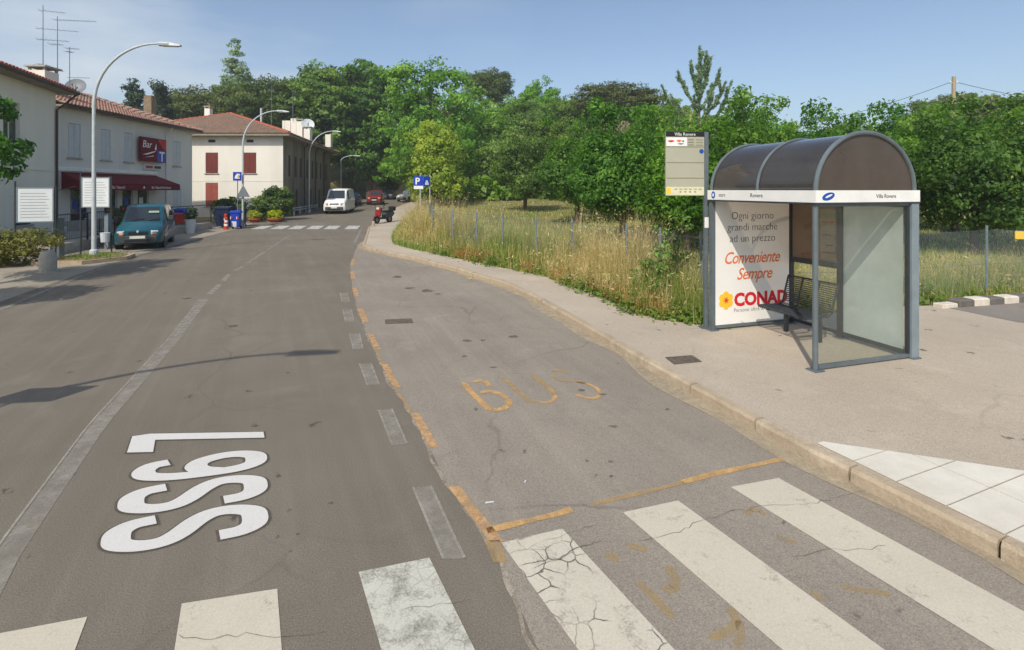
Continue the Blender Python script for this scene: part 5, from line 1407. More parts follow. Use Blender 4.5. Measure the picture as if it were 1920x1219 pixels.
for k, (x, y) in enumerate(((-17.95, 32.1), (-17.72, 31.75))):
    o = thing('barrier_post', ['orange and white barrier post nearer the dark containers', 'orange and white barrier post closest to the blue bin'][k], 'barrier post', (x, y, 0), .2 + .3 * k)
    mb = MB(); mb.lathe([(.16, 0), (.16, .05), (.10, .07), (.09, .92 - .2 * k), (.05, .97 - .2 * k)], 12); part(o, 'shaft', mb, M['barrier_red'])
    for z in (.22, .55 - .1 * k):
        mb = MB(); mb.lathe([(.104, z), (.102, z + .13)], 12); part(o, 'band', mb, M['white'])
pl = thing('planter', 'tall white tapered planter with a dark plant in front of the railing', 'planter', (-18.15, 28.9, 0))
mb = MB(); mb.lathe([(.20, 0), (.28, .80), (.29, .82), (.25, .82)], 16); part(pl, 'pot', mb, M['planter'], True)
for k, (x, y, r) in enumerate(((-18.6, 37.0, .42), (-17.2, 37.2, .5))):
    o = thing('flower_pot', ['smaller terracotta pot with a low plant by the bushes', 'larger terracotta pot nearest the road below the big bush'][k], 'flower pot', (x, y, .06))
    mb = MB(); mb.lathe([(r * .6, 0), (r, .26), (r * 1.06, .27), (r * 1.06, .33), (r * .9, .33)], 16); part(o, 'pot', mb, M['terracotta'], True)
# guard rail by the white house
gr = thing('guard_rail', 'low grey guard rail along the road wall of the white corner house', 'guard rail', (-18.4, 43.2, .24))
for i in range(5):
    mb = MB(); mb.box(-.05 - i * .38, .05 - i * .38, -.05 + i * 2.2, .05 + i * 2.2, -.2, .75); part(gr, 'post', mb, M['galv'])
A = Vector((.07, 0, 0)); d = Vector((-.38 * 4, 8.8, 0)); mb = MB()
for z in (.48, .66): mb.tube([A + Vector((0, -.3, z)), A + d + Vector((0, .3, z))], .055, 6)
part(gr, 'beam', mb, M['galv'])
st = thing('kerb_stub', 'short pale yellow stub at the tip of the pavement beside the scooter', 'bollard', (kx(33) + .25, 33.0, .12))
mb = MB(); mb.lathe([(.10, 0), (.10, .26), (.06, .32)], 10); part(st, 'shaft', mb, M['kerb'])

# ------------------------------------------------------------------ vehicles (local: front faces -y, ground z=0)
def ring(st):
    y, wb, wm, wt_, zb, zm, zt2 = st
    h = [(0, zb), (wb * .92, zb), (wb, zb + .08), ((wb + wm) / 2 + .01, (zb + zm) / 2), (wm, zm), (wm * .55 + wt_ * .45, zm * .55 + zt2 * .45), (wt_, zt2 - .07), (wt_ * .86, zt2 - .012), (0, zt2 + .01)]
    r = [(x, y, z) for x, z in h] + [(-x, y, z) for x, z in reversed(h[1:-1])]
    return r
def loft(mb, sts):
    rs = [ring(s) for s in sts]; n = len(rs[0]); vs = [p for r in rs for p in r]
    fs = [(i*n+k, (i+1)*n+k, (i+1)*n+(k+1) % n, i*n+(k+1) % n) for i in range(len(rs) - 1) for k in range(n)]
    fs += [tuple(range(n)), tuple(range((len(rs)-1)*n + n - 1, (len(rs)-1)*n - 1, -1))]
    mb.add(vs, fs); return rs
def inset_panel(q, k, off):
    q = [Vector(p) for p in q]; c = sum(q, Vector()) / len(q); n = (q[1] - q[0]).cross(q[2] - q[0]).normalized()
    if n.dot(c - Vector((0, c.y if abs(n.y) < .5 else 0, .6))) < 0: n = -n
    p = [c + (v - c) * k + n * off for v in q]; b = [c + (v - c) * k - n * .03 for v in q]; m = len(q)
    return MB().add(p + b, [tuple(range(m)), tuple(range(2*m-1, m-1, -1))] + [(i, m+i, m+(i+1) % m, (i+1) % m) for i in range(m)])
def vehicle(name, label, cat, p, rz, sts, paint, cowl, roof0, roof1, wr, axles, lights_z, plate=True, van=False):
    o = thing(name, label, cat, p, rz)
    mb = MB(); rs = loft(mb, sts); body = part(o, 'body', mb, M[paint], True)
    a, b = sts[cowl], sts[roof0]
    fx = lambda s, k=.86: s[3] * k
    q = [(-a[3]*.9, a[0], a[6] - .02), (a[3]*.9, a[0], a[6] - .02), (b[3]*.84, b[0], b[6] - .03), (-b[3]*.84, b[0], b[6] - .03)]
    part(o, 'windscreen', inset_panel(q, .95, .014), M['carglass'])
    for s in (-1, 1):
        i0, i1 = roof0, roof1
        segs = [(cowl, roof0)] + list(zip(range(roof0, roof1), range(roof0 + 1, roof1 + 1)))
        for (i, j) in segs:
            A, B = sts[i], sts[j]
            if i == cowl: q = [(s*A[2]*.985, A[0] + .35, A[5] + .02), (s*B[2], B[0], B[5] + .02), (s*B[3]*1.0, B[0], B[6] - .10)]
            else: q = [(s*A[2], A[0], A[5] + .03), (s*B[2], B[0], B[5] + .03), (s*B[3], B[0], B[6] - .10), (s*A[3], A[0], A[6] - .10)]
            if van and i > roof0: continue
            part(o, 'side_window', inset_panel(q, .88, .012), M['carglass'])
        # headlight, mirror
        f = sts[0]; f1 = sts[1]
        mb = MB(); mb.cbox(s * (f[1] * .80), f[0] + .05, lights_z, .25, .16, .15, s * .5, .3); hl = part(o, 'headlight', mb, M['headlight'])
        mb = MB(); mb.cbox(s * (f[1] * .80), f[0] + .03, lights_z - .07, .22, .12, .07, s * .5, .3); link('indicator', mb.mesh('indicator', M['amber']), hl)
        mb = MB(); mb.cbox(s * (sts[roof0][2] + .13), sts[cowl][0] + .45, sts[cowl][6] + .12, .2, .12, .2); part(o, 'mirror', mb, M['grey_plastic'])
        for yy in axles:
            mb = MB(); prof = [(wr * .62, -.10), (wr * .97, -.10), (wr, -.07), (wr, .07), (wr * .97, .10), (wr * .62, .10)]
            n = 20; vs = [(s * (sts[2][1] - .10 + zz * 1.0), yy + r * math.cos(2*math.pi*k/n), wr + r * math.sin(2*math.pi*k/n)) for r, zz in prof for k in range(n)]
            mb.add(vs, [(i*n+k, i*n+(k+1) % n, (i+1)*n+(k+1) % n, (i+1)*n+k) for i in range(5) for k in range(n)])
            w = part(o, 'wheel', mb, M['rubber'])
            mb = MB(); mb.tube([(s * (sts[2][1] - .17), yy, wr), (s * (sts[2][1] - .02), yy, wr)], wr * .63, 16); link('rim', mb.mesh('rim', M['alloy']), w)
            mb = MB(); mb.tube([(s * (sts[2][1] - .02), yy, wr), (s * (sts[2][1] + .006), yy, wr)], wr * 1.17, 18); link('wheel_arch', mb.mesh('wheel_arch', M['black']), w)
    f = sts[0]
    mb = MB(); mb.cbox(0, f[0] - .015, f[4] + .17, f[1] * 1.9, .14, .30); part(o, 'bumper', mb, M['grey_plastic'] if paint in ('teal', 'van_white') else M[paint])
    mb = MB(); mb.box(-f[1]*.62, f[1]*.62, f[0] - .09, f[0] - .05, f[4] + .06, f[4] + .16); part(o, 'air_intake', mb, M['black'])
    mb = MB(); mb.cbox(0, f[0] - .005, lights_z - .02, f[1] * .95, .05, .10); part(o, 'grille', mb, M['black'])
    mb = MB(); mb.box(-.26, .26, f[0] - .105, f[0] - .092, f[4] + .20, f[4] + .31); part(o, 'number_plate', mb, M['plate'])
    return o
# y, half width bottom, half width belt, half width roof, z bottom, z belt, z top
KANGOO = [(0, .70, .70, .60, .28, .62, .80), (.12, .80, .79, .70, .24, .70, .90), (.55, .84, .83, .74, .22, .82, 1.04), (1.0, .85, .84, .72, .22, .93, 1.13), (1.62, .85, .845, .66, .22, 1.02, 1.74), (1.95, .85, .85, .68, .22, 1.03, 1.82), (2.7, .85, .85, .69, .22, 1.04, 1.85), (3.5, .85, .85, .69, .22, 1.04, 1.83), (3.98, .83, .83, .66, .26, 1.04, 1.74)]
cr = vehicle('parked_car', 'teal compact multi purpose car parked by the bar, front towards the road', 'car', (-15.35, 21.0, 0), .47, KANGOO, 'teal', 3, 4, 8, .31, (.78, 3.35), .72)
mb = MB(); mb.box(.15, .60, 1.42, 1.44, 1.50, 1.58); 
q = [(.18, 1.30, 1.46), (.56, 1.30, 1.46), (.55, 1.37, 1.54), (.18, 1.37, 1.54)]
part(cr, 'windscreen_sticker', inset_panel(q, 1.0, .03), M['leaf_hedge'] if False else mat('sticker_paper', lin(150, 172, 150), None, .6, 3))
mb = MB(); mb.xprism([(0, .70), (.05, .77), (0, .84), (-.05, .77)], -.05, -.03); part(cr, 'emblem', mb, M['galv'])
for s in (-.35, .25):
    mb = MB(); mb.tube([(s, 1.0, 1.17), (s + .42, 1.06, 1.24)], .012, 5); part(cr, 'wiper', mb, M['black'])
VAN = [(0, .80, .80, .74, .32, .74, .92), (.10, .92, .91, .84, .28, .82, 1.06), (.5, .96, .95, .86, .26, .98, 1.26), (.95, .97, .96, .86, .26, 1.12, 1.36), (1.55, .97, .97, .80, .26, 1.22, 2.12), (2.0, .97, .97, .83, .26, 1.24, 2.24), (3.4, .97, .97, .84, .26, 1.24, 2.28), (5.0, .96, .96, .82, .30, 1.24, 2.24)]
vn = vehicle('white_van', 'white van driving towards the camera on the left side of the road', 'van', (-15.7, 45.2, zt(45.6)), .14, VAN, 'van_white', 3, 4, 5, .34, (.95, 4.0), .92, van=True)
HATCH = [(0, .70, .70, .58, .26, .60, .76), (.12, .80, .79, .68, .22, .68, .86), (.6, .85, .84, .74, .20, .80, .96), (1.1, .86, .85, .72, .20, .90, 1.04), (1.85, .86, .85, .62, .20, .95, 1.48), (2.6, .86, .85, .63, .20, .97, 1.54), (3.4, .86, .85, .60, .22, .98, 1.46), (3.95, .82, .80, .56, .28, .96, 1.10)]
SUV = [tuple([s[0] * 1.05, s[1] * 1.05, s[2] * 1.05, s[3] * 1.05, s[4] * 1.3, s[5] * 1.14, s[6] * 1.14]) for s in HATCH]
vehicle('red_car', 'red car driving away behind the white van under the trees', 'car', (-16.3, 60.5, zt(61)), .16, SUV, 'car_red', 3, 4, 6, .33, (.75, 3.3), .80)
vehicle('blue_car', 'blue grey car half hidden behind the white van', 'car', (-18.9, 59.0, zt(60)), .1, HATCH, 'car_blue', 3, 4, 6, .31, (.72, 3.2), .66)
vehicle('grey_car', 'small grey car parked far off between the red and the white car', 'car', (-17.4, 76.0, zt(76)), .9, HATCH, 'car_grey', 3, 4, 6, .31, (.72, 3.2), .66)
vehicle('white_car', 'white car at the bend just left of the parking sign', 'car', (-14.9, 69.0, zt(69)), -.25, HATCH, 'van_white', 3, 4, 6, .31, (.72, 3.2), .66)
# scooter
sc = thing('scooter', 'dark scooter with a red front standing on the tip of the pavement', 'scooter', (kx(35.5) + .75, 35.3, zt(35.3) + .12), -.40); sc.scale = (1.12, 1.12, 1.05)
for yy in (-.62, .62):
    mb = MB(); n = 16
    for (r0, r1, m) in ((.14, .25, 'rubber'),):
        vs = [(x, yy + r * math.cos(2*math.pi*k/n), .25 + r * math.sin(2*math.pi*k/n)) for r, x in ((r0, -.05), (r1, -.06), (r1, .06), (r0, .05)) for k in range(n)]
        mb.add(vs, [(i*n+k, i*n+(k+1) % n, (i+1)*n+(k+1) % n, (i+1)*n+k) for i in range(3) for k in range(n)])
    w = part(sc, 'wheel', mb, M['rubber']); mb = MB(); mb.tube([(-.045, yy, .25), (.045, yy, .25)], .14, 12); link('rim', mb.mesh('rim', M['alloy']), w)
mb = MB(); mb.tube([(0, -.62, .25), (0, -.50, .62), (0, -.36, .98)], .04, 8); mb.tube([(-.34, -.32, 1.0), (0, -.36, .98), (.34, -.32, 1.0)], .022, 6); part(sc, 'handlebar', mb, M['black'])
mb = MB(); mb.yprism([(-.58, .42), (-.50, .40), (-.32, .92), (-.38, 1.02), (-.48, .98)], -.19, .19); part(sc, 'leg_shield', mb, M['car_red'])
mb = MB(); mb.yprism([(-.50, .28), (.15, .26), (.2, .36), (-.46, .38)], -.17, .17); part(sc, 'floor_board', mb, M['black'])
mb = MB(); mb.yprism([(.05, .34), (.78, .42), (.95, .62), (.85, .74), (.1, .70)], -.17, .17); part(sc, 'rear_body', mb, M['grey_plastic'])
mb = MB(); mb.cbox(0, .45, .77, .30, .78, .10); part(sc, 'seat', mb, M['black'])
mb = MB(); mb.cbox(0, .92, .92, .36, .34, .30); part(sc, 'top_box', mb, M['black'])
mb = MB(); mb.cbox(0, -.50, .97, .18, .08, .14); part(sc, 'headlight', mb, M['headlight'])
mb = MB(); mb.yprism([(-.86, .46), (-.62, .56), (-.40, .46), (-.62, .50)], -.08, .08); part(sc, 'mudguard', mb, M['car_red'])
for s in (-1, 1):
    mb = MB(); mb.tube([(s*.26, -.33, 1.0), (s*.34, -.36, 1.18)], .01, 5); mb.cbox(s*.36, -.36, 1.2, .13, .03, .09); part(sc, 'mirror', mb, M['black'])
# ------------------------------------------------------------------ vegetation
def quads_mesh(name, V, nv, tint, mat):
    """V: (n, nv, 3) corner points of n leaves with nv corners each"""
    n = len(V); me = bpy.data.meshes.new(name)
    me.vertices.add(n * nv); me.vertices.foreach_set('co', np.ascontiguousarray(V, dtype=np.float32).ravel())
    me.loops.add(n * nv); me.loops.foreach_set('vertex_index', np.arange(n * nv, dtype=np.int32))
    me.polygons.add(n); me.polygons.foreach_set('loop_start', np.arange(0, n * nv, nv, dtype=np.int32))
    try: me.polygons.foreach_set('loop_total', np.full(n, nv, dtype=np.int32))
    except Exception: pass
    a = me.attributes.new('tint', 'FLOAT', 'FACE'); a.data.foreach_set('value', np.clip(tint, 0, 1).astype(np.float32))
    me.materials.append(mat); me.update(calc_edges=True)
    return me
def unit(a): return a / np.maximum(1e-9, np.linalg.norm(a, axis=-1, keepdims=True))
def leaves(C, nrm, size, aspect, r, fold=0.18):
    n = len(C)
    t = unit(np.cross(nrm, unit(r.normal(size=(n, 3))))); b = np.cross(nrm, t)
    L = (size * np.clip(r.lognormal(-.05, .33, n), .4, 2.0))[:, None]
    f = nrm * L * fold
    return np.stack([C - t * L * .5 , C + b * L * aspect * .5 + f, C + t * L * .5, C - b * L * aspect * .5 + f], axis=1)
def crown(seed, blobs, n, clumps, clump_r, size, aspect=.6, flat=.7, fill=.55, upbias=.5, hang=0.0, vp=.8):
    r = np.random.default_rng(seed)
    B = np.array(blobs, float); vol = B[:, 3] * B[:, 4] * B[:, 5]
    bi = r.choice(len(B), clumps, p=vol ** vp / (vol ** vp).sum())
    d = unit(r.normal(size=(clumps, 3))); rad = r.uniform(fill ** 3, 1, clumps) ** (1 / 3)
    cc = B[bi, :3] + d * B[bi, 3:] * rad[:, None]
    out = unit(d * 1.0 + np.array([0, 0, upbias]))
    ct = r.normal(.45, .20, clumps)
    cs = clump_r * r.uniform(.6, 1.35, clumps)
    k = r.integers(0, clumps, n)
    o = r.normal(size=(n, 3)) * .5; o[:, 2] *= flat
    # leaves sit mostly on the outer shell of each clump
    o = unit(o) * (np.linalg.norm(o, axis=1, keepdims=True) ** .5) * .85
    o[:, 2] *= flat
    P = cc[k] + o * cs[k][:, None]
    P[:, 2] -= hang * np.abs(r.normal(size=n)) * cs[k]
    nr = unit(out[k] * .7 + o * .9 + r.normal(size=(n, 3)) * .55)
    return leaves(P, nr, size, aspect, r), np.clip(ct[k] + r.normal(0, .16, n), 0, 1), cc
def limbs(seed, trunk_h, trunk_r, targets, n, lean=(0, 0), sub=2):
    r = random.Random(seed); mb = MB(); base = Vector((0, 0, -.3)); top = Vector((lean[0], lean[1], trunk_h))
    pts = [base, Vector((lean[0]*.2, lean[1]*.2, trunk_h * .3)), Vector((lean[0]*.6, lean[1]*.6, trunk_h * .7)), top]
    mb.tube(pts, [trunk_r * 1.35, trunk_r, trunk_r * .9, trunk_r * .8], 9)
    tg = list(targets); r.shuffle(tg)
    for t in tg[:n]:
        t = Vector(t); m = top.lerp(t, .5) + Vector((r.uniform(-.2, .2), r.uniform(-.2, .2), (t - top).length * .12))
        mb.tube([top - Vector((0, 0, .15)), top.lerp(m, .5) + Vector((0, 0, .05)), m, t], [trunk_r * .5, trunk_r * .38, trunk_r * .26, trunk_r * .08], 6)
        for _ in range(sub):
            q = Vector(r.choice(tg)); 
            if (q - m).length < (t - top).length: mb.tube([m, m.lerp(q, .5) + Vector((0, 0, .1)), q], [trunk_r * .2, trunk_r * .12, trunk_r * .04], 5)
    return mb
PROTO = {}
def proto(key, seed, blobs, n, clumps, clump_r, size, lm, th, tr, nl=7, bark='bark', **k):
    V, t, cc = crown(seed, blobs, n, clumps, clump_r, size, **k)
    PROTO[key] = (quads_mesh('crown', V, 4, t, M[lm]), limbs(seed, th, tr, cc, nl).mesh('trunk', M[bark], True))
def tree(key, name, label, cat, x, y, s=1.0, rz=0.0, group=None, sz=None, z=None):
    o = thing(name, label, cat, (x, y, ground_z(x, y) if z is None else z), rz, group)
    o.scale = (s, s, sz or s)
    c, t = PROTO[key]
    link('crown', c, o); link('trunk', t, o)
    return o
R_ = random.Random(21)
def blobs_round(seed, R, H0, H1, k, spread=.55):
    r = random.Random(seed); zc = (H0 + H1) / 2; hz = (H1 - H0) / 2; b = [(0, 0, zc, R * .72, R * .72, hz * .85)]
    for i in range(k):
        t = 2 * math.pi * i / k + r.uniform(-.4, .4); q = R * spread * r.uniform(.7, 1.15); f = r.uniform(.32, .52)
        b.append((q * math.cos(t), q * math.sin(t), zc + hz * r.uniform(-.55, .62), R * f, R * f, hz * f * r.uniform(.8, 1.1)))
    return b
# orchard trees: dark glossy rounded crowns, upright shoots at the top
for k in range(5):
    b = blobs_round(40 + k, 2.25, .75, 4.8, 8)
    r = random.Random(80 + k)
    for _ in range(6): b.append((r.uniform(-1.4, 1.4), r.uniform(-1.4, 1.4), r.uniform(4.2, 5.2), .28, .28, .75))
    proto('orchard%d' % k, 40 + k, b, 25000, 320, .46, .14, 'leaf_orchard', 1.0, .14, 8, 'bark', aspect=.52, flat=.85, hang=.15, upbias=.35)
for k in range(3):
    proto('mid%d' % k, 60 + k, blobs_round(60 + k, 3.7, .5, 8.6, 11), 17000, 260, .8, .28, 'leaf_mid', 2.2, .2, 7, 'bark_pale', aspect=.6)
for k in range(2):
    proto('acacia%d' % k, 70 + k, blobs_round(70 + k, 5.6, 2.2, 13.5, 14, .62) + [(-2.5, -1, 12.6, 1.3, 1.3, 1.3), (2.4, 0, 12.4, 1.6, 1.6, 1.5), (.3, 0, 13.3, 1.2, 1.2, 1.2)], 24000, 300, 1.0, .34, 'leaf_acacia', 3.2, .38, 9, 'bark', aspect=.6, hang=.3)
proto('lime', 75, blobs_round(75, 3.1, .6, 8.0, 10, .5) + [(0, 0, 7.4, 1.3, 1.3, 1.0), (0, 0, 2.0, 2.7, 2.7, 1.5)], 18000, 230, .7, .25, 'leaf_lime', 1.2, .25, 7, 'bark', aspect=.6, hang=.45)
for k in range(2):
    proto('linden%d' % k, 90 + k, blobs_round(90 + k, 6.2, 2.0, 18.5, 17, .58) + [(0, 0, 18, 3.0, 3.0, 2.2), (0, 0, 11, 5.4, 5.4, 8.0), (0, 0, 14.5, 4.6, 4.6, 4.5)], 36000, 460, 1.15, .40, 'leaf_linden', 4.0, .45, 9, 'bark', aspect=.7, flat=.6, hang=.15, upbias=.8, fill=.8)
def pine_blobs(seed, R, H0, H1):
    r = random.Random(seed); b = [(0, 0, H0 + (H1 - H0) * .45, R * .8, R * .8, (H1 - H0) * .42)]
    for i in range(11):
        t = 2 * math.pi * i / 11 + r.uniform(-.2, .2); q = R * r.uniform(.35, .78); b.append((q * math.cos(t), q * math.sin(t), H0 + (H1 - H0) * (.62 - .34 * (q / R) ** 2), R * .30, R * .30, (H1 - H0) * .26))
    return b
for k in range(2):
    proto('pine%d' % k, 110 + k, pine_blobs(110 + k, 5.4, 4.6, 12.6), 26000, 360, .9, .32, 'leaf_pine', 6.5, .34, 10, 'bark', aspect=.35, flat=.6, upbias=1.1)
def layered(seed, H, R, layers, n, size, lm, key, droop=.0, start=.18, trunk_r=.3):
    r = np.random.default_rng(seed); rr = random.Random(seed); mb = MB(); C = []; T = []; N = []
    mb.tube([(0, 0, -.3), (0, 0, H * .5), (0, 0, H)], [trunk_r, trunk_r * .6, .03], 8)
    for L_ in range(layers):
        f = L_ / (layers - 1); z = H * (start + (1 - start) * f); R2 = R * (1 - f) ** .8 * rr.uniform(.62, 1.15) + .25
        nb = max(3, int(7 * (1 - f)) + 2)
        for b in range(nb):
            t = 2 * math.pi * (b + rr.random() * .7) / nb; l = R2 * rr.uniform(.65, 1.1); e = Vector((l * math.cos(t), l * math.sin(t), z - droop * l + rr.uniform(-.1, .15) * l))
            mb.tube([(0, 0, z), Vector((0, 0, z)).lerp(e, .5) + Vector((0, 0, .06 * l)), e], [.05 + .02 * l, .04, .015], 5)
            m = int(n * l / (R * layers * 3.0)); s = r.uniform(.12, 1, m) ** .7
            P = np.outer(1 - s, [0, 0, z]) + np.outer(s, e); w = .55 * l * (1.1 - .55 * s)
            P[:, :2] += r.normal(size=(m, 2)) * w[:, None] * .55; P[:, 2] += r.normal(size=m) * .26 * (1 + .15 * l)
            C.append(P); T.append(np.full(m, rr.gauss(.45, .18)) + r.normal(0, .15, m)); N.append(unit(np.tile([0, 0, 1.], (m, 1)) + r.normal(size=(m, 3)) * .45))
    C, T, N = np.concatenate(C), np.concatenate(T), np.concatenate(N)
    PROTO[key] = (quads_mesh('crown', leaves(C, N, size, .4, r), 4, T, M[lm]), mb.mesh('trunk', M['bark'], True))
def conifer_blobs(seed, H, R, levels, flat, per, start=.12):
    r = random.Random(seed); b = []
    for i in range(levels):
        f = i / (levels - 1); z = H * (start + (1 - start) * f); R2 = R * (1 - f) ** .75 + .35
        for j in range(max(1, int(per * (1 - f) + 1.5))):
            t = r.uniform(0, 2 * math.pi); q = R2 * r.uniform(.15, .62) * (1 if f < .9 else .3); s = R2 * r.uniform(.40, .62) + .25
            b.append((q * math.cos(t), q * math.sin(t), z + r.uniform(-.4, .4), s, s, s * flat + .3))
        b.append((0, 0, z, .5 * R2, .5 * R2, H / levels * .8))
    return b
proto('cedar', 131, conifer_blobs(131, 19, 5.2, 14, .38, 5), 34000, 520, .85, .40, 'leaf_cedar', 14, .3, 0, 'bark', aspect=.4, flat=.5, hang=.1, vp=.34)
proto('fir', 132, conifer_blobs(132, 16, 4.4, 14, .5, 5), 34000, 520, .75, .38, 'leaf_fir', 12, .3, 0, 'bark', aspect=.4, flat=.6, hang=.25, vp=.34)
proto('fir_twin', 133, conifer_blobs(134, 14.5, 4.2, 12, .55, 5) + [(-.9, 0, 14.4, .8, .7, 1.3), (.9, .2, 13.8, .8, .7, 1.2)], 32000, 480, .8, .38, 'leaf_fir', 11, .3, 0, 'bark', aspect=.4, flat=.6, hang=.25, vp=.34)
# young conifer with steep bare-looking upswept limbs
def upswept():
    r = np.random.default_rng(141); rr = random.Random(141); mb = MB(); C = []; N = []
    H = 12.4; mb.tube([(0, 0, -.3), (0, 0, 6), (.05, 0, H)], [.22, .13, .03], 8)
    def limb(a, e, bend, rad, nd):
        a, e = Vector(a), Vector(e); m = a.lerp(e, .5) + Vector(((e.x - a.x) * .22, (e.y - a.y) * .22, -(e - a).length * bend)); pts = [a.lerp(m, t).lerp(m.lerp(e, t), t) for t in [i / 8 for i in range(9)]]
        mb.tube(pts, [rad * (1 - i / 9.5) for i in range(9)], 5)
        for i in range(8):
            n = nd; s_ = r.random(n)[:, None]; P = np.array(pts[i]) * (1 - s_) + np.array(pts[i+1]) * s_ + r.normal(size=(n, 3)) * .050; C.append(P); N.append(unit(r.normal(size=(n, 3))))
        return pts
    main = [((0, 0, 5.8), (-3.0, -.3, 10.0)), ((0, 0, 5.8), (2.7, .3, 10.5)), ((0, 0, 6.6), (-2.1, .4, 9.4)), ((0, 0, 7.2), (1.9, -.5, 10.2)), ((0, 0, 5.2), (-2.6, .8, 8.4)), ((0, 0, 5.4), (2.5, -.8, 8.9)), ((0, 0, 8.0), (1.5, -.4, 11.3)), ((0, 0, 8.2), (-1.6, .2, 11.2)), ((0, 0, 8.8), (1.0, .2, 12.3)), ((0, 0, 9.0), (-.75, -.3, 11.9)), ((0, 0, 9.9), (.5, -.3, 12.6)),
            ((0, 0, 4.5), (2.1, -.8, 7.6)), ((0, 0, 4.3), (-2.0, -.9, 7.4)), ((0, 0, 3.8), (.3, -2.0, 6.8)), ((0, 0, 6.2), (.2, 1.6, 9.6)), ((0, 0, 9.5), (0.05, 0, 13.1)), ((0, 0, 8.0), (-.3, -1.0, 11.0)), ((0, 0, 6.4), (.5, -1.4, 9.4))]
    for a, e in main:
        pts = limb(a, e, .07, .06, 80)
        for k in (3, 4, 5, 6):
            q = pts[k]; d = (pts[k+1] - pts[k]).normalized(); l = rr.uniform(.4, .95)
            limb(q, q + (d + Vector((rr.uniform(-.8, .8), rr.uniform(-.8, .8), .25))).normalized() * l, .05, .025, 22)
    C, N = np.concatenate(C), np.concatenate(N)
    PROTO['upswept'] = (quads_mesh('crown', leaves(C, N, .22, .25, r), 4, r.normal(.55, .2, len(C)), M['leaf_cedar']), mb.mesh('trunk', M['bark'], True))
upswept()
# leafless grey shrub on the slope
def bare():
    rr = random.Random(5); mb = MB()
    def br(p, d, l, rad, k):
        e = p + d * l; mb.tube([p, p.lerp(e, .5) + Vector((rr.uniform(-.1, .1), rr.uniform(-.1, .1), .05)) * l, e], [rad, rad * .8, rad * .5], 4, False)
        if k:
            for _ in range(3): br(e, (d + Vector((rr.uniform(-.7, .7), rr.uniform(-.7, .7), rr.uniform(-.1, .5)))).normalized(), l * .72, rad * .55, k - 1)
    for i in range(5): br(Vector((0, 0, 0)), Vector((rr.uniform(-.5, .5), rr.uniform(-.5, .5), 1)).normalized(), 2.0, .09, 4)
    return mb.mesh('branches', mat('dead_wood', lin(176, 156, 134), lin(150, 130, 110), .95, 4), True)
bare_me = bare()

# --- orchard, as the photo shows the rows from left to right
ORCH = [
 (4.75, 22.0, 1.06, 0, 'orchard tree with a pale bare trunk standing alone left of the bus stop sign'),
 (1.1, 43.0, 1.25, 1, 'small dark orchard tree farthest left in the meadow'),
 (3.9, 30.5, 1.15, 2, 'dark orchard tree with a forked trunk in the middle of the meadow'),
 (7.4, 24.5, 1.12, 3, 'dense orchard tree directly behind the bus stop timetable panel'),
 (6.5, 19.0, .96, 4, 'orchard tree rising behind the post of the bus stop sign'),
 (10.0, 21.0, 1.03, 0, 'orchard tree behind the left half of the shelter roof'),
 (12.3, 26.5, 1.12, 1, 'tall orchard tree above the shelter roof with shoots against the sky'),
 (13.2, 20.0, 1.02, 2, 'orchard tree behind the top of the shelter arch'),
 (16.6, 18.4, 1.02, 3, 'orchard tree with its trunk just left of the fence post right of the shelter'),
 (17.2, 23.5, 1.12, 4, 'orchard tree in the second row right of the shelter, below the utility pole'),
 (20.8, 20.5, 1.10, 0, 'orchard tree at the right edge above the yellow board'),
 (22.5, 26.0, 1.2, 1, 'second row orchard tree at the far right edge'),
 (18.4, 29.5, 1.12, 2, 'third row orchard tree behind the utility pole'),
 (8.6, 33.0, 1.08, 3, 'third row orchard tree between the timetable panel and the pine'),
 (15.6, 34.5, 1.3, 4, 'third row orchard tree rising behind the shelter arch'),
 (24.5, 32.0, 1.35, 2, 'third row orchard tree at the right margin'),
 (6.4, 38.5, 1.3, 1, 'orchard tree at the back of the meadow behind the forked one'),
]
for i, (x, y, s, k, lab) in enumerate(ORCH):
    tree('orchard%d' % k, 'orchard_tree', lab, 'tree', x, y, s, 1.3 * i, 'orchard trees in the meadow', s * R_.uniform(.95, 1.06))
# --- big trees at the bend of the road
tree('linden0', 'linden_tree', 'tallest dark green broad tree over the end of the road', 'tree', -21.4, 77, 1.06, .4)
tree('linden1', 'linden_tree', 'dark layered tree just behind the far end of the corner house', 'tree', -27.0, 73, .88, 2.0)
tree('acacia0', 'acacia_tree', 'big light green loose tree in the middle above the parking sign', 'tree', -8.9, 59, 1.06, 0.2)
tree('acacia1', 'acacia_tree', 'light green tree reaching over the road left of the big light one', 'tree', -12.2, 66, .86, 1.2)
tree('lime', 'small_tree', 'yellow green bushy tree hanging to the ground behind the parking sign', 'tree', -7.1, 48.5, 1.02, .0)
tree('acacia1', 'acacia_tree', 'light green tree right of the big light one on the slope', 'tree', -2.5, 68, .78, 3.1)
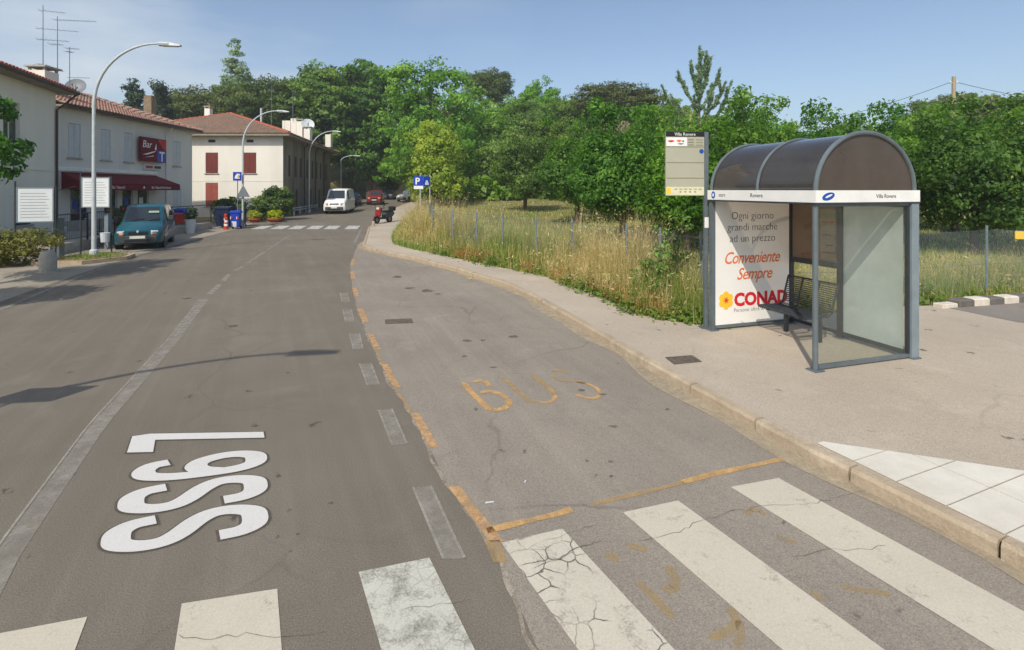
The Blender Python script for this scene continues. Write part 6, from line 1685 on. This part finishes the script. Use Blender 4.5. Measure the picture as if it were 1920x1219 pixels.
# --- left background
tree('fir', 'fir_tree', 'dark fir left of the tall roof chimney, left one of a pair', 'tree', -47.5, 64, .88, .3)
tree('fir_twin', 'fir_tree', 'dark broad fir right behind the tall roof chimney', 'tree', -44.6, 65, .92, 2.0)
tree('pine0', 'stone_pine', 'flat topped pine between the roof chimney and the hip roof', 'tree', -47.0, 78, 1.30, .2)
tree('pine1', 'stone_pine', 'lighter flat topped pine above the left hip of the corner house', 'tree', -42.0, 82, 1.36, 1.2)
tree('pine0', 'stone_pine', 'broad dark pine behind the chimneys of the corner house', 'tree', -33.5, 74, 1.34, 2.4)
tree('pine1', 'stone_pine', 'pine between the cedar and the dark linden', 'tree', -38.5, 77, 1.28, 4.0)
tree('cedar', 'cedar_tree', 'blue green cedar whose pointed top stands above the pines', 'tree', -48.5, 90, 1.2, .6)
tree('mid1', 'broadleaf_tree', 'green round tree behind the grey roof and the first lamp', 'tree', -45.5, 55, 1.18, .5)
tree('mid2', 'broadleaf_tree', 'green tree low behind the grey roof between lamp and fir', 'tree', -42, 56, .95, 1.5)
# --- the wooded slope
HT = [
 ('pine0', 'stone_pine', 'big dark rounded pine on the hill above the timetable panel', 15.2, 76, 1.40, 1.0),
 ('pine1', 'stone_pine', 'dark pine on the hill top right of the big light tree', -4.0, 92, 1.0, .4),
 ('pine1', 'stone_pine', 'low dark pine behind the utility pole at the right', 46, 53, 1.0, 2.6),
 ('mid0', 'broadleaf_tree', 'small green tree touching the left side of the big dark pine', 9.6, 80, 1.0, .7),
 ('acacia1', 'broadleaf_tree', 'feathery tree on the skyline left of the small tree by the pine', 4.6, 90, .66, 1.9),
]
for i, (k, n, lab, x, y, s, rz) in enumerate(HT): tree(k, n, lab, 'tree', x, y, s, rz, sz=s * (.70 if i == 0 else 1.0))
hk = ['mid0', 'mid1', 'mid2']
SLOPE = [(-1.5, 56, .78, 'bushy green tree at the foot of the slope just right of the yellow green tree'), (2.2, 58, .82, 'bushy tree at the back edge of the meadow behind the farthest orchard tree'),
 (5.8, 56, .80, 'bushy tree at the meadow edge left of the leafless shrubs'), (9.5, 57, .62, 'low bushy tree in front of the smaller leafless shrub'), (13.5, 55, .60, 'low bushy tree below the big dark pine'),
 (1.0, 70, .95, 'rounded tree halfway up the slope between the light green tree and the pine'), (5.5, 68, .9, 'rounded tree on the slope below the feathery skyline tree'), (10.5, 67, .66, 'smaller tree on the slope left below the big dark pine'),
 (-1.0, 79, 1.0, 'upper slope tree just right of the big light green crown'), (4.0, 80, 1.0, 'upper slope tree on the skyline left of the feathery tree'), (18.5, 62, .72, 'smaller tree at the right foot of the big dark pine'),
 (22.5, 58, .95, 'broad tree behind the upswept conifer'), (27, 54, .95, 'tree behind the orchard above the left half of the shelter roof'), (32, 52, .95, 'tree behind the orchard above the crown of the shelter arch'),
 (37, 55, .95, 'tree behind the orchard right of the shelter arch'), (42, 58, 1.0, 'tree behind the orchard left of the tall utility pole'), (26, 82, 1.1, 'high tree on the slope right behind the big dark pine'),
 (-5.5, 75, .85, 'tree rising behind the middle of the big light green crown'), (52, 52, .95, 'last background tree at the right edge of the photo'), (29, 66, 1.1, 'far tree showing between the conifer and the shelter roof')]
for i, (x, y, s, lab) in enumerate(SLOPE): tree(hk[i % 3], 'hillside_tree', lab, 'tree', x, y, s, i * 1.7, 'trees on the wooded slope')
ROADT = [(-20.0, 84, .9, 'shaded tree straight above the red car'), (-15.0, 88, 1.0, 'shaded tree above the white car at the bend'), (-10.5, 80, .95, 'shaded tree behind the light green tree over the road'),
 (-25.5, 92, 1.1, 'shaded tree behind the tallest broad tree'), (-31.5, 88, 1.1, 'shaded tree between the dark pine and the tallest broad tree')]
for i, (x, y, s, lab) in enumerate(ROADT): tree(['mid0', 'mid1', 'mid2'][i % 3], 'roadside_tree', lab, 'tree', x, y, s, i * 2.1, 'trees at the end of the road')
tree('upswept', 'conifer', 'slender conifer with upswept sparse limbs against the sky behind the bus stop sign', 'tree', 14.6, 40, 1.0, .0)
for k, (x, y, s) in enumerate(((10.2, 58.5, 1.0), (8.0, 60.5, .8))):
    o = thing('bare_shrub', ['larger leafless grey shrub on the slope below the big pine', 'smaller leafless shrub left of the larger one on the slope'][k], 'shrub', (x, y, ground_z(x, y) + 4.2 * 0), 1.0 * k); o.scale = (s * 1.5,) * 3; link('branches', bare_me, o)
# undergrowth covering the slope between the trunks
r = np.random.default_rng(77); n = 42000
x = r.uniform(-9, 58, n); y = 53 + 60 * r.random(n) ** 1.3
keep = (x > -6 + (y - 53) * -.12) & (y > 52 + 2 * np.sin(x * .7)); x, y = x[keep], y[keep]
hz = np.array([ground_z(a, b) for a, b in zip(x, y)]); hh = 1.6 + 1.1 * np.sin(x * .9 + 1.3 * np.sin(y * .5)) * np.sin(y * .8)
C = np.stack([x, y, hz + np.maximum(.3, hh) * r.random(len(x)) ** .5], 1)
V = leaves(C, unit(r.normal(size=C.shape) * .6 + np.array([0, -.3, .8])), .75, .65, r)
uo = link('undergrowth', quads_mesh('undergrowth', V, 4, .35 + .25 * np.sin(x * .6) * np.sin(y * .45) + r.normal(0, .15, len(x)), M['leaf_mid']), kind='stuff'); tag(uo, 'low green undergrowth covering the wooded slope beyond the orchard', 'undergrowth')
# --- tree at the left edge: its shadow lies on the road
b = blobs_round(171, 1.75, 2.7, 5.2, 8, .6)
proto('edge', 171, b, 9000, 170, .42, .16, 'leaf_orchard', 2.4, .12, 7, 'bark', aspect=.5)
tree('edge', 'street_tree', 'dark green tree at the left edge in front of the cream house', 'tree', -14.1, 12.3, 1.0, .4)
tree('edge', 'street_tree', 'second street tree farther along the left edge, known by its shadow', 'tree', -13.2, 8.4, .95, 2.4)
# --- hedge and bushes on the left
def bush(name, label, cat, p, seed, blobs, n, clumps, cr, size, lm, **k):
    V, t, cc = crown(seed, blobs, n, clumps, cr, size, **k)
    o = thing(name, label, cat, p); link('foliage', quads_mesh('foliage', V, 4, t, M[lm]), o)
    link('stems', limbs(seed, .25, .05, cc, 12, sub=1).mesh('stems', M['bark']), o); return o
hb = []
for i in range(26):
    t = i / 25; hb.append((-.4 - t * 8.0, -.2 - t * 3.4 + .25 * math.sin(i * 3), .62, .55, .75, .58 + .06 * math.sin(i * 1.7)))
bush('hedge', 'clipped hedge with yellowish top in front of the cream house', 'hedge', (-15.35, 17.1, 0), 181, hb, 30000, 520, .26, .085, 'leaf_hedge', aspect=.6, fill=.8)
bush('bush', 'big dark green bush at the corner of the white house behind the pots', 'bush', (-18.0, 38.6, .1), 182, [(0, 0, 1.2, 1.35, .9, 1.15), (-.7, 0, 1.0, .9, .8, 1.0), (.7, .1, 1.5, .7, .7, .9), (.0, 0, 2.0, .6, .6, .6)], 7000, 120, .36, .17, 'leaf_bush')
bush('bush', 'lower bush left of the second lamp in front of the faded shutter', 'bush', (-20.6, 37.6, .1), 183, [(0, 0, .9, 1.1, .8, .9), (-.6, 0, 1.0, .7, .7, .7)], 5000, 90, .34, .16, 'leaf_bush')
for k, (x, y, r) in enumerate(((-18.6, 37.0, .4), (-17.2, 37.2, .5))):
    bush('potted_plant', ['low plant in the smaller terracotta pot', 'low plant in the larger terracotta pot'][k], 'plant', (x, y, .36), 190 + k, [(0, 0, .25, r * .95, r * .95, .35)], 1200, 40, .18, .12, 'leaf_lime')
bush('potted_plant', 'dark plant in the tall white planter', 'plant', (-18.15, 28.9, .8), 193, [(0, 0, .3, .28, .28, .38)], 1500, 40, .14, .09, 'leaf_fir')
bush('potted_plant', 'red flowering plant by the bar behind the teal car', 'plant', (-18.6, 24.5, .4), 194, [(0, 0, .7, .4, .4, .6)], 2200, 50, .16, .09, 'leaf_bush')
V, t, cc = crown(195, [(0, 0, .8, .42, .42, .62)], 160, 30, .16, .13)
fo = link('blossoms', quads_mesh('blossoms', V, 4, t, M['ink_red']), bpy.data.objects['potted_plant.003'])

# --- wire fence along the meadow
FL = [(3.72, 10.0), (3.2, 11.0), (2.8, 12.4), (1.69, 14.2), (.75, 15.4), (-.31, 16.6), (-1.23, 17.7), (-2.2, 19.0), (-3.2, 21.0), (-3.75, 23.2), (-4.3, 26.0)]
FR = [(3.72, 10.0), (5.6, 10.3), (7.9, 10.85), (10.75, 11.6), (13.4, 12.3), (16.0, 13.0), (18.6, 13.7)]
fe_ = thing('wire_fence', 'green grey wire fence on thin steel posts in the tall dry grass', 'fence', (3.72, 10.0, 0)); fo0 = Vector((3.72, 10.0, 0))
rr = random.Random(31)
for FLN in (FL, FR):
    P = [Vector((x, y, field_z(x, y))) for x, y in FLN]
    for i, p in enumerate(P):
        if FLN is FR and i == 0: continue
        q = p - fo0; l = Vector((rr.uniform(-.05, .05), rr.uniform(-.05, .05), 0)); mb = MB(); h = 1.62
        mb.tube([q + Vector((0, 0, -.2)), q + l + Vector((0, 0, h))], .026, 6); part(fe_, 'post', mb, M['galv_post'])
        if FLN is FL and i in (3, 6, 8):
            mb = MB(); dd = (P[min(i+1, len(P)-1)] - p).normalized(); mb.tube([q + Vector((0, 0, 1.1)), q + dd * 1.0 + Vector((0, 0, 0))], .02, 5); part(fe_, 'brace', mb, M['galv_post'])
    for A, B in zip(P, P[1:]):
        A, B = A - fo0, B - fo0; d = B - A; Ln = math.hypot(d.x, d.y); mb = MB(); H = 1.42; st = .075
        def at_(u, z): return A + d * (u / Ln) + Vector((0, 0, z + .06))
        n = int((Ln + H) / st); w = .0022
        for s in (1, -1):
            for i in range(n):
                c = i * st
                u0, z0, u1, z1 = c, 0, c - H, H
                if u0 > Ln: z0 = u0 - Ln; u0 = Ln
                if u1 < 0: z1 = H + u1; u1 = 0
                if z1 - z0 < .05: continue
                if s < 0: u0, u1 = Ln - u0, Ln - u1
                a, b = at_(u0, z0), at_(u1, z1); o3 = Vector((0, 0, w)); o4 = Vector((d.y, -d.x, 0)).normalized() * w
                mb.add([a - o3, a + o3, a + o4, b - o3, b + o3, b + o4], [(0, 1, 4, 3), (1, 2, 5, 4), (2, 0, 3, 5)])
        m_ = part(fe_, 'wire_mesh', mb, M['wire'], kind='stuff')
        mb = MB()
        for z in (.06, .75, 1.5): mb = MB(); mb.tube([A + Vector((0, 0, z)), A.lerp(B, .5) + Vector((0, 0, z - .02)), B + Vector((0, 0, z))], .0045, 4); part(fe_, 'line_wire', mb, M['wire'])

# --- grass
def blades(base, h, w, lean, tint, r):
    n = len(base); az = r.uniform(0, 2 * math.pi, n); side = np.stack([-np.sin(az), np.cos(az), np.zeros(n)], 1); fwd = np.stack([np.cos(az), np.sin(az), np.zeros(n)], 1)
    up = np.array([0, 0, 1.0]); hh = h[:, None]; W = w[:, None]; L_ = lean[:, None]
    m = base + up * hh * .55 + fwd * L_ * hh * .25; t = base + up * hh * (1 - .25 * L_) + fwd * L_ * hh * .9
    a, b = base - side * W, base + side * W; c, d = m - side * W * .7, m + side * W * .7
    T = np.concatenate([np.stack([a, b, d], 1), np.stack([a, d, c], 1), np.stack([c, d, t], 1)])
    return T, np.concatenate([tint] * 3), t, fwd
def zs(P): return np.array([surf_z(x, y) for x, y in P])
def patchy(P, s, ph): return .5 + .5 * np.sin(P[:, 0] * s + ph + 1.7 * np.sin(P[:, 1] * s * .7 + ph)) * np.sin(P[:, 1] * s * 1.3 + 2 * ph)
def strip_pts(n, r, y0, y1, off0, off1):
    y = r.uniform(y0, y1, n); x = np.array([ex(v) for v in y]) + off0 + (off1 - off0) * r.random(n) ** 1.15
    return np.stack([x, y], 1)
r = np.random.default_rng(201)
def dist_thin(P, r, d0=14.0):
    d = np.hypot(P[:, 0], P[:, 1]); return P[r.random(len(P)) < np.clip(d0 / d, .25, 1)]
# tall dry grass along the fence, thicker near it
P = np.concatenate([strip_pts(52000, r, 9.0, 24, -.05, 2.8), strip_pts(6500, r, 21.5, 26.5, .3, 2.0)])
xr = r.uniform(3.2, 19, 26000); Pr = np.stack([xr, 9.2 + (xr - 3.27) * .29 + .02 * 0 + r.uniform(-.05, 2.2, len(xr))], 1)
P = np.concatenate([P, Pr]); P = P[(P[:, 1] > 8.9)]
P = P[~((P[:, 0] > 3.3) & (P[:, 1] < 9.02 + (P[:, 0] - 3.3) * .29))]
P = dist_thin(P, r)
e = np.array([P[i, 0] - ex(P[i, 1]) if P[i, 1] > 9.9 or P[i, 0] < 3.3 else 1.0 for i in range(len(P))])
right = P[:, 0] > 3.6
e[right] = (P[right, 1] - (9.02 + (P[right, 0] - 3.3) * .29)) * 1.0
pa = patchy(P, .9, .4); pb = patchy(P, 2.2, 1.9)
bum = lambda y, a, b: np.clip((y - a) / 1.2, 0, 1) * np.clip((b - y) / 1.2, 0, 1)
dryf = np.clip(.10 + .42 * pa * pb + .55 * bum(P[:, 1], 10.4, 15.2) * ~right + .45 * bum(P[:, 1], 19.5, 27) + .22 * right * pa, 0, .92)
isdry = r.random(len(P)) < dryf
hp = .55 + .75 * patchy(P, 1.3, 2.7) * (.5 + .5 * np.sin(P[:, 0] * 5.1 + 3 * np.sin(P[:, 1] * 3.3))) + .25 * r.random(len(P))
h = np.where(isdry, r.uniform(.8, 1.75, len(P)), r.uniform(.45, 1.4, len(P))) * hp * np.clip(.35 + .75 * e, .25, 1.0) * np.where(right, .62, 1.0)
h *= np.where((P[:, 1] > 21) , 1.05, 1.0)
B3 = np.concatenate([P, zs(P)[:, None] - .02], 1)
near = np.hypot(P[:, 0], P[:, 1]); w = np.clip(near * .00042, .0045, .011)
T, tt, tips, fw = blades(B3[isdry], h[isdry], w[isdry] * .8, r.uniform(.1, .55, isdry.sum()), r.normal(.5, .26, isdry.sum()), r)
sd = r.random(len(tips)) < .22; tp = tips[sd]
heads = leaves(np.repeat(tp, 2, 0) + r.normal(size=(2 * len(tp), 3)) * .025, unit(r.normal(size=(2 * len(tp), 3))), .07, .2, r, .05)
me = quads_mesh('dry_grass', T, 3, tt, M['grass_dry']); go = link('dry_grass', me, kind='stuff'); tag(go, 'tall dry straw coloured grass with seed heads along the wire fence', 'grass')
hd_ = link('seed_heads', quads_mesh('seed_heads', heads, 4, r.normal(.55, .2, len(heads)), M['grass_dry']), go, kind='stuff')
g_ = ~isdry
T, tt, _, _ = blades(B3[g_], h[g_], w[g_], r.uniform(.2, .8, g_.sum()), r.normal(.45, .25, g_.sum()), r)
go = link('green_grass', quads_mesh('green_grass', T, 3, tt, M['grass_green']), kind='stuff'); tag(go, 'tall green grass and weeds between the pavement edge and the wire fence', 'grass')
# fresh green grass on the tip by the bend
P = np.concatenate([strip_pts(13000, r, 19.5, 33, .0, 1.5)]); hh_ = r.uniform(.15, .42, len(P))
P[:, 0] -= r.uniform(0, .22, len(P))
B3 = np.concatenate([P, zs(P)[:, None] - .02], 1)
T, tt, _, _ = blades(B3, hh_, np.full(len(P), .011), r.uniform(.3, .9, len(P)), r.normal(.62, .2, len(P)), r)
go = link('verge_grass', quads_mesh('verge_grass', T, 3, tt, M['weed']), kind='stuff'); tag(go, 'short fresh green grass on the verge at the bend of the pavement', 'grass')
# meadow under the orchard
n = 130000; y = 11 + 45 * r.random(n) ** 1.5; x = r.uniform(-.35, .98, n) * (y + 3) + .0
P = np.stack([x, y], 1); keep = np.array([P[i, 0] > ex(P[i, 1]) + 1.2 and P[i, 1] > 10.6 + max(0, P[i, 0] - 3.3) * .27 for i in range(n)]); P = P[keep]
pz = patchy(P, .55, 2.2) * patchy(P, 1.4, .7); P = P[r.random(len(P)) < .25 + pz * 1.1]
hh_ = r.uniform(.08, .34, len(P)) * (1 + .5 * (P[:, 1] < 15)); B3 = np.concatenate([P, zs(P)[:, None] - .02], 1); dd = np.hypot(P[:, 0], P[:, 1])
dry = r.random(len(P)) < .10 + .4 * patchy(P, .7, .9)
for msk, nm, mm, lab in ((dry, 'meadow_straw', 'grass_dry', 'low dry straw in the meadow under the orchard trees'), (~dry, 'meadow_grass', 'grass_green', 'low green grass in the meadow under the orchard trees')):
    T, tt, _, _ = blades(B3[msk], hh_[msk], np.clip(dd[msk] * .00042, .006, .02), r.uniform(.3, 1.0, msk.sum()), r.normal(.18 if nm == 'meadow_straw' else .45, .18, msk.sum()), r)
    go = link(nm, quads_mesh(nm, T, 3, tt, M[mm]), kind='stuff'); tag(go, lab, 'grass')
# broad leaved weeds and reddish stalks at the pavement edge
def clumps_at(n, r, y0, y1, o0, o1): return strip_pts(n, r, y0, y1, o0, o1)
P = np.concatenate([strip_pts(110, r, 9.0, 19, -.04, .7), strip_pts(60, r, 9.0, 11.0, .0, 1.0), np.stack([r.uniform(3.5, 12, 30), np.zeros(30)], 1)])
m = P[:, 1] == 0; P[m, 1] = 9.25 + (P[m, 0] - 3.3) * .29 + r.uniform(.1, .9, m.sum())
C, N_, T_ = [], [], []
for i, (x, y) in enumerate(P):
    k = 110; s = r.uniform(.14, .34); q = r.normal(size=(k, 3)) * np.array([s, s, s * .8]) * .6; q[:, 2] = np.abs(q[:, 2]) + .02
    C.append(q + np.array([x, y, surf_z(x, y)])); N_.append(unit(q * .6 / s + np.array([0, 0, .8]) + r.normal(size=(k, 3)) * .4)); T_.append(np.full(k, r.normal(.4, .2)) + r.normal(0, .15, k))
C, N_, T_ = map(np.concatenate, (C, N_, T_))
go = link('weeds', quads_mesh('weeds', leaves(C, N_, .085, .55, r), 4, T_, M['weed']), kind='stuff'); tag(go, 'broad leaved green weeds at the edge of the pavement', 'weeds')
P = strip_pts(5200, r, 9.1, 18.5, -.05, .8); pz = patchy(P, 1.6, .2); P = P[pz > .42]; B3 = np.concatenate([P, zs(P)[:, None]], 1)
T, tt, tips, _ = blades(B3, r.uniform(.15, .6, len(P)), np.full(len(P), .008), r.uniform(.1, .9, len(P)), r.normal(.5, .25, len(P)), r)
go = link('dock_stalks', quads_mesh('dock_stalks', T, 3, tt, M['weed_red']), kind='stuff'); tag(go, 'reddish brown withered stalks low in the grass by the pavement', 'weeds')
# creeper of bushy weeds round the fence by the stop sign
bush('shrub', 'loose green shrub overgrowing the fence just left of the bus stop sign', 'shrub', (3.2, 10.25, .1), 210, [(0, .2, .8, .3, .3, .85), (.3, .3, 1.1, .2, .25, .75), (-.3, .4, .5, .3, .3, .5)], 2600, 80, .18, .07, 'weed', aspect=.5)
# weeds on the island
P = np.stack([r.normal(-14.7, .45, 900), r.normal(17.9, .45, 900)], 1); B3 = np.concatenate([P, np.full((900, 1), .12)], 1)
T, tt, _, _ = blades(B3, r.uniform(.06, .2, 900), np.full(900, .008), r.uniform(.3, .9, 900), r.normal(.4, .25, 900), r)
go = link('island_weeds', quads_mesh('island_weeds', T, 3, tt, M['grass_green']), kind='stuff'); tag(go, 'small weeds round the foot of the nearest lamp', 'weeds')
# weed tufts in the kerb gutter
C = []
for (px, py) in ((880, 522), (1010, 566)):
    x, y = G(px, py, .05); C.append(np.stack([r.normal(x, .035, 40), r.normal(y, .05, 40), np.full(40, .03)], 1))
B3 = np.concatenate(C); T, tt, _, _ = blades(B3, r.uniform(.02, .09, len(B3)), np.full(len(B3), .003), r.uniform(.3, .9, len(B3)), r.normal(.5, .25, len(B3)), r)
go = link('gutter_weeds', quads_mesh('gutter_weeds', T, 3, tt, M['grass_dry']), kind='stuff'); tag(go, 'tiny withered weeds in the joint below the kerb', 'weeds')

# --- utility poles and wires, yellow board
up_ = thing('utility_pole', 'tall weathered utility pole above the orchard at the right', 'utility pole', (30.2, 35, ground_z(30.2, 35)))
mb = MB(); mb.tube([(0, 0, -.3), (0, 0, 5), (0, 0, 9.7)], [.17, .14, .11], 10); part(up_, 'shaft', mb, M['pole_wood'], True)
mb = MB(); mb.tube([(-.28, 0, 9.25), (.28, 0, 9.25)], .035, 6); mb.lathe([(.05, 9.26), (.06, 9.34), (.03, 9.42)], 8, (-.25, 0, 0)); mb.lathe([(.05, 9.26), (.06, 9.34), (.03, 9.42)], 8, (.25, 0, 0)); part(up_, 'insulators', mb, M['planter'])
def cable(label, a, b, sag):
    a, b = Vector(a), Vector(b); o = thing('overhead_cable', label, 'cable', a); mb = MB()
    mb.tube([(b - a) * t - Vector((0, 0, sag * 4 * t * (1 - t))) for t in [i / 20 for i in range(21)]], .016, 5); part(o, 'wire', mb, M['black'])
zu = ground_z(30.2, 35) + 9.3
cable('thin cable running from the utility pole to the left', (29.95, 35, zu), (12.9, 42, 6.6), 1.0)
cable('thin cable running from the utility pole to the right', (30.45, 35, zu), (52, 34, 8.6), 1.2)
u2 = thing('utility_pole', 'short pale pole in front of the upswept conifer', 'utility pole', (12.9, 37, ground_z(12.9, 37)))
mb = MB(); mb.tube([(0, 0, -.3), (0, 0, 7.4)], [.16, .11], 10); part(u2, 'shaft', mb, M['pole_wood'], True)
yb = thing('yellow_board', 'small yellow board on a stake at the right edge in the meadow', 'sign', (13.0, 12.9, ground_z(13.0, 12.9)), -.2)
mb = MB(); mb.box(-.28, .28, -.012, .012, 1.18, 1.38); part(yb, 'panel', mb, M['ink_yellow']); mb = MB(); mb.box(-.03, .03, .014, .05, 0, 1.36); part(yb, 'stake', mb, M['wood'])
for k, (px, py) in enumerate(((918, 944), (985, 905))):
    x, y = G(px, py); o = thing('litter', ['small pale stick lying in the bay by the orange line', 'second tiny pale scrap in the bay'][k], 'litter', (x, y, .006), .2 + k)
    mb = MB(); mb.cbox(0, 0, .004, .07 if k == 0 else .03, .012, .006); part(o, 'scrap', mb, M['planter'])

# --- summer haze: one closed box round the whole scene
mb = MB(); mb.box(-640, 640, -240, 740, -1.3, 62)
hm = bpy.data.materials.new('haze'); hm.use_nodes = True; nt = hm.node_tree
for n_ in list(nt.nodes): nt.nodes.remove(n_)
ho = nt.nodes.new('ShaderNodeOutputMaterial'); hv = nt.nodes.new('ShaderNodeVolumePrincipled')
hv.inputs['Color'].default_value = (0.90, 0.94, 0.98, 1); hv.inputs['Density'].default_value = 0.0009; hv.inputs['Anisotropy'].default_value = 0.2
nt.links.new(hv.outputs[0], ho.inputs['Volume'])
hz_ = link('haze', mb.mesh('haze', hm), kind='stuff'); tag(hz_, 'thin summer haze in the air over the whole place', 'haze')
